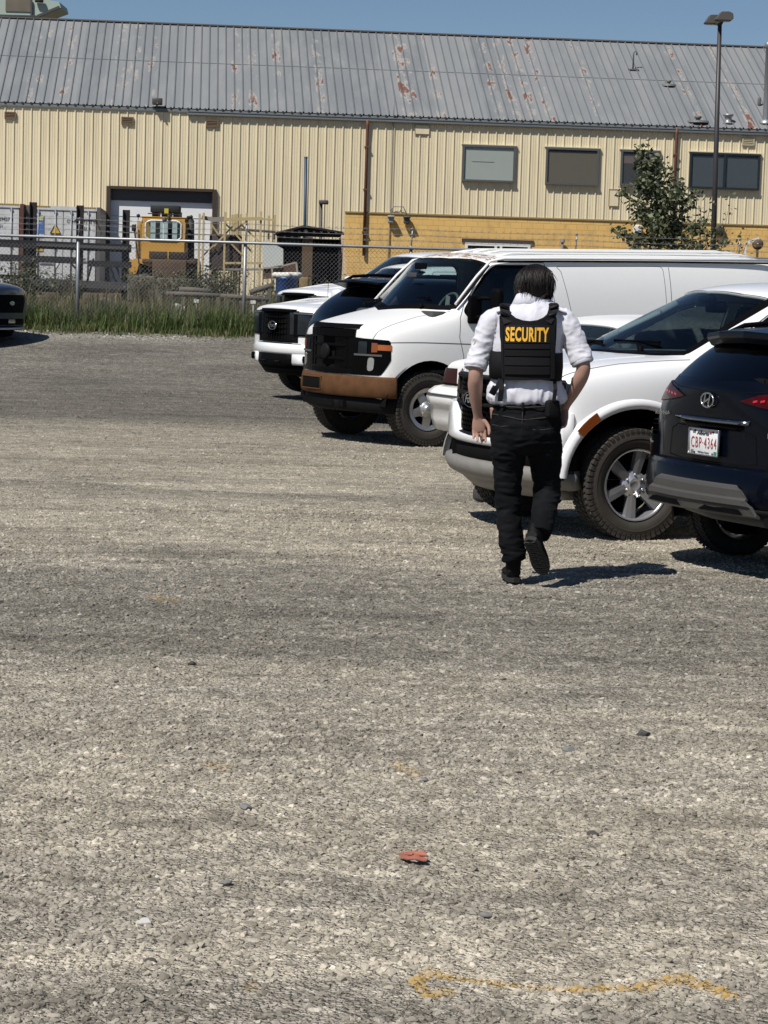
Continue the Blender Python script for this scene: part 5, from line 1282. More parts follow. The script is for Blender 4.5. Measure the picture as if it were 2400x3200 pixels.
# ------------------------------------------------------------------ white cargo van
def make_van(o, rz):
    root = place('cargo_van', o, rz, 'old white cargo van with bare brown bumper and black grille, parked behind the guard', 'van', pitch=R(0))
    st = [
     (.545, [(.84, .48), (.87, .70), (.87, .96), (.855, 1.12), (.80, 1.19), (.68, 1.225)], .03, .17),
     (.47, [(.955, .44), (.98, .65), (.98, .95), (.95, 1.13), (.88, 1.225), (.72, 1.262)], .035, .12),
     (.05, [(.98, .42), (1.0, .65), (1.0, 1.0), (.965, 1.20), (.90, 1.32), (.72, 1.375)], .035, .06),
     (-.30, [(.98, .40), (1.0, .65), (1.0, 1.04), (.97, 1.29), (.92, 1.39), (.80, 1.425)], .02, .34),
     (-.36, [(.98, .40), (1.0, .65), (1.0, 1.04), (.97, 1.30), (.925, 1.41), (.81, 1.475)], .02, .33),
     (-.74, [(.98, .38), (1.0, .65), (1.0, 1.05), (.97, 1.31), (.92, 1.66), (.79, 1.945)], .06, .20),
     (-.84, [(.98, .38), (1.0, .65), (1.0, 1.05), (.97, 1.31), (.925, 1.67), (.81, 1.995)], .07, .15),
     (-1.5, [(.98, .38), (1.0, .65), (1.005, 1.05), (.98, 1.31), (.935, 1.70), (.83, 2.01)], .085, .0),
     (-3.0, [(.98, .38), (1.0, .65), (1.005, 1.05), (.98, 1.31), (.935, 1.70), (.83, 2.01)], .085, .0),
     (-4.55, [(.98, .38), (1.0, .65), (1.0, 1.05), (.975, 1.31), (.93, 1.70), (.82, 2.0)], .08, .0),
     (-4.75, [(.95, .42), (.97, .65), (.97, 1.05), (.94, 1.31), (.90, 1.68), (.78, 1.95)], .06, .0)]
    rk = lambda x: max(0, -(x + .8)) * .026
    st = [(x, [(y, z + (rk(x) if z > .6 else 0)) for y, z in p], c_, b_) for x, p, c_, b_ in st]
    cg = cage_mesh(st, crease_lv={0: (.7, 0, 99), 5: (.35, 5, 99)}, crease_st={0: (.35, 'TS'), 3: (.5, 'T'), 4: (.6, 'T'), 5: (.5, 'T')})
    b = Body(root, cg, M['white_old'])
    for s in (1, -1):
        b.cut((0, s, 0), P2(arch_poly(0, .385, .50, .52, .2), s))
        b.cut((0, s, 0), P2(arch_poly(-3.50, .385, .47, .50, .2), s))
    wd = Vector((.62, 0, .70))
    ws = [(.02, 0, 1.475), (-.28, .72, 1.47), (-.345, .825, 1.50), (-.755, .775, 1.925), (-.70, .60, 1.965), (-.60, .3, 1.985), (-.575, 0, 1.99), (-.60, -.3, 1.985), (-.70, -.60, 1.965), (-.755, -.775, 1.925), (-.345, -.825, 1.50), (-.28, -.72, 1.47)]
    b.pane('windshield', wd, ws, M['glass'], cond=lambda f: f[0][0] > -1.0)
    wso = [(.06, 0, 1.44), (-.26, .76, 1.44), (-.335, .86, 1.48), (-.77, .81, 1.95), (-.70, .60, 1.99), (-.58, .3, 2.01), (-.55, 0, 2.015)]
    wso = wso + [(x, -y, z) for x, y, z in wso[-2:0:-1]]
    b.patch('windshield_seal', wd, wso, M['trim'], off=.002, thick=.006, holes=[[(x, y * .975, z + (.012 if z < 1.6 else -.012)) for x, y, z in ws]], cond=lambda f: f[0][0] > -1.0)
    wband = [(.13, 0, 1.43), (-.24, .72, 1.43), (-.29, .83, 1.46), (-.335, .80, 1.52), (-.27, .70, 1.495), (.02, 0, 1.495), (-.27, -.70, 1.495), (-.335, -.80, 1.52), (-.29, -.83, 1.46), (-.24, -.72, 1.43)]
    b.patch('cowl', wd, wband, M['trim'], off=.003, thick=.01)
    for s in (1, -1):
        D = (0, s, .12)
        win = round_poly([(-.44, 1.42), (-.53, 1.325), (-1.46, 1.30), (-1.40, 1.86), (-1.34, 1.93), (-.86, 1.92), (-.73, 1.83)], .05)
        rub = round_poly([(-.41, 1.425), (-.52, 1.30), (-1.485, 1.275), (-1.425, 1.87), (-1.35, 1.955), (-.85, 1.945), (-.715, 1.845)], .05)
        b.pane('side_window', D, P2(win, s * .95), M['glass_mid'])
        b.patch('window_seal', D, P2(rub, s * .95), M['trim'], off=.003, thick=.01, holes=[P2(shrink(win), s * .95)])
        g = []
        b.line(D, P2([(-.40, .45), (-.395, .95), (-.345, 1.15), (-.37, 1.36), (-.44, 1.50), (-.80, 1.975), (-1.46, 1.985), (-1.56, 1.5), (-1.60, .95), (-1.60, .45)], s * .95), store=g)
        b.line(D, P2(round_poly([(-1.66, 1.90), (-1.60, 1.945), (-3.02, 1.99), (-3.04, 1.0), (-1.80, 1.0), (-1.78, 1.35)], .06) + [(-1.66, 1.89)], s * .95), w=.006, store=g)
        b.line(D, P2([(-3.10, .45), (-3.10, 1.98)], s * .95), store=g); b.line(D, P2([(-4.62, .60), (-4.60, 1.98)], s * .95), store=g)
        b.line(D, P2([(.46, 1.085), (.1, 1.088), (-1.6, 1.06), (-4.6, 1.05)], s * .95), w=.009, store=g)
        b.line((0, s * .6, .8), [(.63, s * .80, 1.13), (.55, s * .80, 1.19), (.38, s * .79, 1.26), (.05, s * .75, 1.345), (-.14, s * .78, 1.39), (-.30, s * .84, 1.42)], w=.008, store=g)
        shell('panel_gap', g, M['seam'], root, .0015, 0)
        m = MB()          # drip rail
        for z0, w in ((1.985, .016),):
            pts = [(-.33, s * .90, 1.50), (-.60, s * .865, 1.80), (-.78, s * .838, 1.965), (-.95, s * .845, 1.995), (-1.6, s * .852, 2.0), (-3.0, s * .852, 2.0), (-4.6, s * .845, 1.99)]
            m.tube([(x, y, z + rk(x)) for x, y, z in pts], w, 6)
        m.build('drip_rail', M['white_old'], root)
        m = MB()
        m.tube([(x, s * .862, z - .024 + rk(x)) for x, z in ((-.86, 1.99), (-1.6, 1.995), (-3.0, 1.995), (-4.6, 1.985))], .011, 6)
        m.build('drip_shadow_strip', M['trim'], root)  # black strip under the drip rail, drawn as its shadow line
        m = MB()          # towing mirror on two arms
        m.rbox((-.66, s * 1.20, 1.53), (.10, .15, .30), .045, 4, M=Matrix.Rotation(s * .25, 3, 'Z'))
        m.tube([(-.52, s * .98, 1.56), (-.58, s * 1.06, 1.575), (-.65, s * 1.16, 1.57)], .022, 8)
        m.tube([(-.52, s * .98, 1.36), (-.56, s * 1.05, 1.37), (-.64, s * 1.16, 1.42)], .03, 8)
        m.rbox((-.52, s * .985, 1.45), (.16, .06, .30), .025, 3)
        m.build('wing_mirror', M['trim'], root)
    # roof ribs
    m = MB()
    for y in (-.6, -.36, -.12, .12, .36, .6):
        m.tube([(x, y, rk(x) + 2.012 + .085 * (1 - (y / .83) ** 2) - (0.03 if x > -1.1 or x < -4.4 else 0)) for x in (-1.0, -1.2, -2, -3, -4.3, -4.5)], .012, 6)
    m.build('roof_rib', M['white_old'], root)
    rs = []
    ins, _ = split(cg, (.3, 0, 1), [(-.70, -.55, 2.0), (-.80, -.78, 1.99), (-.95, -.7, 2.02), (-.82, -.2, 2.05), (-.84, .2, 2.05), (-.99, .7, 2.02), (-.80, .78, 1.99), (-.70, .6, 2.0), (-.61, .25, 2.0), (-.61, -.25, 2.0)])
    t = NT('rust_spots'); p = t.pos(obj=True); f = t.ramp(t.noise(16, p, 8, .75), [(.50, 0), (.56, 1)])
    t.set(Base_Color=t.mix(t.noise(30, p), (.18, .07, .03), (.45, .33, .2)), Roughness=.9, Alpha=f)
    shell('rust_patch', ins, t.m, root, .002, 0)
    # face
    b.patch('headlight_housing', SF, Q2([(.44, .73), (.44, 1.12), (.50, 1.125), (.90, 1.10), (.915, 1.0), (.86, .735)]), M['gloss_black'], off=.006, thick=.05, thr=.02)
    b.patch('headlight_housing', SF, Q2([(-y, z) for y, z in [(.44, .73), (.44, 1.12), (.50, 1.125), (.90, 1.10), (.915, 1.0), (.86, .735)]]), M['gloss_black'], off=.006, thick=.05, thr=.02)
    for s in (1, -1):
        ax = (.5, s * .9, 0)
        b.patch('headlight_housing', (0, s, 0), P2([(.70, .74), (.535, .74), (.455, .90), (.455, 1.09), (.47, 1.105), (.70, 1.125)], s), M['gloss_black'], off=.0055, thick=.01, thr=.05)
        b.patch('side_marker', ax, [(.60, s * .89, 1.0), (.60, s * .89, 1.058), (.475, s * .99, 1.055), (.475, s * .99, .997)], M['amber'], off=.009, thick=.01)
        b.patch('turn_signal', SF, Q2([(s * y, z) for y, z in [(.755, .975), (.755, 1.075), (.83, 1.072), (.835, .98)]]), M['amber_dull'], off=.012, thick=.02)
        b.patch('headlight', SF, Q2([(s * y, z) for y, z in round_poly([(.56, .95), (.56, 1.085), (.69, 1.085), (.69, .955)], .02)]), M['lamp_dark'], off=.012, thick=.02)
        b.patch('headlight', SF, Q2([(s * y, z) for y, z in round_poly([(.70, .775), (.71, .92), (.80, .92), (.79, .785)], .04)]), M['lamp'], off=.013, thick=.02)
        b.patch('lamp_divider', SF, Q2([(s * y, z) for y, z in [(.50, .935), (.50, .955), (.89, .955), (.89, .935)]]), M['trim_grey'], off=.016, thick=.02)
    # grille: a real frame in front of a dark recess
    def gx(y): return .70 - .45 * y * y
    m = MB()
    def gbar(y0, y1, z0, z1, d0=-.02, d1=.05, n=8):
        pr = [(d0, z0), (d1, z0 + .01), (d1, z1 - .01), (d0, z1)]
        sweep(m, pr, [(gx(y0 + (y1 - y0) * i / n), y0 + (y1 - y0) * i / n) for i in range(n + 1)], smooth=False)
    gbar(-.46, .46, .725, .79); gbar(-.46, .46, 1.115, 1.215, -.02, .055); gbar(-.49, -.41, .79, 1.115); gbar(.41, .49, .79, 1.115)
    gbar(.33, .36, .79, 1.115, .0, .035); gbar(-.36, -.33, .79, 1.115, .0, .035)
    gbar(-.41, .34, .865, .91, 0, .04); gbar(-.41, .34, 1.01, 1.05, 0, .04)
    pr = [(-.03, 1.215), (.05, 1.215), (.012, 1.262), (-.05, 1.262)]
    sweep(m, pr, [(gx(y), y) for y in [-.52 + 1.04 * i / 10 for i in range(11)]], smooth=False)
    gr = m.build('grille', M['trim'], root); bev(gr, .006, 2)
    m = MB(); m.lathe([(.001, .035), (.07, .033), (.085, .02), (.088, 0)], 28, Matrix.Rotation(R(90), 3, 'Y'), c=(gx(0) + .03, 0, .955))
    m.build('emblem', M['trim_soft'], root)
    b.patch('grille_backing', SF, Q2([(-.50, .74), (-.50, 1.205), (.50, 1.205), (.50, .74)]), M['well'], off=.004, thick=.004)
    # bare bumper with licence plate opening
    path = bow_path(.765, None, .27, .98, xs_end=.40, corner=.09)
    m = MB(); pr = [(-.04, .495), (.01, .50), (.028, .515), (.03, .60), (.012, .70), (-.005, .722), (-.04, .722)]
    sweep(m, pr, path); bp = m.build('front_bumper', M['rust'], root)
    m = MB(); y0 = -.06
    m.rbox((.783, -.20, .615), (.03, .40, .115), .008); m.build('plate_opening', M['well'], bp)
    m = MB(); m.rbox((.788, -.20, .679), (.03, .44, .012), .004); m.rbox((.788, -.20, .551), (.03, .44, .012), .004)
    m.rbox((.788, -.414, .615), (.03, .012, .14), .004); m.rbox((.788, .014, .615), (.03, .012, .14), .004); m.build('plate_frame', M['rust'], bp)
    m = MB(); pr = [(-.05, .335), (-.03, .34), (.0, .36), (.018, .485), (.0, .495), (-.05, .495)]
    sweep(m, pr, bow_path(.735, None, .27, .95, xs_end=.385, corner=.09)); v = m.build('valance', M['trim_soft'], root)
    m = MB()
    for ya, yb in ((-.62, -.52), (-.46, .20), (.26, .42)): m.box((.765 - .27 * ((ya + yb) / 1.96) ** 2 - .03, (ya + yb) / 2, .42), (.04, yb - ya, .07), rz=-.26 * (ya + yb) / 1.96 * .9)
    m.build('valance_slot', M['well'], v)
    liners(b, (0, -3.5), .53, .385, .985); floorpan(b, .55, -4.7, .60, .40)
    for i, (x, s) in enumerate(((0, 1), (0, -1), (-3.5, 1), (-3.5, -1))):
        make_wheel(root, (x, s * .86, .39), s, r=.39, w=.245, rim=.222, style='star', rimmat=M['alu'], lug=5)
    m = MB(); m.tube([(0, -.8, .39), (0, .8, .39)], .06, 8); m.tube([(-3.5, -.8, .39), (-3.5, .8, .39)], .08, 8); m.build('axle', M['well'], root)
    b.finish()
    seats(b, -1.15, 1.15); steering(b, -.52, .40, 1.44, mat=M['wheel_grey']); dash(b, -.05, -.45, .86, 1.42)
    m = MB(); m.box((-1.75, 0, 1.15), (.04, 1.62, 1.4)); m.box((-.9, 0, .78), (1.7, 1.8, .04)); m.build('cabin_partition', M['dash'], root)
    wiper(b, (-.03, -.62, 1.50), (.02, -.10, 1.515), (.05, -.42, 1.47)); wiper(b, (-.17, .10, 1.535), (-.23, .52, 1.555), (-.13, .52, 1.48))
    tg = simple('light_grey_trim', (.34, .34, .33), .7)
    m = MB(); m.tube([(-.34, -.74, 1.52), (-.56, -.72, 1.74), (-.68, -.70, 1.88)], .035, 8); pt_ = m.build('pillar_trim', tg, root)
    m = MB(); m.tube([(-.44, -.73, 1.60), (-.39, -.66, 1.60), (-.48, -.62, 1.70), (-.57, -.62, 1.79), (-.62, -.70, 1.80)], .018, 8); m.build('grab_handle', tg, pt_)
    m = MB(); m.rbox((-.42, -.02, 1.90), (.03, .24, .07), .012); m.build('rear_view_mirror', M['trim'], root)
    m = MB(); m.rbox((-.28, .04, 1.80), (.02, .20, .05), .005); m.build('sun_shade', M['seat'], root)
    m = MB(); pr = [(-.04, .50), (.05, .50), (.05, .66), (-.04, .66)]
    sweep(m, pr, [(-4.72, .9), (-4.78, .7), (-4.80, 0), (-4.78, -.7), (-4.72, -.9)]); m.build('rear_bumper', M['trim'], root)
    for s in (1, -1): b.patch('taillight', SB, Q2([(s * .93, 1.0), (s * .93, 1.4), (s * .80, 1.4), (s * .80, 1.0)]), M['red_lens'])
    return root
# ------------------------------------------------------------------ white pickup with chrome wheels
def flare(root, b, cx, cz, rx, rz, bot, ro, yo, mat, s, name='fender_flare', front=1, a0=-14, a1=194, xtr=.0):
    """raised lip following the wheel arch"""
    m = MB(); n = 30; vs = []
    prof = [(0, -.10), (0, .0), (.020, .012), (ro * .55, .014), (ro, -.008), (ro + .012, -.05)]
    P = len(prof)
    for i in range(n + 1):
        a = R(a0 + (a1 - a0) * i / n)
        for dr, dy in prof:
            vs.append((cx + (rx + dr) * math.cos(a), s * (yo + dy), cz + (rz + dr) * math.sin(a)))
    m.add(vs, [(i * P + j, i * P + j + 1, (i + 1) * P + j + 1, (i + 1) * P + j) for i in range(n) for j in range(P - 1)], smooth=True)
    return m.build(name, mat, root)
def make_ranger(o, rz):
    root = place('pickup_truck', o, rz, 'white pickup with mesh grille and chrome six-spoke wheel, directly right of the guard', 'pickup truck')
    st = [
     (.545, [(.77, .43), (.81, .62), (.835, .86), (.83, 1.02), (.79, 1.09), (.68, 1.12)], .035, .20),
     (.50, [(.90, .42), (.925, .62), (.925, .86), (.905, 1.04), (.86, 1.125), (.74, 1.16)], .035, .14),
     (.0, [(.92, .42), (.945, .62), (.945, .90), (.925, 1.10), (.875, 1.20), (.78, 1.225)], .03, .08),
     (-.42, [(.91, .40), (.93, .62), (.935, .92), (.925, 1.15), (.875, 1.235), (.77, 1.255)], .02, .34),
     (-.48, [(.91, .40), (.93, .62), (.935, .92), (.925, 1.16), (.865, 1.25), (.75, 1.285)], .02, .34),
     (-.85, [(.91, .38), (.93, .62), (.935, .92), (.925, 1.17), (.80, 1.37), (.675, 1.49)], .035, .28),
     (-1.22, [(.91, .38), (.93, .62), (.935, .92), (.925, 1.18), (.765, 1.47), (.610, 1.68)], .05, .18),
     (-1.34, [(.91, .38), (.93, .62), (.935, .92), (.925, 1.18), (.765, 1.49), (.605, 1.72)], .06, .12),
     (-2.0, [(.91, .38), (.93, .62), (.935, .92), (.925, 1.18), (.775, 1.51), (.62, 1.765)], .06, .0),
     (-2.75, [(.91, .38), (.93, .62), (.935, .92), (.92, 1.18), (.775, 1.50), (.62, 1.73)], .05, .0),
     (-2.92, [(.90, .40), (.92, .62), (.92, .92), (.91, 1.15), (.82, 1.40), (.70, 1.58)], .04, .0)]
    cg = cage_mesh(st, crease_lv={0: (.7, 0, 99), 3: (.25, 3, 99), 5: (.3, 4, 99)}, crease_st={0: (.3, 'TS'), 3: (.5, 'T'), 4: (.6, 'T'), 6: (.5, 'T'), 10: (.8, 'TS')})
    b = Body(root, cg, M['white'])
    AR = (0, .40, .555, .515)
    for s in (1, -1):
        b.cut((0, s, 0), P2(arch_poly(AR[0], AR[1], AR[2], AR[3], .2), s))
    wd = Vector((.5, 0, .82))
    ws = [(-.11, 0, 1.285), (-.17, .36, 1.285), (-.30, .58, 1.285), (-.46, .72, 1.295), (-1.20, .592, 1.655), (-1.10, .38, 1.695), (-1.045, 0, 1.705), (-1.10, -.38, 1.695), (-1.20, -.592, 1.655), (-.46, -.72, 1.295), (-.30, -.58, 1.285), (-.17, -.36, 1.285)]
    b.pane('windshield', wd, ws, M['glass'], cond=lambda f: f[0][0] > -1.6)
    band = [(-.05, 0, 1.26), (-.12, .37, 1.26), (-.25, .60, 1.26), (-.42, .755, 1.275), (-.48, .745, 1.30), (-.46, .72, 1.30), (-.30, .58, 1.295), (-.17, .36, 1.295), (-.11, 0, 1.295)]
    wso = [(-.08, 0, 1.26), (-.28, .60, 1.26), (-.46, .755, 1.275), (-1.215, .625, 1.675), (-1.10, .40, 1.72), (-1.03, 0, 1.73)]; wso = wso + [(x, -y, z) for x, y, z in wso[-2:0:-1]]
    b.patch('windshield_seal', wd, wso, M['trim'], off=.002, thick=.006, holes=[[(x, y * .98, z) for x, y, z in ws]], cond=lambda f: f[0][0] > -1.6)
    b.patch('cowl', wd, band + [(x, -y, z) for x, y, z in band[::-1]], M['trim'], off=.003, thick=.01)
    for s in (1, -1):
        D = (0, s, .25)
        win = round_poly([(-.66, 1.255), (-1.66, 1.25), (-1.66, 1.65), (-1.36, 1.645), (-1.20, 1.60)], .03)
        win2 = round_poly([(-1.74, 1.25), (-2.55, 1.27), (-2.50, 1.60), (-1.74, 1.655)], .04)
        b.pane('side_window', D, P2(win, s * .85), M['glass_mid']); b.pane('side_window', D, P2(win2, s * .85), M['glass_tint'])
        b.patch('window_seal', D, P2(round_poly([(-.60, 1.235), (-2.62, 1.232), (-2.55, 1.62), (-1.74, 1.675), (-1.35, 1.668), (-1.18, 1.62)], .03), s * .85), M['trim'], off=.002, thick=.008, holes=[P2(shrink(win), s * .85), P2(shrink(win2), s * .85)])
        g = []
        b.line(D, P2([(-.62, .44), (-.60, .9), (-.50, 1.15), (-.54, 1.22), (-1.24, 1.665), (-1.70, 1.69), (-1.70, .44)], s * .85), store=g)
        b.line(D, P2([(-1.70, 1.69), (-2.56, 1.64), (-2.64, 1.2), (-2.45, .8), (-2.40, .44)], s * .85), store=g)
        b.line((0, s * .6, .8), [(.62, s * .78, 1.09), (.45, s * .80, 1.15), (.1, s * .80, 1.22), (-.3, s * .84, 1.25), (-.42, s * .86, 1.26)], w=.008, store=g)
        b.line(D, P2([(.64, .69), (.52, .685)], s * .85), w=.006, store=g)
        shell('panel_gap', g, M['seam'], root, .0015, 0)
        flare(root, b, 0, .40, .545, .505, 0, .075, .935, M['white'], s, a0=4, a1=176)
        m = MB()    # body-coloured flare shelf
        mk = []
        for a in (38, 44, 50, 56): mk.append((math.cos(R(a)), math.sin(R(a))))
        vs = []
        for c, q in mk:
            for dr in (.012, .072): vs.append(((.545 + dr) * c, s * .953, .40 + (.505 + dr) * q))
        m.add(vs, [(0, 1, 3, 2), (2, 3, 5, 4), (4, 5, 7, 6)]); mo = m.build('side_marker', M['amber_dull'], root, fix=False)
        sd = mo.modifiers.new('s', 'SOLIDIFY'); sd.thickness = .012; sd.offset = 0
        m = MB(); m.rbox((-.84, s * 1.06, 1.26), (.14, .20, .16), .05, 4, M=Matrix.Rotation(s * .15, 3, 'Z')); m.tube([(-.84, s * .88, 1.22), (-.84, s * 1.0, 1.24)], .035, 8)
        m.build('wing_mirror', M['white'], root)
        # headlight: C shape round the corner
        hl = [(.80, 1.065), (.73, .90), (.70, .88), (.55, .95), (.50, 1.06), (.55, 1.085)]
        b.patch('headlight', SF, Q2([(s * y, z) for y, z in [(.58, .84), (.58, 1.075), (.70, 1.095), (.86, 1.06), (.86, .90), (.78, .84)]]), M['lamp_dark'], off=.008, thick=.03, thr=.02)
        b.patch('headlight', (0, s, 0), P2([(.75, .86), (.56, .90), (.50, 1.02), (.52, 1.085), (.75, 1.085)], s), M['lamp_dark'], off=.007, thick=.01)
        b.patch('daytime_light', SF, Q2([(s * y, z) for y, z in [(.585, .85), (.585, 1.07), (.61, 1.07), (.61, .88), (.78, .88), (.78, .85)]]), M['lamp'], off=.012, thick=.02)
    # hood contour
    g = []
    for s in (1, -1): b.line(ST, [(.66, s * .52, 0), (.3, s * .56, 0), (-.20, s * .60, 0)], w=.006, store=g)
    shell('hood_crease', g, M['white'], root, .004, .004)
    # grille
    def gx(y): return .76 - .45 * y * y
    m = MB()
    def gb(y0, y1, z0, z1, d0=-.02, d1=.05, n=10, tz=0):
        pr = [(d0, z0), (d1, z0 + .012), (d1 - tz, z1 - .012), (d0, z1)]
        sweep(m, pr, [(gx(y0 + (y1 - y0) * i / n), y0 + (y1 - y0) * i / n) for i in range(n + 1)], smooth=False)
    gb(-.58, .58, 1.045, 1.085); gb(-.52, .52, .645, .68, -.02, .04); gb(-.60, .60, .925, .965, 0, .055); gb(-.60, .60, .855, .895, 0, .055)
    gb(-.60, -.56, .88, 1.06, -.02, .04); gb(.56, .60, .88, 1.06, -.02, .04)
    for s in (1, -1):
        pr = [(-.02, 0), (.045, 0), (.045, .03), (-.02, .03)]
        m.bar((gx(.58) + .02, s * .58, .87), (gx(.50) + .02, s * .51, .66), .05, .04)
    gf = m.build('grille_frame', M['trim_soft'], root); bev(gf, .006, 2)
    m = MB(); rr = random.Random(5)
    for (z0, z1, yy) in ((.975, 1.04, .55), (.69, .85, .54)):
        z = z0; row = 0
        while z < z1:
            y = -yy + (row % 2) * .035
            while y < yy:
                if abs(y) < yy - (.06 if z < .72 else 0):
                    m.bar((gx(y) + .012, y, z), (gx(y) + .03, y + .035, z + .016), .012, .02); m.bar((gx(y) + .03, y + .035, z + .016), (gx(y + .07) + .012, y + .062, z), .012, .02)
                y += .07
            z += .032; row += 1
    m.build('grille_mesh', M['gloss_black'], root)
    b.patch('grille_backing', SF, Q2([(-.57, .86), (-.57, 1.075), (.57, 1.075), (.57, .86), (.48, .67), (-.48, .67)]), M['well'], off=.004, thick=.004)
    m = MB(); A = Matrix.Rotation(R(90), 3, 'Y') @ Matrix.Diagonal((.45, 1, 1)).to_3x3()
    m.lathe([(.001, .03), (.115, .028), (.128, .018), (.13, 0)], 32, A, c=(gx(0) + .045, 0, .91)); em = m.build('emblem', M['trim'], root)
    m = MB(); m.lathe([(.110, .030), (.118, .036), (.126, .028)], 32, A, c=(gx(0) + .045, 0, .91)); m.build('emblem_ring', M['chrome_dark'], em)
    fx = frame((gx(0) + .080, 0, .91), (0, 1, 0), (0, 0, 1)); text_mesh('Ford', .082, em, 'emblem_lettering', M['alu'], fx, 1.0, .001, .002, shear=.3)
    # bumper: white upper, dark opening, silver lower
    m = MB(); pr = [(-.06, .60), (.015, .605), (.030, .62), (.030, .66), (.018, .70), (-.03, .70), (-.06, .70)]
    pth = bow_path(.765, None, .20, .86, xs_end=.555, corner=.08, cx=.5, ye=.90)
    pth2 = bow_path(.765, None, .20, .87, xs_end=.55, corner=.08, n=24, cx=.5, ye=.915)
    def fprof(x, y):
        a = abs(y); k = max(0, min(1, (a - .42) / .16)); k = k * k * (3 - 2 * k); zt = .672 + .195 * k
        return [(-.05, .595), (.012, .597), (.028, .615), (.030, .64), (.026, .64 + (zt - .64) * .5), (.012, zt - .01), (-.015, zt), (-.05, zt)]
    sweep(m, fprof, pth2); bp = m.build('front_bumper', M['white'], root)
    for s in (1, -1):
        if 0: b.patch('bumper_cheek', SF, Q2([(s * y, z) for y, z in [(.46, .66), (.60, .83), (.60, .86), (.84, .86), (.88, .86), (.88, .63), (.46, .63)]]), M['white'], off=.03, thick=.05, thr=.02)
    m = MB(); sweep(m, [(-.08, .46), (.0, .46), (.0, .61), (-.08, .61)], pth); m.build('lower_opening', M['well'], bp)
    m = MB()
    for y in (-.52, .52): m.box((.765 - .20 * (y / .86) ** 2 - .01, y, .54), (.03, .10, .14))
    m.build('opening_rib', M['trim'], bp)
    m = MB(); sweep(m, [(-.10, .35), (-.04, .345), (.02, .375), (.05, .43), (.042, .475), (.0, .49), (-.08, .48)], pth); m.build('skid_bumper', M['greybumper'], bp)
    m = MB(); sweep(m, [(-.25, .27), (-.12, .27), (-.03, .345), (-.03, .36), (-.25, .36)], [p for p in bow_path(.755, None, .20, .82, xs_end=.555, corner=.08, cx=.5) if p[0] > .56]); m.build('air_dam', M['greybumper'], bp)
    liners(b, (0,), .565, .39, .93); floorpan(b, .45, -2.9, .58, .42)
    m = MB()                                                  # bed with walls
    for s in (1, -1): m.rbox((-3.66, s * .885, .86), (1.44, .09, .74), .03, 3)
    m.rbox((-4.36, 0, .86), (.07, 1.80, .72), .03, 3); m.rbox((-2.98, 0, .86), (.06, 1.8, .7), .02, 2); m.box((-3.66, 0, .62), (1.4, 1.75, .05))
    m.rbox((-3.66, .90, .5), (.1, .06, .1), .02); bd = m.build('cargo_bed', M['white'], root)
    for s in (1, -1): flare(root, b, -3.27, .40, .48, .45, 0, .07, .93, M['white'], s)
    m = MB(); m.rbox((-4.44, 0, .58), (.14, 1.75, .18), .04, 3); m.build('rear_bumper', M['chrome_dark'], root)
    for s in (1, -1):
        m = MB(); m.rbox((-4.37, s * .87, 1.02), (.08, .12, .34), .03, 3); m.build('taillight', M['red_lens'], root)
        make_wheel(root, (0, s * .81, .388), s, r=.388, w=.265, rim=.243, style='six', rimmat=M['chrome'], steer=0)
        make_wheel(root, (-3.27, s * .81, .395), s, r=.388, w=.265, rim=.243, style='six', rimmat=M['chrome'])
    m = MB(); m.tube([(0, -.7, .36), (0, .7, .36)], .05, 8); m.tube([(-3.27, -.7, .39), (-3.27, .7, .39)], .08, 8); m.box((.2, 0, .36), (.5, .5, .1)); m.build('axle', M['well'], root)
    b.pane('rear_window', (-1, 0, .3), [(-2.8, -.58, 1.24), (-2.8, .58, 1.24), (-2.8, .54, 1.60), (-2.8, -.54, 1.60)], M['glass_mid'])
    b.finish()
    seats(b, -1.55, .92, ys=(-.36, .36)); seats(b, -2.35, .92, ys=(-.36, .36)); steering(b, -.80, .36, 1.20, mat=M['dash']); dash(b, -.25, -.62, .80, 1.245)
    m = MB(); m.box((-1.6, 0, .62), (2.4, 1.75, .04)); m.build('cabin_floor', M['dash'], root)
    tg = bpy.data.materials['light_grey_trim']
    m = MB(); m.tube([(-.56, -.66, 1.33), (-.88, -.60, 1.48), (-1.12, -.56, 1.61)], .03, 8); pt_ = m.build('pillar_trim', tg, root)
    m = MB(); m.tube([(-.68, -.63, 1.40), (-.64, -.56, 1.39), (-.78, -.52, 1.46), (-.94, -.51, 1.53), (-.98, -.57, 1.55)], .018, 8); m.build('grab_handle', tg, pt_)
    m = MB(); m.rbox((-1.12, 0, 1.60), (.04, .26, .085), .03, 3); m.box((-1.08, 0, 1.66), (.03, .03, .08)); m.rbox((-1.05, 0, 1.655), (.1, .12, .05), .02); m.build('rear_view_mirror', M['trim'], root)
    wiper(b, (-.34, -.56, 1.315), (-.22, -.05, 1.325), (-.16, -.32, 1.29)); wiper(b, (-.28, .02, 1.335), (-.38, .50, 1.340), (-.27, .42, 1.30))
    # side step
    for s in (1, -1):
        m = MB(); m.tube([(-.75, s * .88, .40), (-2.5, s * .88, .40)], .045, 10); m.build('side_step', M['trim'], root)
    return root
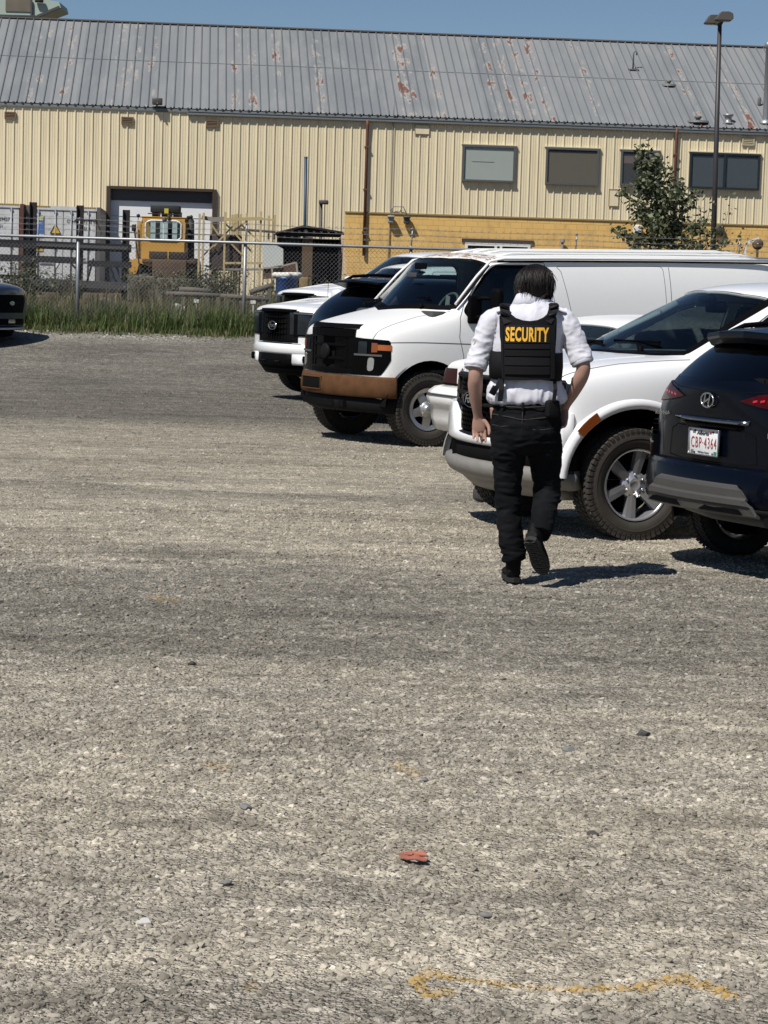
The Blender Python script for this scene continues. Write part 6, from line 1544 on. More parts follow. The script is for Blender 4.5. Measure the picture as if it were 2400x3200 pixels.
# ------------------------------------------------------------------ dark blue hatchback, rear towards camera (origin: rear axle)
def make_hatch(o, rz):
    root = place('compact_suv', o, rz, 'dark blue compact SUV seen from behind with red and white licence plate, right edge', 'car')
    st = [
     (2.60 + .80, [(.60, .30), (.66, .45), (.68, .62), (.66, .78), (.60, .86), (.50, .88)], .02, .16),
     (2.60 + .55, [(.80, .24), (.84, .45), (.85, .65), (.82, .84), (.72, .93), (.58, .955)], .03, .08),
     (2.60, [(.86, .22), (.895, .45), (.895, .70), (.875, .90), (.78, 1.0), (.66, 1.03)], .03, .05),
     (2.02, [(.86, .22), (.89, .45), (.89, .72), (.87, .94), (.80, 1.03), (.70, 1.065)], .02, .22),
     (1.50, [(.86, .22), (.89, .45), (.885, .72), (.865, .95), (.76, 1.20), (.64, 1.34)], .04, .14),
     (1.18, [(.86, .22), (.89, .45), (.885, .72), (.865, .96), (.74, 1.28), (.60, 1.45)], .05, .08),
     (.50, [(.86, .22), (.89, .45), (.885, .72), (.865, .98), (.735, 1.31), (.58, 1.49)], .05, .0),
     (-.20, [(.87, .24), (.90, .45), (.895, .72), (.87, 1.0), (.72, 1.30), (.56, 1.455)], .045, .0),
     (-.42, [(.84, .40), (.88, .49), (.875, .74), (.83, 1.03), (.64, 1.30), (.50, 1.385)], .035, -.06),
     (-.57, [(.80, .43), (.85, .51), (.845, .74), (.79, 1.05), (.64, 1.20), (.52, 1.25)], .02, -.10),
     (-.665, [(.70, .44), (.76, .52), (.765, .72), (.73, .98), (.62, 1.10), (.50, 1.15)], .012, -.115)]
    cg = cage_mesh(st, crease_lv={0: (.6, 0, 99), 3: (.2, 3, 99)}, crease_st={3: (.5, 'T')})
    b = Body(root, cg, M['navy'])
    for s in (1, -1):
        b.cut((0, s, 0), P2(arch_poly(0, .34, .37, .37, .1), s)); b.cut((0, s, 0), P2(arch_poly(2.60, .34, .37, .37, .1), s))
    bd = (-.75, 0, .5)
    gl = [(-.60, -.58, 1.165), (-.70, 0, 1.135), (-.60, .58, 1.165), (-.57, .64, 1.20), (-.41, .535, 1.385), (-.47, 0, 1.42), (-.41, -.535, 1.385), (-.57, -.64, 1.20)]
    b.pane('rear_window', bd, gl, M['glass_tint'], off=-.003, cond=lambda f: f[0][0] < 0)
    b.pane('windshield', (.55, 0, .8), [(2.08, .62, 1.09), (2.20, 0, 1.08), (2.08, -.62, 1.09), (1.26, -.54, 1.44), (1.31, 0, 1.47), (1.26, .54, 1.44)], M['glass_mid'], cond=lambda f: f[0][0] > .9)
    for s in (1, -1):
        D = (0, s, .3)
        w1 = [(1.72, 1.04), (.78, 1.03), (.78, 1.40), (1.22, 1.40)]; w2 = [(.70, 1.03), (-.05, 1.08), (.0, 1.34), (.70, 1.41)]
        b.pane('side_window', D, P2(w1, s * .8), M['glass_tint']); b.pane('side_window', D, P2(w2, s * .8), M['glass_tint'])
        g = []; b.line(D, P2([(.74, .35), (.74, 1.42)], s * .8), store=g); b.line(D, P2([(1.82, .35), (1.85, .95), (1.75, 1.04)], s * .8), store=g)
        b.line(D, P2([(-.02, 1.36), (-.12, 1.1), (.10, .78), (.40, .55), (.42, .35)], s * .8), store=g); shell('panel_gap', g, M['well'], root, .001, 0)
        flare(root, b, 0, .34, .36, .36, 0, .065, .885, M['trim_soft'], s, 'arch_cladding'); flare(root, b, 2.60, .34, .36, .36, 0, .065, .885, M['trim_soft'], s, 'arch_cladding')
        b.patch('sill_cladding', (0, s, 0), P2([(2.2, .24), (.42, .24), (.42, .37), (2.2, .37)], s), M['trim_soft'])
        m = MB(); m.rbox((1.62, s * 1.0, 1.05), (.12, .20, .14), .04, 3); m.build('wing_mirror', M['navy'], root)
        m = MB(); m.tube([(1.15, s * .58, 1.47), (1.05, s * .585, 1.515), (.2, s * .57, 1.53), (-.15, s * .545, 1.50), (-.28, s * .535, 1.45)], .017, 8); m.build('roof_rail', M['trim'], root)
        # upper slim lamp
        b.patch('taillight', (-1, s * .35, 0), [(-.68, s * .27, 1.065), (-.66, s * .42, 1.105), (-.62, s * .66, 1.135), (-.5, s * .86, 1.145), (-.5, s * .90, 1.07), (-.5, s * .86, 1.00), (-.62, s * .66, 1.015), (-.66, s * .42, 1.04)], M['red_bright'] if s < 0 else M['red_lens'], off=.012, thick=.03, thr=.0)
        for k in range(7):
            yy = .36 + .06 * k; b.patch('lamp_light_guide', (-1, s * .35, 0), [(-.6, s * yy, 1.072 + .003 * k), (-.6, s * (yy + .035), 1.078 + .003 * k), (-.6, s * (yy + .035), 1.066 + .003 * k), (-.6, s * yy, 1.060 + .003 * k)], M['led_red'], off=.014, thick=.003, thr=.0)
        # lower lamp cluster in cladding
        b.patch('lamp_housing', (-1, s * .55, 0), [(-.5, s * .60, .80), (-.5, s * .70, .885), (-.4, s * .86, .90), (-.4, s * .90, .66), (-.5, s * .74, .60), (-.5, s * .60, .66)], M['trim'], off=.03, thick=.05, thr=.0)
        b.patch('fog_reflector', (-1, s * .55, 0), [(-.5, s * .62, .68), (-.5, s * .82, .70), (-.5, s * .82, .745), (-.5, s * .62, .72)], M['red_bright'] if s < 0 else M['red_lens'], off=.034, thick=.01, thr=.0)
        b.patch('reversing_lamp', (-1, s * .55, 0), [(-.5, s * .66, .765), (-.5, s * .82, .78), (-.5, s * .80, .84), (-.5, s * .68, .83)], M['lamp'], off=.034, thick=.01, thr=.0)
        b.patch('lamp_bezel', (-1, s * .55, 0), [(-.5, s * .60, .745), (-.5, s * .84, .755), (-.5, s * .84, .765), (-.5, s * .60, .757)], M['alu'], off=.037, thick=.01, thr=.0)
    # spoiler
    m = MB(); vs = []
    rows = [(-.10, 1.478, .535), (-.32, 1.466, .52), (-.47, 1.448, .49), (-.472, 1.415, .485), (-.44, 1.375, .48), (-.36, 1.35, .50)]
    for x, z, w in rows:
        for c in (1, .6, 0, -.6, -1): vs.append((x - .07 * (1 - c * c), w * c, z + .028 * (1 - c * c)))
    m.add(vs, [(i * 5 + j, i * 5 + j + 1, (i + 1) * 5 + j + 1, (i + 1) * 5 + j) for i in range(5) for j in range(4)], smooth=False)
    for c in (0, 4): m.add([vs[i * 5 + c] for i in range(6)], [tuple(range(6))])
    sp = m.build('spoiler', M['navy'], root); bev(sp, .008, 2)
    # hatch details
    def rx(y): return -.765 + .28 * y * y
    m = MB(); sweep(m, [(0, .925), (.02, .925), (.022, .94), (.008, .952), (0, .952)], [(rx(y) - .006, y) for y in [.38 - .76 * i / 8 for i in range(9)]]); m.build('handle_strip', M['chrome_dark'], root)
    m = MB(); sweep(m, [(0, .885), (.006, .885), (.004, .92), (0, .92)], [(rx(y) - .006, y) for y in [.34 - .68 * i / 8 for i in range(9)]]); m.build('handle_recess', M['gloss_black'], root)
    g = []
    b.line(SB, Q2([(.46, .70), (.44, .86), (.36, .89), (-.36, .89), (-.44, .86), (-.46, .70), (-.30, .685), (.30, .685), (.46, .70)]), w=.006, store=g)
    b.line(SB, Q2([(.72, 1.14), (.70, 1.0), (.60, .90), (.56, .71)]), w=.006, store=g); b.line(SB, Q2([(-.72, 1.14), (-.70, 1.0), (-.60, .90), (-.56, .71)]), w=.006, store=g)
    b.line(SB, Q2([(.70, .672), (-.70, .672)]), w=.010, store=g); b.line(SB, Q2([(.62, 1.145), (.4, 1.12), (0, 1.108), (-.4, 1.12), (-.62, 1.145)]), w=.004, store=g)
    shell('panel_gap', g, M['well'], root, .002, 0)
    # bumper
    pth = [(-.30, .905), (-.45, .885), (-.58, .83), (-.68, .74), (-.75, .60), (-.79, .40), (-.81, .2), (-.815, 0), (-.81, -.2), (-.79, -.40), (-.75, -.60), (-.68, -.74), (-.58, -.83), (-.45, -.885), (-.30, -.905)][::-1]
    pth = [(x, y) for x, y in pth]      # travels left to right seen from behind
    pthr = pth[::-1]
    def bsweep(prof, name, mat, w=None, par=root, wf=None):
        m = MB(); P = [p for p in pthr if (w is None or abs(p[1]) <= w)]
        q = [(x, y) for x, y in P]; sweep(m, [(-d, z) for d, z in prof], [(x, y) for x, y in q][::-1]); return m.build(name, mat, par)
    bp = bsweep([(-.05, .40), (.02, .42), (.035, .50), (.03, .56), (.02, .635), (-.005, .672), (-.06, .674)], 'rear_bumper', M['navy'])
    m = MB(); pr = [(-.08, .395), (.0, .40), (.020, .41), (.030, .425), (.030, .44), (-.03, .46)]
    lo = bsweep(pr, 'lower_cladding', M['trim_soft'], .90)
    # grey skid panel: trapezoid with two slots, following the bumper plan
    def bx(y):
        a = abs(y); return -.815 + .21 * a * a
    def strip(name, rows, mat, n=18, par=bp, d=0):
        m = MB(); vs = []; K = len(rows)
        for (z, w0, w1, dd) in rows:
            for i in range(n + 1):
                y = w0 + (w1 - w0) * i / n; vs.append((bx(y) - dd - d, y, z))
        m.add(vs, [(k * (n + 1) + i, k * (n + 1) + i + 1, (k + 1) * (n + 1) + i + 1, (k + 1) * (n + 1) + i) for k in range(K - 1) for i in range(n)], smooth=False)
        o = m.build(name, mat, par, fix=False); sd = o.modifiers.new('s', 'SOLIDIFY'); sd.thickness = .02; sd.offset = 0; return o
    strip('skid_panel', [(.568, .40, -.40, .036), (.560, .425, -.425, .048), (.548, .45, -.45, .054), (.500, .50, -.50, .054), (.488, .51, -.51, .072), (.466, .53, -.53, .072), (.455, .54, -.54, .058), (.408, .57, -.57, .050), (.396, .57, -.57, .02)], M['greyskid'])
    for s in (1, -1):
        m = MB(); m.add([(bx(.2) - .076, s * .09, .408), (bx(.4) - .064, s * .50, .408), (bx(.4) - .064, s * .45, .438), (bx(.2) - .068, s * .15, .438)], [(0, 1, 2, 3)])
        o2 = m.build('skid_slot', M['trim'], bp, fix=False); sd = o2.modifiers.new('s', 'SOLIDIFY'); sd.thickness = .006
    m = MB(); m.tube([(-.62, .40, .375), (-.70, .0, .37), (-.66, -.50, .36)], [.030, .038, .034], 14); m.build('exhaust_silencer', M['trim_grey'], root)
    # plate
    pc = Vector((rx(0) - .030, 0, .80)); fx = frame(pc, (0, -1, 0), (0, 0, 1))
    m = MB(); m.rbox(pc + Vector((.006, 0, 0)), (.010, .305, .155), .004, 2); pl = m.build('licence_plate', M['plate'], root)
    m = MB()
    for y, z, a, bb in ((0, .077, .318, .010), (0, -.077, .318, .008), (.156, 0, .007, .160), (-.156, 0, .007, .160)): m.rbox(pc + Vector((0, y, z)), (.016, a, bb), .002, 1)
    m.build('plate_surround', M['silver'], pl)
    def tx(name, body, size, u, v, mat, sx=1, off=0, shear=0, sp=1):
        text_mesh(body, size, pl, name, mat, fx @ Matrix.Translation((u, v, .0022)), sx, off, .0006, sp, shear)
    tx('plate_number', 'CBP·4364', .094, 0, -.006, M['plate_red'], .60, -.0006, sp=1.22)
    tx('plate_province', 'Alberta', .036, -.012, .055, M['ink'], 1.15, .0004, .35)
    tx('plate_motto', 'Wild Rose Country', .0165, 0, -.062, M['ink'], .92, .0002)
    m = MB(); m.box(pc + Vector((.0005, -.122, -.062)), (.003, .030, .024)); m.build('plate_sticker', M['sticker_green'], pl)
    m = MB(); m.box(pc + Vector((.0005, .122, -.062)), (.003, .028, .022)); m.box(pc + Vector((.0005, .105, .058)), (.003, .03, .014)); m.build('plate_sticker', M['sticker_grey'], pl)
    m = MB(); m.box(pc + Vector((.0005, -.068, .060)), (.003, .022, .012)); m.build('plate_rose', M['plate_red'], pl)
    m = MB()
    for y, z in ((.095, .066), (-.095, .066), (.095, -.066), (-.095, -.066)): m.lathe([(.001, .006), (.006, .004), (.006, 0)], 8, Matrix.Rotation(R(-90), 3, 'Y'), c=pc + Vector((0, y, z)))
    m.build('plate_screw', M['trim'], pl)
    m = MB()
    for s in (1, -1): m.add([(rx(.3) - .012, s * .24, .875), (rx(.3) - .004, s * .36, .875), (rx(.3) + .0, s * .30, .71), (rx(.3) - .012, s * .235, .71)], [(0, 1, 2, 3)])
    m.build('plate_recess_flank', M['navy'], root, fix=False)
    # oval emblem with slanted H
    ec = Vector((rx(0) - .018, 0, 1.055)); A = Matrix((Vector((0, -1, 0)), Vector((0, 0, 1)), Vector((-1, 0, 0)))).transposed()
    el = [ec + A @ Vector((.064 * math.cos(2 * math.pi * k / 40), .043 * math.sin(2 * math.pi * k / 40), 0)) for k in range(40)]
    m = MB(); m.tube(el, .006, 8, closed=True)
    def H(p, q, w): m.bar(ec + A @ Vector((p[0], p[1], 0)), ec + A @ Vector((q[0], q[1], 0)), w, .010)
    H((-.034, -.034), (-.014, .038), .012); H((.014, -.038), (.034, .034), .012); H((-.022, -.012), (.022, .010), .013)
    m.build('emblem', M['silver'], root)
    fb = frame((-.738, -.665, .935), (.42, -1, 0), (0, 0, 1)); text_mesh('1.6T', .066, root, 'engine_badge', M['silver'], fb, 1.25, .001, .003, shear=.15)
    m = MB(); m.rbox((-.736, -.665, .880), (.006, .14, .034), .003, 2, M=Matrix.Rotation(.40, 3, 'Z')); bb = m.build('drive_badge', M['silver'], root)
    text_mesh('AWD', .026, bb, 'drive_badge_lettering', M['ink'], frame((-.741, -.665, .880), (.42, -1, 0), (0, 0, 1)), 1.6, .0004, .001, shear=.2)
    fb = frame((rx(.40) - .008, .56, .945), (.30, -1, 0), (0, 0, 1)); text_mesh('KONA', .034, root, 'model_lettering', M['silver'], fb, 1.2, .0006, .003)
    m = MB(); m.rbox((-.66, .02, 1.185), (.05, .09, .06), .02, 3); m.bar((-.665, .02, 1.20), (-.665, -.42, 1.185), .022, .028); m.bar((-.655, -.02, 1.215), (-.66, -.46, 1.185), .012, .03); m.build('rear_wiper', M['trim_soft'], root)
    liners(b, (0, 2.6), .38, .34, .87, yi=.45); floorpan(b, 3.2, -.40, .45, .34, .06)
    for x in (0, 2.6):
        for s in (1, -1): make_wheel(root, (x, s * .775, .335), s, r=.335, w=.225, rim=.225, style='ten', tread='road', tyre=M['tyre_dark'], rimmat=M['alu'], lug=5)
    m = MB(); m.tube([(0, -.7, .3), (0, .7, .3)], .05, 8); m.box((-.05, 0, .33), (.5, .9, .12)); m.build('axle', M['well'], root)
    b.finish()
    seats(b, 1.0, .62, ys=(-.34, .34), top=.66); seats(b, .25, .66, ys=(-.36, 0, .36), top=.58); dash(b, 2.0, 1.75, .75, 1.06)
    m = MB(); m.box((.8, 0, .45), (2.6, 1.6, .04)); m.build('cabin_floor', M['dash'], root)
    return root
# ------------------------------------------------------------------ white full-size pickup (origin: front axle)
def make_bigtruck(o, rz, label, z=0):
    root = place('pickup_truck', o, rz, label, 'pickup truck', 'white full-size pickups with black grilles', z=z)
    st = [
     (.80, [(.90, .50), (.94, .66), (.95, .92), (.945, 1.12), (.90, 1.22), (.76, 1.255)], .03, .13),
     (.68, [(.97, .46), (.995, .66), (1.0, .92), (.985, 1.14), (.93, 1.26), (.79, 1.29)], .035, .09),
     (.0, [(.98, .44), (1.0, .66), (1.0, .95), (.985, 1.18), (.93, 1.325), (.82, 1.35)], .035, .05),
     (-.46, [(.97, .42), (.995, .66), (1.0, .97), (.985, 1.22), (.94, 1.355), (.86, 1.385)], .02, .28),
     (-.52, [(.97, .42), (.995, .66), (1.0, .97), (.985, 1.23), (.935, 1.37), (.86, 1.415)], .02, .27),
     (-1.12, [(.97, .42), (.995, .66), (1.0, .98), (.98, 1.25), (.85, 1.62), (.72, 1.83)], .05, .17),
     (-1.28, [(.97, .42), (.995, .66), (1.0, .98), (.98, 1.25), (.845, 1.66), (.72, 1.90)], .055, .10),
     (-2.1, [(.97, .42), (.995, .66), (1.0, .98), (.98, 1.25), (.84, 1.68), (.72, 1.93)], .055, .0),
     (-2.95, [(.97, .42), (.995, .66), (1.0, .98), (.97, 1.25), (.84, 1.66), (.72, 1.90)], .05, .0),
     (-3.10, [(.95, .44), (.98, .66), (.98, .98), (.95, 1.22), (.86, 1.55), (.76, 1.76)], .04, .0)]
    cg = cage_mesh(st, lvl=2, crease_lv={0: (.7, 0, 99), 3: (.3, 0, 99), 5: (.3, 4, 99)}, crease_st={0: (.4, 'TS'), 3: (.5, 'T'), 4: (.6, 'T'), 5: (.5, 'T'), 9: (.8, 'TS')})
    b = Body(root, cg, M['white'])
    for s in (1, -1): b.cut((0, s, 0), P2(arch_poly(0, .42, .52, .52, .2), s))
    wd = (.6, 0, .78)
    b.pane('windshield', wd, [(-.19, 0, 1.415), (-.30, .5, 1.415), (-.50, .82, 1.43), (-1.12, .70, 1.82), (-1.02, .3, 1.85), (-.98, 0, 1.86), (-1.02, -.3, 1.85), (-1.12, -.70, 1.82), (-.50, -.82, 1.43), (-.30, -.5, 1.415)], M['glass'], cond=lambda f: f[0][0] > -1.5)
    b.pane('rear_window', (-1, 0, .3), [(-3, -.66, 1.35), (-3, .66, 1.35), (-3, .62, 1.74), (-3, -.62, 1.74)], M['glass_mid'])
    for s in (1, -1):
        D = (0, s, .25); w1 = [(-.72, 1.33), (-1.78, 1.33), (-1.78, 1.82), (-1.32, 1.82), (-1.12, 1.74)]; w2 = [(-1.86, 1.33), (-2.85, 1.34), (-2.78, 1.80), (-1.86, 1.82)]
        b.pane('side_window', D, P2(w1, s * .9), M['glass_mid']); b.pane('side_window', D, P2(w2, s * .9), M['glass_tint'])
        g = []
        b.line(D, P2([(-.72, .48), (-.70, 1.2), (-1.22, 1.86), (-1.82, 1.87), (-1.82, .48)], s * .9), store=g); b.line(ST, [(.74, s * .80, 0), (.3, s * .84, 0), (-.4, s * .86, 0)], store=g)
        shell('panel_gap', g, M['seam'], root, .0015, 0)
        flare(root, b, 0, .42, .51, .51, 0, .07, .99, M['white'], s)
        m = MB(); m.rbox((-.66, s * 1.16, 1.42), (.12, .22, .22), .05, 3); m.tube([(-.68, s * .95, 1.36), (-.66, s * 1.1, 1.36)], .04, 8); m.build('wing_mirror', M['white'], root)
        for nm, pg, mt, of in (('headlight', [(.52, .86), (.52, 1.205), (.90, 1.195), (.965, 1.17), (.965, .90), (.90, .865)], 'gloss_black', .012), ('headlight_lens', [(.62, .89), (.62, 1.165), (.90, 1.155), (.94, .93), (.88, .89)], 'lamp_dark', .016),
                              ('daytime_light', [(.52, 1.175), (.52, 1.195), (.93, 1.185), (.93, 1.165)], 'trim_grey', .018)):
            b.patch(nm, SF, Q2([(s * y, z) for y, z in pg]), M[mt], off=of, thick=.03, thr=.02)
        b.patch('headlight', (0, s, 0), P2([(.95, .88), (.70, .90), (.66, 1.10), (.70, 1.18), (.95, 1.195)], s), M['lamp_dark'], off=.01, thick=.02)
    # power bulge creases on the hood
    m = MB()
    for s in (1, -1):
        m.add([(.72, s * .44, 1.287), (.2, s * .50, 1.366), (-.25, s * .52, 1.392), (-.25, s * .40, 1.404), (.2, s * .38, 1.378), (.72, s * .33, 1.293)], [(0, 1, 4, 5), (1, 2, 3, 4)])
    hb = m.build('hood_bulge', M['white'], root, fix=False); sd = hb.modifiers.new('s', 'SOLIDIFY'); sd.thickness = .03; sd.offset = 0; bev(hb, .012, 2)
    def gx(y): return .93 - .32 * y * y
    m = MB()
    def gb(y0, y1, z0, z1, d0, d1, n=10):
        sweep(m, [(d0, z0), (d1, z0 + .01), (d1, z1 - .01), (d0, z1)], [(gx(y0 + (y1 - y0) * i / n), y0 + (y1 - y0) * i / n) for i in range(n + 1)], smooth=False)
    gb(-.60, .60, 1.19, 1.245, -.04, .035); gb(-.54, .54, .765, .81, -.04, .035); gb(-.60, -.54, .81, 1.2, -.03, .03); gb(.54, .60, .81, 1.2, -.03, .03)
    for z in (.88, .955, 1.03, 1.105, 1.16): gb(-.54, .54, z, z + .022, 0, .015)
    for y in [-.48 + .08 * i for i in range(13)]: m.box((gx(y) + .0, y, 1.0), (.016, .02, .40))
    m.build('grille', M['trim'], root)
    b.patch('grille_backing', SF, Q2([(-.62, .77), (-.62, 1.215), (.62, 1.215), (.62, .77)]), M['well'], off=.004, thick=.004)
    A = Matrix.Rotation(R(90), 3, 'Y') @ Matrix.Diagonal((.5, 1, 1)).to_3x3()
    m = MB(); m.lathe([(.001, .02), (.115, .02), (.125, .0)], 32, A, c=(gx(0) + .02, 0, 1.0)); em = m.build('emblem', M['trim'], root)
    m = MB(); m.lathe([(.108, .018), (.117, .03), (.126, .018)], 32, A, c=(gx(0) + .02, 0, 1.0)); m.build('emblem_ring', M['silver'], em)
    text_mesh('Ford', .088, em, 'emblem_lettering', M['silver'], frame((gx(0) + .042, 0, 1.0), (0, 1, 0), (0, 0, 1)), 1.0, .001, .002, shear=.3)
    pth = bow_path(.945, None, .22, 1.0, xs_end=.54, corner=.10)
    m = MB(); sweep(m, [(-.06, .60), (.03, .605), (.05, .63), (.05, .70), (.03, .745), (-.06, .765)], pth); bp = m.build('front_bumper', M['white'], root)
    m = MB(); sweep(m, [(-.06, .745), (.012, .745), (.012, .757), (-.06, .757)], pth); m.build('bumper_gap', M['well'], bp)
    for s in (1, -1):
        m = MB()
        sweep(m, [(-.05, .46), (.03, .46), (.045, .49), (.045, .61), (-.05, .61)], [p for p in pth if (s > 0 and p[1] > .50) or (s < 0 and p[1] < -.50)]); m.build('bumper_corner', M['white'], bp)
        m = MB(); m.rbox((gx(.72) + .075, s * .74, .545), (.03, .22, .10), .012, 2, M=Matrix.Rotation(-s * .36, 3, 'Z')); fl = m.build('fog_light_bezel', M['trim'], bp)
        m = MB(); m.rbox((gx(.72) + .085, s * .75, .545), (.03, .05, .04), .008, 2, M=Matrix.Rotation(-s * .36, 3, 'Z')); m.build('fog_light', M['lamp'], fl)
    m = MB(); sweep(m, [(-.06, .43), (.01, .43), (.03, .47), (.03, .61), (-.06, .61)], [p for p in pth if abs(p[1]) < .56]); m.build('lower_grille', M['trim'], bp)
    for y in (-.22, .22):
        m = MB(); m.tube([(.94, y - .03, .50), (1.0, y - .03, .50), (1.02, y, .50), (1.0, y + .03, .50), (.94, y + .03, .50)], .012, 8); m.build('tow_hook', M['trim_soft'], bp)
    m = MB(); sweep(m, [(-.2, .30), (-.08, .31), (.0, .42), (-.06, .44), (-.2, .44)], bow_path(.92, None, .17, .85, xs_end=.60, corner=.1)); m.build('air_dam', M['trim'], bp)
    liners(b, (0,), .54, .42, .99); floorpan(b, .6, -3.1, .62, .46)
    m = MB()
    for s in (1, -1): m.rbox((-4.0, s * .96, .96), (1.75, .09, .84), .03, 3)
    m.rbox((-4.86, 0, .96), (.07, 1.95, .80), .03, 3); m.rbox((-3.16, 0, .96), (.06, 1.9, .8), .02, 2); m.box((-4.0, 0, .66), (1.7, 1.85, .05)); m.build('cargo_bed', M['white'], root)
    for x in (0, -3.69):
        for s in (1, -1): make_wheel(root, (x, s * .865, .405), s, r=.405, w=.27, rim=.235, style='ten', rimmat=M['alu'], lug=6, tyre=M['tyre_dark'])
    m = MB(); m.tube([(0, -.7, .4), (0, .7, .4)], .06, 8); m.tube([(-3.69, -.7, .4), (-3.69, .7, .4)], .08, 8); m.build('axle', M['well'], root)
    b.finish()
    seats(b, -1.6, 1.0); seats(b, -2.5, 1.0); steering(b, -.85, .42, 1.27, mat=M['dash']); dash(b, -.35, -.75, .85, 1.36)
    m = MB(); m.rbox((-1.02, 0, 1.74), (.04, .26, .085), .03, 3); m.box((-1.0, 0, 1.81), (.03, .03, .08)); m.build('rear_view_mirror', M['trim'], root)
    m = MB(); m.box((-1.9, 0, .72), (2.4, 1.8, .04)); m.build('cabin_floor', M['dash'], root)
    b3 = MB(); b3.tube([(-.35, -.86, 1.36), (-.37, -.87, 2.10)], .004, 6); b3.build('aerial', M['trim'], root)
    return root
# ------------------------------------------------------------------ black SUV, rear towards camera (origin: rear axle)
def make_suv(o, rz):
    root = place('large_suv', o, rz, 'black SUV seen from behind, between the old van and the white pickups', 'car')
    st = [
     (3.6, [(.70, .34), (.78, .5), (.80, .75), (.78, .95), (.70, 1.06), (.56, 1.09)], .02, .15),
     (3.3, [(.90, .28), (.95, .5), (.95, .8), (.92, 1.02), (.83, 1.12), (.68, 1.15)], .03, .08),
     (2.3, [(.92, .28), (.97, .5), (.97, .85), (.94, 1.10), (.86, 1.20), (.76, 1.23)], .02, .22),
     (1.7, [(.92, .28), (.97, .5), (.97, .86), (.94, 1.12), (.80, 1.44), (.66, 1.62)], .04, .12),
     (1.3, [(.92, .28), (.97, .5), (.97, .87), (.94, 1.13), (.78, 1.52), (.64, 1.71)], .05, .06),
     (.3, [(.92, .28), (.97, .5), (.97, .88), (.94, 1.15), (.78, 1.54), (.64, 1.74)], .05, .0),
     (-.28, [(.92, .30), (.96, .5), (.96, .88), (.93, 1.17), (.76, 1.53), (.63, 1.70)], .045, .0),
     (-.44, [(.90, .32), (.94, .5), (.94, .9), (.90, 1.19), (.73, 1.52), (.61, 1.66)], .04, -.04),
     (-.84, [(.85, .34), (.91, .5), (.91, .9), (.85, 1.20), (.72, 1.36), (.60, 1.44)], .02, -.09),
     (-.93, [(.78, .35), (.84, .5), (.85, .88), (.81, 1.10), (.70, 1.20), (.58, 1.25)], .015, -.11)]
    cg = cage_mesh(st, lvl=2, crease_lv={0: (.6, 0, 99)}, crease_st={2: (.5, 'T')})
    b = Body(root, cg, M['black_car'])
    for s in (1, -1):
        b.cut((0, s, 0), P2(arch_poly(0, .38, .42, .42, .1), s)); b.cut((0, s, 0), P2(arch_poly(2.95, .38, .42, .42, .1), s))
    b.pane('rear_window', (-.85, 0, .45), [(-.93, -.70, 1.20), (-1.0, 0, 1.18), (-.93, .70, 1.20), (-.48, .60, 1.61), (-.5, 0, 1.64), (-.48, -.60, 1.61)], M['glass_tint'], off=-.003, cond=lambda f: f[0][0] < 0)
    b.pane('windshield', (.55, 0, .8), [(2.3, .68, 1.24), (2.45, 0, 1.24), (2.3, -.68, 1.24), (1.42, -.58, 1.68), (1.5, 0, 1.72), (1.42, .58, 1.68)], M['glass_mid'], cond=lambda f: f[0][0] > 1)
    for s in (1, -1):
        D = (0, s, .3)
        for w in ([(1.9, 1.22), (.95, 1.22), (.95, 1.66), (1.4, 1.64)], [(.88, 1.22), (.0, 1.24), (.0, 1.66), (.88, 1.68)], round_poly([(-.08, 1.25), (-.62, 1.28), (-.50, 1.45), (-.32, 1.60), (-.08, 1.65)], .08)):
            b.pane('side_window', D, P2(w, s * .8), M['glass_tint'])
        b.patch('taillight', (-1, s * .5, 0), [(-.8, s * .55, 1.06), (-.8, s * .86, 1.10), (-.7, s * .94, 1.04), (-.7, s * .92, .92), (-.8, s * .80, .90), (-.8, s * .60, .98)], M['red_lens'], off=.01, thick=.02, thr=0)
        m = MB(); m.tube([(1.3, s * .66, 1.72), (1.2, s * .665, 1.775), (0, s * .66, 1.80), (-.35, s * .65, 1.775), (-.48, s * .645, 1.71)], .02, 8); m.build('roof_rail', M['trim'], root)
        m = MB(); m.rbox((1.75, s * 1.08, 1.24), (.14, .22, .17), .05, 3); m.build('wing_mirror', M['black_car'], root)
    m = MB(); vs = []
    rows = [(-.20, 1.735, .64), (-.46, 1.725, .63), (-.66, 1.70, .60), (-.665, 1.675, .60), (-.56, 1.65, .61), (-.46, 1.62, .62)]
    for x, z, w in rows:
        for c in (1, .6, 0, -.6, -1): vs.append((x - .06 * (1 - c * c), w * c, z + .03 * (1 - c * c)))
    m.add(vs, [(i * 5 + j, i * 5 + j + 1, (i + 1) * 5 + j + 1, (i + 1) * 5 + j) for i in range(5) for j in range(4)])
    for c in (0, 4): m.add([vs[i * 5 + c] for i in range(6)], [tuple(range(6))])
    bev(m.build('spoiler', M['black_car'], root), .01, 2)
    pth = [(-.5, -.95), (-.75, -.92), (-.9, -.82), (-1.0, -.55), (-1.05, 0), (-1.0, .55), (-.9, .82), (-.75, .92), (-.5, .95)][::-1]
    m = MB(); sweep(m, [(.05, .34), (-.02, .36), (-.04, .50), (-.03, .66), (.05, .70)], pth[::-1]); m.build('rear_bumper', M['black_car'], root)
    liners(b, (0, 2.95), .43, .38, .95, yi=.45); floorpan(b, 3.4, -.85, .5, .28, .08)
    for x in (0, 2.95):
        for s in (1, -1): make_wheel(root, (x, s * .85, .38), s, r=.38, w=.25, rim=.25, style='ten', tread='road', tyre=M['tyre_dark'], rimmat=M['chrome_dark'], lug=5)
    m = MB(); m.tube([(0, -.7, .36), (0, .7, .36)], .06, 8); m.build('axle', M['well'], root)
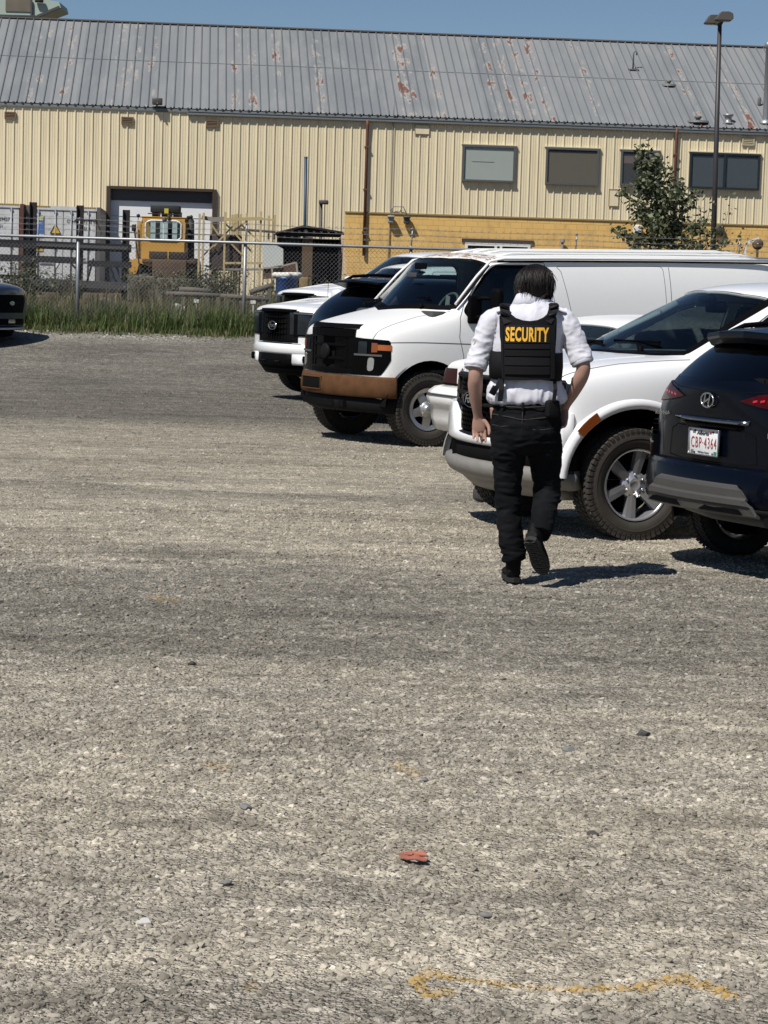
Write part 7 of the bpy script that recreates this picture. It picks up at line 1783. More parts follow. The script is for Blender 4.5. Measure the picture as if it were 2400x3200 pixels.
    b.finish(); seats(b, 1.2, .78, ys=(-.38, .38)); seats(b, .3, .8, ys=(-.4, 0, .4), top=.6); dash(b, 2.2, 1.9, .8, 1.2)
    m = MB(); m.box((.9, 0, .6), (2.8, 1.7, .04)); m.build('cabin_floor', M['dash'], root)
    return root
# ------------------------------------------------------------------ white sedan, rear towards camera (origin: rear axle)
def make_sedan(o, rz):
    root = place('sedan_car', o, rz, 'white sedan mostly hidden between the old van and the chrome-wheeled pickup', 'car')
    st = [
     (3.75, [(.75, .34), (.82, .5), (.83, .62), (.80, .72), (.74, .78), (.62, .80)], .02, .14),
     (3.45, [(.92, .28), (.96, .5), (.96, .68), (.93, .80), (.85, .88), (.70, .90)], .03, .06),
     (2.0, [(.93, .26), (.98, .5), (.98, .72), (.95, .88), (.87, .98), (.75, 1.0)], .02, .22),
     (1.35, [(.93, .26), (.98, .5), (.98, .73), (.95, .90), (.80, 1.20), (.66, 1.36)], .04, .1),
     (.9, [(.93, .26), (.98, .5), (.98, .73), (.95, .90), (.78, 1.27), (.64, 1.43)], .05, .0),
     (-.05, [(.93, .26), (.98, .5), (.98, .73), (.95, .91), (.78, 1.27), (.64, 1.42)], .05, .0),
     (-.28, [(.93, .28), (.98, .5), (.98, .74), (.95, .92), (.79, 1.22), (.65, 1.35)], .04, -.03),
     (-.78, [(.93, .28), (.975, .5), (.975, .75), (.94, .93), (.86, 1.01), (.74, 1.03)], .02, -.12),
     (-.90, [(.93, .28), (.975, .5), (.975, .75), (.94, .92), (.85, .985), (.73, 1.0)], .02, -.10),
     (-1.25, [(.92, .30), (.965, .5), (.96, .75), (.92, .90), (.83, .97), (.70, .985)], .02, -.03),
     (-1.32, [(.88, .32), (.92, .5), (.92, .74), (.89, .86), (.80, .92), (.68, .935)], .015, -.05)]
    cg = cage_mesh(st, lvl=2, crease_lv={0: (.6, 0, 99)}, crease_st={2: (.5, 'T'), 7: (.5, 'T'), 9: (.4, 'T')})
    b = Body(root, cg, M['white_old'])
    for s in (1, -1):
        b.cut((0, s, 0), P2(arch_poly(0, .33, .38, .38, .1), s)); b.cut((0, s, 0), P2(arch_poly(2.9, .33, .38, .38, .1), s))
    b.pane('rear_window', (-.55, 0, .8), [(-.80, -.72, 1.04), (-.92, 0, 1.05), (-.80, .72, 1.04), (-.27, .62, 1.35), (-.33, 0, 1.385), (-.27, -.62, 1.35)], M['glass_mid'], cond=lambda f: f[0][0] < 0)
    b.pane('windshield', (.55, 0, .8), [(1.95, .68, 1.02), (2.15, 0, 1.02), (1.95, -.68, 1.02), (1.0, -.6, 1.40), (1.05, 0, 1.44), (1.0, .6, 1.40)], M['glass_mid'], cond=lambda f: f[0][0] > .7)
    for s in (1, -1):
        D = (0, s, .3)
        b.pane('side_window', D, P2([(1.55, .99), (.62, .98), (.62, 1.39), (.98, 1.38)], s * .8), M['glass_mid']); b.pane('side_window', D, P2([(.54, .98), (-.40, .99), (-.12, 1.34), (.54, 1.39)], s * .8), M['glass_mid'])
        b.patch('taillight', (-1, s * .3, 0), [(-1.3, s * .55, .74), (-1.3, s * .55, .89), (-1.2, s * .99, .88), (-1.2, s * .99, .74)], M['red_lens'], off=.012, thick=.03, thr=0)
        b.patch('lamp_edge', (-1, s * .3, 0), [(-1.3, s * .53, .72), (-1.3, s * .53, .742), (-1.2, s * .99, .742), (-1.2, s * .99, .72)], M['trim'], off=.014, thick=.03, thr=0)
    pth = [(-.95, .97), (-1.25, .96), (-1.37, .90), (-1.45, .70), (-1.50, 0), (-1.45, -.70), (-1.37, -.90), (-1.25, -.96), (-.95, -.97)]
    m = MB(); sweep(m, [(.05, .27), (-.03, .29), (-.06, .40), (-.07, .52), (-.10, .54), (-.11, .60), (-.09, .66), (-.03, .705), (.06, .72)], pth[::-1]); bp = m.build('rear_bumper', M['white_old'], root)
    m = MB(); sweep(m, [(-.10, .63), (-.118, .63), (-.118, .645), (-.10, .645)], pth[::-1]); m.build('bumper_strip', M['seam'], bp)
    liners(b, (0, 2.9), .39, .33, .95, yi=.45); floorpan(b, 3.4, -1.1, .5, .26, .08)
    for x in (0, 2.9):
        for s in (1, -1): make_wheel(root, (x, s * .84, .335), s, r=.335, w=.22, rim=.21, style='ten', tread='road', rimmat=M['alu'], lug=5)
    b.finish(); seats(b, 1.0, .55, ys=(-.38, .38), top=.62); seats(b, .05, .55, ys=(-.4, 0, .4), top=.5); dash(b, 1.9, 1.6, .8, 1.0); steering(b, 1.5, .4, .95, mat=M['dash'])
    m = MB(); m.box((.8, 0, .4), (2.8, 1.7, .04)); m.build('cabin_floor', M['dash'], root)
    return root
# ------------------------------------------------------------------ slate blue crossover at the left edge (origin: front axle)
def make_cross(o, rz, z=0):
    root = place('parked_crossover', o, rz, 'slate blue crossover at the left edge, only its nose in the picture beside the grass', 'car', z=z)
    st = [
     (.72, [(.62, .30), (.72, .42), (.76, .62), (.75, .82), (.66, .93), (.52, .97)], .02, .16),
     (.56, [(.84, .26), (.89, .42), (.91, .64), (.89, .86), (.78, .99), (.62, 1.02)], .03, .12),
     (0, [(.90, .26), (.95, .42), (.95, .68), (.93, .92), (.84, 1.06), (.70, 1.09)], .03, .08),
     (-.5, [(.90, .26), (.95, .42), (.95, .70), (.92, .97), (.85, 1.11), (.76, 1.15)], .02, .25),
     (-1.1, [(.90, .26), (.95, .42), (.95, .70), (.92, .99), (.80, 1.34), (.66, 1.50)], .04, .16),
     (-1.45, [(.90, .26), (.95, .42), (.95, .70), (.92, 1.0), (.78, 1.44), (.64, 1.62)], .05, .1),
     (-2.6, [(.90, .26), (.95, .42), (.95, .70), (.92, 1.02), (.78, 1.46), (.63, 1.64)], .05, 0),
     (-3.35, [(.88, .30), (.93, .45), (.93, .75), (.89, 1.04), (.74, 1.42), (.60, 1.56)], .04, 0),
     (-3.75, [(.78, .34), (.84, .48), (.85, .78), (.80, 1.02), (.70, 1.12), (.58, 1.18)], .02, 0)]
    cg = cage_mesh(st, lvl=2, crease_lv={0: (.6, 0, 99)}, crease_st={3: (.5, 'T')})
    b = Body(root, cg, M['bluegrey'])
    for s in (1, -1):
        b.cut((0, s, 0), P2(arch_poly(0, .36, .40, .40, .1), s)); b.cut((0, s, 0), P2(arch_poly(-2.85, .36, .40, .40, .1), s))
    b.pane('windshield', (.55, 0, .8), [(-.45, .74, 1.16), (-.25, 0, 1.15), (-.45, -.74, 1.16), (-1.38, -.60, 1.58), (-1.30, 0, 1.62), (-1.38, .60, 1.58)], M['glass_tint'], cond=lambda f: f[0][0] > -1.8)
    for s in (1, -1):
        b.pane('side_window', (0, s, .3), P2([(-.85, 1.06), (-3.2, 1.08), (-3.0, 1.50), (-1.5, 1.55)], s * .8), M['glass_tint'])
        b.patch('headlight', SF, Q2([(s * y, zz) for y, zz in [(.50, .80), (.52, .88), (.80, .90), (.90, .86), (.88, .79), (.70, .76)]]), M['lamp_dark'], off=.006, thick=.02, thr=.02)
        m = MB(); m.rbox((-.75, s * 1.05, 1.16), (.13, .2, .14), .04, 3); m.build('wing_mirror', M['bluegrey'], root)
        b.patch('fog_light_bezel', SF, Q2([(s * y, zz) for y, zz in [(.60, .38), (.62, .50), (.84, .52), (.84, .42)]]), M['trim'], off=.006, thick=.02, thr=.02)
    b.patch('grille', SF, Q2([(-.44, .86), (-.50, .76), (-.40, .56), (.40, .56), (.50, .76), (.44, .86)]), M['trim'], off=.008, thick=.03)
    b.patch('lower_grille', SF, Q2([(-.50, .36), (-.44, .46), (.44, .46), (.50, .36)]), M['trim'], off=.008, thick=.03)
    b.patch('emblem', SF, Q2(arc(0, .72, .075, 0, 350, 20, .035)), M['silver'], off=.016, thick=.01)
    b.patch('front_plate', SF, Q2([(-.10, .39), (-.10, .45), (.10, .45), (.10, .39)]), M['silver'], off=.016, thick=.01)
    m = MB(); sweep(m, [(-.05, .27), (.02, .28), (.025, .31), (-.05, .32)], [(.88 - .5 * y * y, y) for y in [-.6 + .12 * i for i in range(11)]]); m.build('skid_bar', M['alu'], root)
    liners(b, (0, -2.85), .41, .36, .94, yi=.45); floorpan(b, .5, -3.6, .5, .28, .08)
    for x in (0, -2.85):
        for s in (1, -1): make_wheel(root, (x, s * .82, .36), s, r=.36, w=.24, rim=.24, style='ten', tread='road', tyre=M['tyre_dark'], rimmat=M['chrome_dark'], lug=5)
    b.finish(); seats(b, -1.7, .7); dash(b, -.5, -.8, .8, 1.1)
    return root
def dirs(ph):
    return Vector((-math.cos(R(ph)), -math.sin(R(ph)), 0)), Vector((math.sin(R(ph)), -math.cos(R(ph)), 0))
def org(px, py, ph, yw, xs=0, z=0):
    f, n = dirs(ph); return G(px, py, z) - n * yw + f * xs
VAN = org(1338, 1392, 29, .86, .075); RNG = org(1988.7, 1689, 23.2, .86, .05)
make_van(VAN, math.pi + R(29))
make_ranger(RNG, math.pi + R(23.2))
f27, n27 = dirs(27); f29, n29 = dirs(29)
KON = Vector((2.635, 14.12, 0)); make_hatch(KON, R(26.5))
F1 = Vector((-.97, 33.05, 0)) + n29 * .225 - f29 * .05
make_bigtruck(F1, math.pi + R(29), 'white full-size pickup with oval badge on its black grille, left of the old van', z=.06)
F2 = F1 - n29 * 3.1 - f29 * 1.85
make_bigtruck(F2, math.pi + R(29), 'white full-size pickup partly hidden, farthest vehicle right beside the fence', z=.27)
SUV = VAN - n29 * 3.2 - f29 * 2.2 + Vector((-.20, -.1, 0))
make_suv(SUV, R(29))
SED = Vector((2.13, 22.45, 0))
make_sedan(SED, R(28))
make_cross(Vector((-7.13, 38.6, 0)), R(-23), z=.46)
# ------------------------------------------------------------------ the guard
PD = 13.0
PB = Vector((W(1640, 1800, PD).x, PD, 0))
def U(u, v, dy=0.0): return W(1400 + .3014 * u, 780 + .3014 * v, PD + dy) - PB        # upper body close-up
def V_(u, v, dy=0.0): return W(1450 + .3918 * u, 1200 + .3918 * v, PD + dy) - PB      # legs close-up
KU, KV = .3014 / F_PX * PD, .3918 / F_PX * PD
def limb(mb, nodes, n=20, xref=(1, 0, 0), sub=5):
    """smooth closed tube through nodes (point, ra, rb); ra along xref, rb across"""
    N = len(nodes); P = []; 
    for i in range(N - 1):
        p0, p1, p2, p3 = (nodes[max(0, i - 1)], nodes[i], nodes[i + 1], nodes[min(N - 1, i + 2)])
        for k in range(sub):
            t = k / sub
            def c(a, b, c_, d): return .5 * ((2 * b) + (-a + c_) * t + (2 * a - 5 * b + 4 * c_ - d) * t * t + (-a + 3 * b - 3 * c_ + d) * t ** 3)
            P.append((Vector([c(p0[0][j], p1[0][j], p2[0][j], p3[0][j]) for j in range(3)]), max(.001, c(p0[1], p1[1], p2[1], p3[1])), max(.001, c(p0[2], p1[2], p2[2], p3[2]))))
    P.append((Vector(nodes[-1][0]), nodes[-1][1], nodes[-1][2]))
    vs = []; M_ = len(P)
    for i, (p, ra, rb) in enumerate(P):
        t = (P[min(i + 1, M_ - 1)][0] - P[max(i - 1, 0)][0]).normalized(); x = Vector(xref); x = (x - t * x.dot(t)).normalized(); y = t.cross(x)
        for k in range(n): a = 2 * math.pi * k / n; vs.append(p + x * (ra * math.cos(a)) + y * (rb * math.sin(a)))
    fs = [(i * n + k, i * n + (k + 1) % n, (i + 1) * n + (k + 1) % n, (i + 1) * n + k) for i in range(M_ - 1) for k in range(n)]
    fs += [tuple(range(n))[::-1], tuple((M_ - 1) * n + k for k in range(n))]
    mb.add(vs, fs)
def ball(mb, c, r, n=16, M3=None):
    m = M3 or Matrix.Identity(3); r = Vector(r) if isinstance(r, (tuple, list)) else Vector((r, r, r))
    prof = [(max(.0005, math.sin(math.pi * j / n)), -math.cos(math.pi * j / n)) for j in range(n + 1)]
    b = len(mb.v); mb.lathe(prof, 2 * n)
    for i in range(b, len(mb.v)):
        v = Vector(mb.v[i]); mb.v[i] = tuple(m @ Vector((v.x * r.x, v.y * r.y, v.z * r.z)) + Vector(c))
    mb.f.append([b + k * (n + 1) for k in range(2 * n)]); mb.f.append([b + k * (n + 1) + n for k in range(2 * n)][::-1]); mb.mi += [0, 0]; mb.sm += [False, False]
def organic(name, mb, mat, parent, voxel=.006, smooth=6, disp=None, dec=None):
    me = bpy.data.meshes.new(name); me.from_pydata(mb.v, [], mb.f); o = link(name, me)
    bm = bmesh.new(); bm.from_mesh(me); bmesh.ops.recalc_face_normals(bm, faces=bm.faces); bm.to_mesh(me); bm.free()
    r = o.modifiers.new('r', 'REMESH'); r.mode = 'VOXEL'; r.voxel_size = voxel
    s = o.modifiers.new('s', 'SMOOTH'); s.iterations = smooth; s.factor = .5
    dg = bpy.context.evaluated_depsgraph_get(); e = bpy.data.meshes.new_from_object(o.evaluated_get(dg)); bpy.data.objects.remove(o); bpy.data.meshes.remove(me)
    if disp:
        ns = [v.normal.copy() for v in e.vertices]; cs = [v.co.copy() for v in e.vertices]
        for v, n_, c in zip(e.vertices, ns, cs): v.co = c + n_ * disp(c, n_)
    e.materials.clear(); e.name = name; return link(name, e, mat, parent, True)
def cloth(name, c, v=.08, rough=.85, weave=900, b=.0006):
    t = NT(name); p = t.pos(obj=True); c = Vector(c); t.set(Base_Color=t.mix(t.noise(14, p, 5), tuple(c * (1 - v)), tuple(min(1, x) for x in c * (1 + v))), Roughness=rough)
    t.b.inputs['Sheen Weight'].default_value = .15 if max(c) > .1 else 0; t.b.inputs['Specular IOR Level'].default_value = .25; t.bump(t.noise(weave, p, 2), .4, b); return t.m
def fold(c, f, stretch, seed, sharp=2.2):
    q = Vector((c.x * stretch[0], c.y * stretch[1], c.z * stretch[2])) * f + Vector((seed, seed * .7, 0))
    n = noise.noise(q) * .65 + noise.noise(q * 2.1) * .35; return (1 - abs(n) * sharp)
def build_person():
    root = empty('person', PB, 0, 'person in white short-sleeved shirt, black vest lettered SECURITY and dark jeans, walking away', 'person')
    skin = NT('tanned_skin'); p = skin.pos(obj=True); skin.set(Base_Color=skin.mix(skin.noise(24, p, 4), (.33, .19, .145), (.43, .26, .20)), Roughness=.55); skin.bump(skin.noise(160, p, 4), .35, .0015); skin.b.inputs['Subsurface Weight'].default_value = .08; skin.b.inputs['Subsurface Radius'].default_value = (.01, .004, .002); skin = skin.m
    hd = U(893, 382, .06)
    # ---------------- body: one continuous surface
    m = MB()
    T = Matrix.Rotation(R(-24), 3, 'X')                       # head bowed forward
    ball(m, hd, (.078, .098, .105), 16, T)
    f = lambda x, y, z: hd + T @ Vector((x, y, z))
    ball(m, f(0, .035, -.055), (.055, .062, .062), 12, T); limb(m, [(f(0, .090, .012), .008, .008), (f(0, .104, -.018), .013, .012), (f(0, .098, -.034), .015, .010)], 10, sub=2)
    ball(m, f(0, .088, -.060), (.024, .010, .006), 8, T); ball(m, f(0, .087, -.070), (.021, .011, .007), 8, T); ball(m, f(0, .075, -.098), (.022, .016, .014), 8, T)
    for s in (1, -1): ball(m, f(s * .030, .078, .018), (.018, .012, .008), 8, T); ball(m, f(s * .080, .0, -.02), (.010, .022, .032), 10, T)
    limb(m, [(U(855, 640, .02), .062, .058), (U(865, 540, .03), .056, .056), (hd + Vector((-.012, -.01, -.05)), .054, .058)], 18)
    tor = [(760, .14, .09), (900, .17, .10), (1100, .165, .10), (1350, .16, .095), (1560, .17, .10)]
    limb(m, [(U(855, 620, .02), .06, .055)] + [(U(825, y, .02), a, b) for y, a, b in tor], 22)
    def arm(nodes): limb(m, [(U(*q[0]), q[1], q[2]) for q in nodes], 18)
    arm([((560, 720, .02), .050, .055), ((440, 790, .01), .054, .055), ((350, 1000, 0), .050, .050), ((296, 1230, -.02), .042, .044), ((287, 1330, -.02), .042, .041), ((283, 1420, .0), .043, .040), ((290, 1560, .03), .034, .031), ((305, 1690, .06), .027, .022), ((312, 1740, .07), .028, .019)])
    arm([((1110, 720, .02), .050, .055), ((1220, 800, .01), .054, .055), ((1330, 1010, -.02), .050, .050), ((1395, 1180, -.05), .042, .045), ((1400, 1260, -.05), .041, .043), ((1365, 1350, -.03), .042, .041), ((1300, 1480, .02), .035, .034), ((1230, 1600, .06), .027, .026), ((1205, 1660, .07), .026, .028)])
    # legs inside the trousers
    for nd in ([((330, 180, .02), .09, .09), ((350, 550, .02), .08, .085), ((352, 880, .03), .055, .06), ((380, 1150, .02), .05, .055), ((403, 1400, .02), .042, .045)],
               [((600, 180, .02), .09, .09), ((640, 550, .05), .08, .085), ((662, 860, .08), .055, .06), ((625, 1040, -.06), .05, .055), ((608, 1150, -.12), .040, .042)]):
        limb(m, [(V_(*q[0]), q[1], q[2]) for q in nd], 16)
    # hands: palm, four fingers, thumb
    def hand(wr, dirv, acr, nrm, flip, curl, sc=1.0):
        d, a, n = Vector(dirv).normalized(), Vector(acr).normalized(), Vector(nrm).normalized(); w = Vector(wr)
        pc = [(w, .027, .019), (w + d * .03, .036, .017), (w + d * .065, .041, .016), (w + d * .090, .039, .013)]
        limb(m, pc, 14, xref=tuple(a))
        sg = 1 if a.cross(d).dot(n) > 0 else -1
        for k, (off, ln) in enumerate(((-.034, .070), (-.0115, .082), (.0115, .077), (.033, .062))):
            b = w + d * .082 + a * off * flip; c = curl[k]; pts = [(b, .0092, .0090)]; dd = d.copy()
            for j, fr in enumerate((.45, .32, .25)):
                M3 = Matrix.Rotation(sg * c * (.55, 1.0, .8)[j], 3, a if True else n); dd = M3 @ dd; b = b + dd * ln * fr; pts.append((b, .0088 - .0011 * j, .0086 - .0011 * j))
            limb(m, pts, 10, xref=tuple(a), sub=3)
        tb = w + d * .028 - a * .030 * flip; t1 = tb + (d * .7 - a * .62 * flip + n * .35).normalized() * .040; t2 = t1 + (d * .9 - a * .1 * flip + n * .42).normalized() * .032; t3 = t2 + (d * .95 + a * .15 * flip + n * .3).normalized() * .024
        limb(m, [(tb - d * .01, .014, .014), (t1, .0115, .011), (t2, .0105, .0095), (t3, .008, .007)], 10, sub=3)
    hand(U(312, 1728, .07), U(330, 1960, .085) - U(312, 1728, .07), (1, -.15, 0), (0, -1, 0), -1, (.30, .42, .52, .62))
    hand(U(1207, 1655, .07), U(1185, 1830, .02) - U(1207, 1655, .07), (.55, -.8, 0), (-.8, -.5, 0), 1, (.35, .45, .55, .6))
    body = organic('body', m, skin, root, .0042, 3)
    m = MB(); q = U(342, 1978, .03); m.tube([U(338, 1935, .05), U(345, 1965, .03), U(362, 1985, .02)], .007, 6); m.rbox(U(360, 1975, .02), (.022, .012, .014), .003); m.build('held_keys', simple('dark_key_fob', (.06, .04, .03), .6), root)
    for s in (1, -1):
        m = MB(); ball(m, f(s * .030, .084, .008), .0115, 8); m.build('eye', simple('eye_white', (.6, .58, .55), .3, var=.03), body)
    # ---------------- hair
    hm = NT('black_hair'); p = hm.pos(obj=True); hm.set(Base_Color=hm.mix(hm.noise(60, p), (.003, .002, .002), (.010, .006, .005)), Roughness=.45); hm.b.inputs['Specular IOR Level'].default_value = .3; hm = hm.m
    m = MB(); ball(m, f(0, -.012, .014), (.084, .100, .100), 14, T); ball(m, f(0, -.026, -.022), (.074, .076, .072), 12, T); ball(m, f(.0, .03, .045), (.080, .085, .070), 12, T)
    hair = organic('hair', m, hm, root, .006, 5, disp=lambda c, n: .0035 * noise.noise(Vector((c.x * 90, c.y * 90, c.z * 12))) + .006 * noise.noise(c * 22))
    rr = random.Random(4); m = MB()
    crown = f(.012, .01, .125)
    for k in range(900):
        a = rr.uniform(-2.7, 2.7) - math.pi / 2; L = rr.uniform(.55, 1.0)
        pts = []; wob = rr.gauss(0, .006); end = 1.64 if abs(a + math.pi / 2) < 1.0 else 1.60
        for j in range(6):
            t = (j / 5) * L * end; rad = 1.03 + rr.uniform(0, .03) + (.04 * j / 5); th = t * 1.45
            v = Vector((.089 * max(.86 if th > 1.57 else 0, math.sin(th)) * math.cos(a), .108 * max(.80 if th > 1.57 else 0, math.sin(th)) * math.sin(a), .103 * math.cos(th) + .012)) * rad
            if th > 1.5: v.x *= 1.0; v.z -= (th - 1.5) * .035
            pts.append(f(v.x + .006 + wob * j * .4, v.y - .010, v.z))
        m.tube(pts, [.0032, .0034, .0032, .0028, .002, .0008], 4, caps=False)
    for k in range(40):        # loose strands hanging by the right cheek
        x = rr.uniform(.070, .100); m.tube([f(x, .03 + rr.uniform(-.03, .03), .03), f(x + .004, .045, -.04), f(x - .004, .065, -.10), f(x - .018 + rr.gauss(0, .006), .075, -.145)], [.003, .003, .0025, .001], 4, caps=False)
    m.build('hair_strand', hm, hair, fix=False)
    # ---------------- shirt
    ws = cloth('white_shirt_cotton', (.60, .60, .66), .03); m = MB()
    rows = [(500, 832, .045, .048, .045), (548, 838, .098, .066, .035), (590, 846, .145, .078, .03), (640, 850, .182, .09, .02), (710, 848, .212, .112, .01), (820, 842, .212, .124, .0), (960, 828, .200, .128, .0), (1150, 818, .196, .126, .0), (1320, 815, .192, .122, .005), (1440, 812, .208, .132, .0), (1530, 812, .216, .138, .0), (1578, 812, .206, .132, .0), (1600, 812, .17, .11, .0)]
    limb(m, [(U(cx, y, dy), a, b) for y, cx, a, b, dy in rows], 40, sub=4)
    def sl(nodes): limb(m, [(U(*q[0]), q[1], q[2]) for q in nodes], 22)
    sl([((600, 700, .01), .060, .072), ((480, 740, .01), .066, .072), ((400, 860, 0), .058, .059), ((345, 1010, 0), .058, .058), ((300, 1165, -.01), .061, .062), ((287, 1216, -.015), .060, .062)])
    sl([((1080, 700, .01), .060, .072), ((1190, 745, .01), .068, .072), ((1270, 860, -.01), .061, .062), ((1335, 1010, -.02), .060, .061), ((1380, 1125, -.035), .061, .062), ((1392, 1160, -.04), .060, .062)])
    zw, zs = U(800, 1560).z, U(800, 700).z
    xl = U(430, 1000).x; xr = U(1250, 1000).x
    def sd(c, n):
        t = (c.z - zw); blouse = max(0, 1 - abs(t - .05) / .13); armp = 1 if (c.x < xl + .03 or c.x > xr - .03) else 0
        d = .005 * fold(c, 8, (1.2, 1.2, .45), 3.1, 3) + .0018 * fold(c, 19, (1.1, 1.1, .6), 7.7, 3) + .0075 * armp * fold(c, 13, (.8, .8, 1.5), 8.0) + .014 * blouse * fold(c, 8, (1.9, 1.9, .45), 5.5) + .004 * fold(c, 5, (1.2, .6, 1.3), 1.7); return d - .004
    sh = organic('shirt', m, ws, root, .0062, 5, disp=sd)
    # collar and cuffs
    m = MB()
    cc = U(836, 520, .035)
    for k, (y0, sc) in enumerate(((478, 1.0),)):
        n = 32; vs = []
        for (u, r1, z) in ((0, .058, .024), (1, .064, .026), (2, .073, .004), (3, .088, -.034), (4, .082, -.040), (5, .060, -.02)):
            for i in range(n): a = 2 * math.pi * i / n; q = cc + Vector((r1 * 1.12 * math.cos(a), r1 * math.sin(a), z - .016 * math.sin(a) + .012 * math.cos(a) * 0)); vs.append(q)
        m.add(vs, [(j * n + i, j * n + (i + 1) % n, (j + 1) * n + (i + 1) % n, (j + 1) * n + i) for j in range(5) for i in range(n)], smooth=True)
    co = m.build('collar', ws, sh, fix=False)
    for c0, c1 in ((U(289, 1205, -.013), U(284, 1232, -.017)), (U(1389, 1150, -.04), U(1398, 1176, -.043))):
        m = MB(); d = (c1 - c0).normalized(); c0 = c0 - d * .022; A = d.to_track_quat('Z', 'Y').to_matrix(); m.lathe([(.056, .0), (.0625, .003), (.0640, .040), (.060, .043), (.050, .030)], 28, A, c=c0); m.build('cuff', ws, sh, fix=False)
    for (u, v, s) in ((555, 628, -1), (1165, 632, 1)):
        m = MB(); m.rbox(U(u, v, -.02), (.065, .10, .012), .005, 2, M=Matrix.Rotation(s * R(17), 3, 'Y')); m.build('epaulette', ws, sh)
    pt = simple('dark_sleeve_patch', (.05, .06, .03), .7); pg = simple('gold_patch_border', (.42, .33, .12), .6)
    for (u, v, s) in ((292, 945, -1), (1398, 925, 1)):
        m = MB(); c = U(u, v, .0); A = Matrix.Rotation(s * R(70), 3, 'Y') ; m.lathe([(.001, .006), (.036, .005), (.037, 0)], 18, A @ Matrix.Diagonal((1.25, 1, 1)).to_3x3(), c=c); p_ = m.build('shoulder_patch', pt, sh)
        m = MB(); m.lathe([(.033, .0075), (.039, .0075), (.040, 0)], 18, A @ Matrix.Diagonal((1.25, 1, 1)).to_3x3(), c=c); m.build('patch_border', pg, p_)
    # ---------------- jeans
    jm = NT('black_denim'); p = jm.pos(obj=True); fade = jm.ramp(jm.noise(5, p, 4), [(.45, 0), (.7, 1)])
    jm.set(Base_Color=jm.mix(fade, (.0035, .004, .005), (.009, .0095, .011)), Roughness=.88); jm.b.inputs['Specular IOR Level'].default_value = .12; jm.b.inputs['Sheen Weight'].default_value = .0; jm.bump(jm.noise(700, p, 2), .4, .0008); jm = jm.m
    m = MB()
    limb(m, [(V_(490, 118, .0), .172, .112), (V_(492, 160, .0), .190, .124), (V_(494, 260, -.01), .200, .136), (V_(494, 380, -.01), .200, .138), (V_(494, 470, .0), .190, .125), (V_(494, 520, .01), .12, .10)], 36)
    limb(m, [(V_(365, 330, .0), .10, .12), (V_(353, 480, .0), .100, .112), (V_(352, 640, .02), .088, .098), (V_(350, 860, .035), .074, .082), (V_(355, 1000, .03), .073, .080), (V_(368, 1180, .015), .071, .075), (V_(395, 1350, .01), .067, .072), (V_(403, 1400, .01), .066, .070)], 26)
    limb(m, [(V_(620, 330, .0), .10, .12), (V_(635, 480, .02), .101, .112), (V_(650, 640, .05), .088, .098), (V_(664, 840, .08), .078, .084), (V_(650, 960, .02), .074, .078), (V_(632, 1060, -.06), .070, .076), (V_(612, 1170, -.14), .066, .068), (V_(607, 1200, -.16), .064, .066)], 26)
    zk = V_(350, 900).z; zh = V_(400, 1370).z; zc = V_(490, 520).z
    def jd(c, n):
        kn = max(0, 1 - abs(c.z - zk) / .14); he = max(0, 1 - abs(c.z - zh) / .14); cr = max(0, 1 - abs(c.z - zc) / .16)
        return .005 * fold(c, 7, (1, 1, 1.6), 2.2, 3) + .003 * fold(c, 16, (.6, .6, 1.8), 1.2, 3) + .008 * kn * fold(c, 9, (.5, .5, 2.6), 6.1) + .011 * he * fold(c, 10, (.5, .5, 2.8), 4.4) + .010 * cr * fold(c, 8, (.6, .6, 2.2), 9.3) - .004
    jn = organic('jeans', m, jm, root, .0062, 4, disp=jd)
    def torso_back(x, z, a=.20, b=.138, cx=None): cx = U(812, 1600).x if cx is None else cx; k = max(-.98, min(.98, (x - cx) / a)); return .0 - b * math.sqrt(1 - k * k)
    st = simple('denim_stitch', (.018, .017, .015), .8); m = MB()
    def seam(pts, w=.004):
        q = [V_(u, v, 0) for u, v in pts]; cx = V_(494, 300).x
        m.tube([Vector((p_.x, torso_back(p_.x, p_.z, .21, .142, cx) - .006, p_.z)) for p_ in q], w, 5)
    seam([(457, 150), (455, 260), (450, 420)]); seam([(230, 160), (340, 172), (457, 178), (600, 172), (740, 165)]); seam([(222, 320), (300, 330), (350, 322)]); seam([(535, 350), (620, 356), (710, 342)]); seam([(225, 235), (330, 250), (455, 275), (600, 262), (665, 255)])
    m.build('seam', st, jn); m = MB(); c = V_(457, 172); m.rbox((c.x, torso_back(c.x, 0, .21, .142, V_(494, 300).x) - .008, c.z), (.014, .008, .05), .003); m.build('belt_loop', jm, jn)
    m = MB(); cx = V_(492, 150).x; c = V_(494, 130); m.lathe([(.172, -.018), (.176, -.018), (.176, .018), (.172, .018)], 40, Matrix.Diagonal((1.07, .70, 1)).to_3x3(), c=c); m.build('belt', simple('black_leather', (.01, .01, .01), .5), root)
    # ---------------- shoes
    sm = simple('black_shoe_leather', (.004, .004, .0045), .7, var=.3, scale=20, spec=.15); so = simple('black_rubber_sole', (.014, .0135, .013), .75, var=.3, scale=30)
    def shoe(heel, fwd, up, tread, sh=.19):
        fw = Vector(fwd).normalized(); upv = Vector(up); upv = (upv - fw * upv.dot(fw)).normalized(); sd_ = fw.cross(upv); g = lambda a, b, c: Vector(heel) + fw * a + sd_ * b + upv * c
        r = empty('shoe', (0, 0, 0)); bpy.data.objects.remove(r)
        out = [(-.01, .0), (.004, .036), (.05, .046), (.11, .042), (.17, .049), (.215, .053), (.262, .046), (.295, .026), (.303, 0)]
        pl = [(a, b) for a, b in out] + [(a, -b * .92) for a, b in out[-2:0:-1]]
        m = MB(); m.prism(pl, lambda u, v, w_: g(u, v, w_), 0, .026); sole = m.build('sole', so, None)
        m = MB()
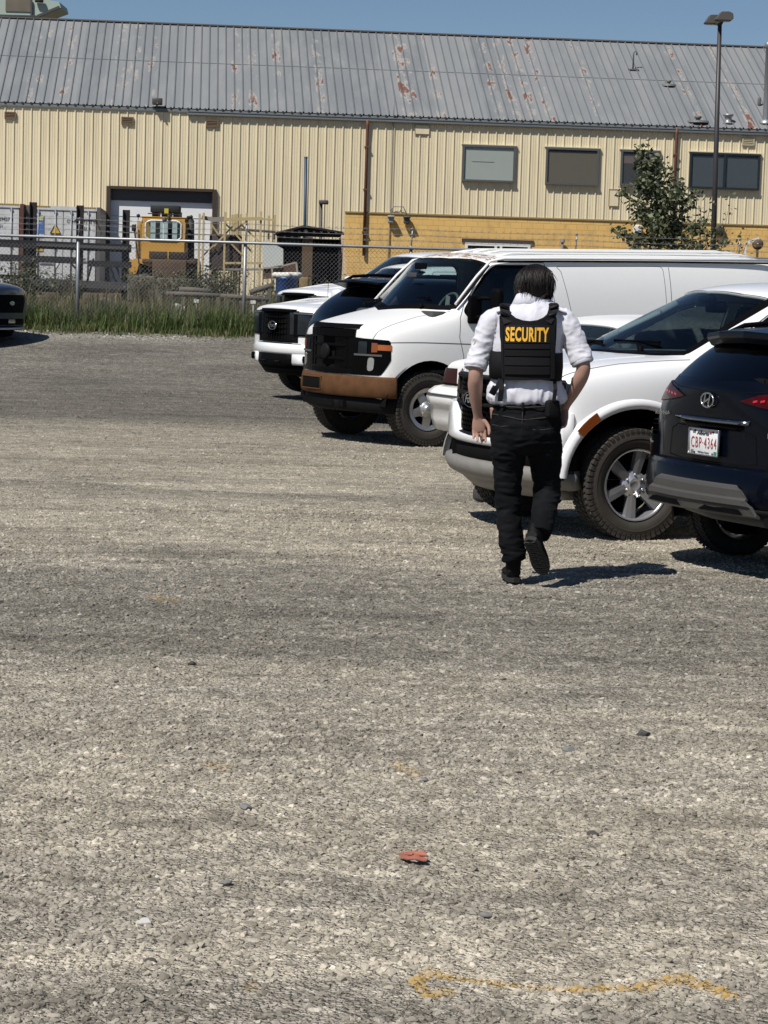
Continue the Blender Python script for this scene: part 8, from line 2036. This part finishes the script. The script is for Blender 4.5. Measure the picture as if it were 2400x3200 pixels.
        limb(m, [(g(.045, 0, sh), .044, .050), (g(.045, 0, .120), .046, .054), (g(.050, 0, .085), .044, .056), (g(.07, 0, .05), .044, .058)], 18, xref=tuple(sd_)); limb(m, [(g(.004, 0, .045), .036, .026), (g(.05, 0, .055), .045, .042), (g(.12, 0, .055), .042, .042), (g(.19, 0, .045), .049, .030), (g(.255, 0, .038), .044, .022), (g(.292, 0, .034), .026, .015)], 18, xref=tuple(sd_))
        up_ = organic('shoe', m, sm, root, .005, 3); sole.parent = up_
        m = MB(); b = g(.095, 0, .085)
        for k in range(4): c = g(.085 + .022 * k, 0, .092 - .011 * k); m.tube([c - sd_ * .022, c + upv * .006, c + sd_ * .022], .0028, 5)
        m.tube([g(.08, 0, .10), g(.085, .035, .085), g(.09, .055, .06)], .0026, 5); m.build('shoelace', simple('dark_lace', (.02, .012, .012), .7), up_)
        if tread:
            m = MB()
            for a in [x * .0165 + .010 for x in range(17)]:
                w = .030 if a < .14 else .037
                if a > .25: w = .022
                for s in (1, -1):
                    m.bar(g(a, s * .003, -.003), g(a + .008, s * w, -.003), .006, .006, up=tuple(fw)) if int(a * 60) % 2 else m.bar(g(a + .008, s * .003, -.003), g(a, s * w, -.003), .006, .006, up=tuple(fw))
            tr = m.build('tread_bar', simple('worn_tread', (.045, .043, .040), .8), up_)
            tr['kind'] = 'stuff'
    hl = V_(395, 1614, -.02); hl.z = .012; shoe(hl, (-.06, 1, 0), (0, 0, 1), False)
    toe = V_(662, 1592, -.02); heel = V_(522, 1248, -.25); d = toe - heel; n = d.length; shoe(heel, d, Vector((.30, .8, .35)), True, .135)
    # ---------------- plate carrier vest
    vm = cloth('black_nylon', (.0035, .0035, .0048), .25, .8, 500, .001); wb = cloth('black_webbing', (.006, .006, .008), .25, .75, 300, .0015); pb = simple('black_buckle', (.004, .004, .005), .5, spec=.1)
    VC = Vector((U(815, 1000).x, 0, 0))
    def vy(x, z):      # outer face of the vest, curved round the back
        k = x - VC.x; zz = z - U(815, 1000).z; return -.152 - .0 + 1.15 * k * k + .10 * max(0, zz - .02) ** 1.2 
    def panel(name, pts, th, off, mat, par, n=14, smooth=False):
        """outline in close-up pixels, bent round the back"""
        q = [(U(u, v).x, U(u, v).z) for u, v in pts]; mm = MB(); x0 = min(a for a, b in q); x1 = max(a for a, b in q); bm = bmesh.new()
        vs = [bm.verts.new((a, 0, b)) for a, b in q]; bm.faces.new(vs)
        for i in range(1, n): x = x0 + (x1 - x0) * i / n; bmesh.ops.bisect_plane(bm, geom=bm.verts[:] + bm.edges[:] + bm.faces[:], plane_co=(x, 0, 0), plane_no=(1, 0, 0))
        z0 = min(b for a, b in q); z1 = max(b for a, b in q)
        for i in range(1, 7): z = z0 + (z1 - z0) * i / 7; bmesh.ops.bisect_plane(bm, geom=bm.verts[:] + bm.edges[:] + bm.faces[:], plane_co=(0, 0, z), plane_no=(0, 0, 1))
        for v in bm.verts: v.co.y = vy(v.co.x, v.co.z) - off
        me = bpy.data.meshes.new(name); bm.to_mesh(me); bm.free(); o = link(name, me, mat, par); s = o.modifiers.new('t', 'SOLIDIFY'); s.thickness = th; s.offset = 0; bev(o, .0025, 2, 30); return o
    back = panel('plate_carrier', [(530, 690), (545, 670), (640, 665), (690, 705), (760, 730), (830, 738), (905, 728), (975, 700), (1010, 672), (1085, 680), (1102, 720), (1095, 900), (1085, 1040), (1090, 1335), (560, 1345), (560, 1060), (535, 900)], .034, 0, vm, root)
    # cummerbund round the waist
    m = MB(); zt, zb = U(815, 1050).z, U(815, 1342).z; n = 44; vs = []
    for (z, g_) in ((zt, 0), (zt - .004, .012), ((zt + zb) / 2, .016), (zb + .004, .012), (zb, 0)):
        for i in range(n): a = 2 * math.pi * i / n; ca, sa = math.cos(a), math.sin(a); q = (abs(ca) ** .8 * (1 if ca > 0 else -1), abs(sa) ** .8 * (1 if sa > 0 else -1)); vs.append((VC.x + (.196 + g_) * q[0], (.136 + g_) * q[1] + .002, z + .006 * math.sin(3 * a)))
    m.add(vs, [(j * n + i, j * n + (i + 1) % n, (j + 1) * n + (i + 1) % n, (j + 1) * n + i) for j in range(4) for i in range(n)], smooth=True); m.build('cummerbund', vm, back, fix=False)
    panel('name_panel', [(572, 775), (1040, 785), (1040, 965), (572, 962)], .006, .019, wb, back)
    for (y0, y1) in ((968, 1018), (1030, 1092), (1105, 1190), (1200, 1282)): panel('webbing_row', [(570, y0), (1035, y0 + 6), (1035, y1 + 4), (570, y1)], .006, .020 + (.004 if y0 in (1030, 1200) else 0), wb if y0 in (968, 1105) else vm, back)
    panel('side_flap', [(1042, 770), (1092, 770), (1085, 1330), (1042, 1330)], .006, .021, vm, back, 3); panel('side_flap', [(530, 780), (562, 780), (566, 1330), (545, 1330)], .006, .018, vm, back, 3)
    # lettering, bent to the panel
    v, fcs = text_raw('SECURITY', .118, Matrix.Identity(4), .60, .0040, .001, 1.10); xs = [a[0] for a in v]; ys = [a[1] for a in v]; L0, L1 = U(582, 875).x, U(1025, 880).x; Z0, Z1 = U(800, 948).z, U(800, 798).z; tilt = (U(1025, 880).z - U(582, 872).z) / (L1 - L0)
    m = MB(); vv = []
    for a in v:
        x = L0 + (a[0] - min(xs)) / (max(xs) - min(xs)) * (L1 - L0); z = Z0 + (a[1] - min(ys)) / (max(ys) - min(ys)) * (Z1 - Z0) + tilt * (x - (L0 + L1) / 2); vv.append((x, vy(x, z) - .0235 - a[2], z))
    m.add(vv, fcs); lm = simple('yellow_print', (.80, .43, .035), .6, var=.10, scale=40); m.build('security_lettering', lm, back, fix=False)
    # shoulder straps with buckles
    def strap(path, w, th, name, mat, par=back):
        m = MB(); P = [Vector(p_) for p_ in path]; vs = []
        for i, p_ in enumerate(P):
            t = (P[min(i + 1, len(P) - 1)] - P[max(i - 1, 0)]).normalized(); nn = Vector((0, -1, .25)).normalized() if abs(t.y) < .8 else Vector((0, -.2, 1)).normalized(); s_ = t.cross(nn).normalized(); nn = s_.cross(t)
            for a, b in ((-1, -1), (1, -1), (1, 1), (-1, 1)): vs.append(p_ + s_ * (w / 2 * a) + nn * (th / 2 * b))
        k = len(P); m.add(vs, [(i * 4 + j, i * 4 + (j + 1) % 4, (i + 1) * 4 + (j + 1) % 4, (i + 1) * 4 + j) for i in range(k - 1) for j in range(4)] + [(0, 1, 2, 3), (4 * k - 1, 4 * k - 2, 4 * k - 3, 4 * k - 4)])
        o = m.build(name, mat, par); bev(o, .003, 2); return o
    for s, a in ((-1, [(612, 760, -.150), (585, 680, -.125), (575, 600, -.085), (590, 565, -.02), (610, 575, .06), (620, 680, .12)]), (1, [(1010, 750, -.150), (1055, 680, -.125), (1085, 600, -.085), (1085, 560, -.02), (1060, 575, .06), (1045, 680, .12)])):
        strap([U(u, v, 0) + Vector((0, d, 0)) for u, v, d in a], .052, .010, 'shoulder_strap', wb)
        for (u, v, d) in (a[1], a[2]):
            c = U(u, v) + Vector((0, d - .012, .004)); m = MB(); m.rbox(c, (.060, .016, .020), .005, 2, M=Matrix.Rotation(-s * R(22), 3, 'Y') @ Matrix.Rotation(R(-30), 3, 'X')); m.build('buckle', pb, back)
    strap([U(535, 1330) + Vector((0, -.13, 0)), U(500, 1410) + Vector((0, -.14, 0)), U(470, 1440) + Vector((0, -.13, 0))], .026, .005, 'loose_strap', wb); strap([U(545, 1335) + Vector((0, -.13, 0)), U(540, 1440) + Vector((0, -.150, 0)), U(528, 1560) + Vector((0, -.14, 0))], .030, .005, 'loose_strap', wb)
    strap([U(1090, 1335) + Vector((0, -.125, 0)), U(1095, 1440) + Vector((0, -.145, 0)), U(1078, 1560) + Vector((0, -.14, 0))], .022, .005, 'loose_strap', wb)
    m = MB(); m.rbox(U(465, 1450) + Vector((0, -.125, 0)), (.038, .022, .052), .006, 2, M=Matrix.Rotation(R(28), 3, 'Y')); m.build('clip_buckle', pb, back)
    m = MB(); c = U(1175, 1445, .03); m.rbox(c, (.050, .06, .075), .012, 3); m.build('belt_pouch', simple('dark_pouch', (.012, .014, .018), .4), root)
    m = MB(); c = U(1065, 1640); m.rbox((c.x, -.112, c.z), (.085, .045, .10), .015, 3, M=Matrix.Rotation(R(30), 3, 'Z')); m.build('hip_holster', vm, root)
    tt = simple('faded_tattoo', (.075, .065, .04), .6, var=.4, scale=60)
    m = MB(); c = U(1290, 1368, -.045); m.rbox(c, (.018, .004, .048), .0015, 2, M=Matrix.Rotation(R(8), 3, 'Y') @ Matrix.Rotation(R(20), 3, 'Z')); m.build('forearm_tattoo', tt, root)
build_person()
# ------------------------------------------------------------------ small things on the lot
def litter():
    c = G(1288, 2695); root = empty('torn_plastic', c, 0, 'torn flat piece of orange red plastic with a hole, lying on the pale gravel', 'litter')
    mt = simple('faded_red_plastic', (.34, .12, .08), .6, var=.2, scale=30); rr = random.Random(6)
    out = [(-.045, .004), (-.040, .020), (-.010, .030), (.018, .028), (.034, .020), (.030, .004), (.046, -.012), (.040, -.022), (.006, -.018), (-.025, -.010)]; hole = [(-.018, .010), (.012, .018), (.022, .006), (.0, .0)]
    m = MB(); n = 28; vs = []
    def ring(pl, k): 
        P = []; per = [(Vector(pl[i]) - Vector(pl[i - 1])).length for i in range(len(pl))]; tot = sum(per)
        for q in range(k):
            d = tot * q / k; i = 0
            while d > per[i]: d -= per[i]; i += 1
            a, b = Vector(pl[i - 1]), Vector(pl[i]); P.append(a.lerp(b, d / per[i]))
        return P
    a, b = ring([(x, y * 1.0) for x, y in out], n), ring(hole, n)
    for P in (a, b):
        for q in P: vs.append((q.x, q.y * 1.6, .012 + .010 * noise.noise(Vector((q.x * 40, q.y * 40, 0))) + .004))
    m.add(vs, [(i, (i + 1) % n, n + (i + 1) % n, n + i) for i in range(n)]); o = m.build('sheet', mt, root, fix=False); s = o.modifiers.new('t', 'SOLIDIFY'); s.thickness = .004
    m = MB(); m.add([(.0, .012, .022), (.03, .02, .030), (.048, .0, .018), (.02, -.006, .020)], [(0, 1, 2, 3)]); o = m.build('curled_flap', mt, root, fix=False); s = o.modifiers.new('t', 'SOLIDIFY'); s.thickness = .004
    # low wheel stop under the chrome-wheeled pickup
    c = G(1500, 1562); m = MB(); m.rbox((0, 0, .05), (1.6, .16, .11), .03, 3); o = m.build('wheel_stop', simple('dark_rubber_stop', (.045, .043, .040), .8, var=.3, scale=10), None, loc=c + Vector((.65, .35, 0))); o.rotation_euler = (0, 0, R(32)); tag(o, 'dark grey wheel stop under the nose of the chrome-wheeled pickup', 'wheel stop')
    bk = simple('dark_stone', (.06, .058, .055), .9, bump=.003); wh = simple('pale_stone', (.44, .43, .41), .9, bump=.003); gy = simple('grey_stone', (.17, .168, .16), .9, bump=.003)
    for k, (x, y, s, mt, lb) in enumerate(((102, 1204, .05, wh, 'small white scrap alone on the dark gravel at far left'), (1323, 2444, .030, gy, 'dark pebble standing below the right yellow paint fleck'), (768, 2530, .034, gy, 'rounded grey stone below the left yellow paint fleck'), (600, 2078, .030, bk, 'dark stone in the middle of the dark gravel band'), (455, 2890, .030, wh, 'large pale stone lower left of the torn plastic'), (1778, 2350, .035, gy, 'grey stone on the dark patch at right'),
                                          (1850, 2612, .030, bk, 'flat black chip on the pale gravel right of centre'), (470, 3010, .022, bk, 'blackish stone near the lower left corner'), (1520, 2865, .025, gy, 'grey stone above the long yellow paint line'), (2010, 2300, .040, bk, 'black debris strip at the right, below the guard'), (705, 2765, .028, gy, 'grey stone left of the torn red plastic'))):
        c = G(x, y); s *= .62; bm = bmesh.new(); bmesh.ops.create_icosphere(bm, subdivisions=3, radius=s)
        rr = random.Random(k + 20); cuts = [Vector((rr.gauss(0, 1), rr.gauss(0, 1), rr.gauss(0, 1))).normalized() for _ in range(9)]
        for v in bm.verts:
            for q in cuts:
                d = v.co.dot(q)
                if d > s * .68: v.co -= q * (d - s * .68)
            v.co.z = v.co.z * .7 + s * .35; v.co.x *= 1.25
        me = bpy.data.meshes.new('loose_stone'); bm.to_mesh(me); bm.free(); o = link('loose_stone', me, mt, None, False, loc=c); tag(o, lb, 'stone', 'larger single stones on the lot')
litter()
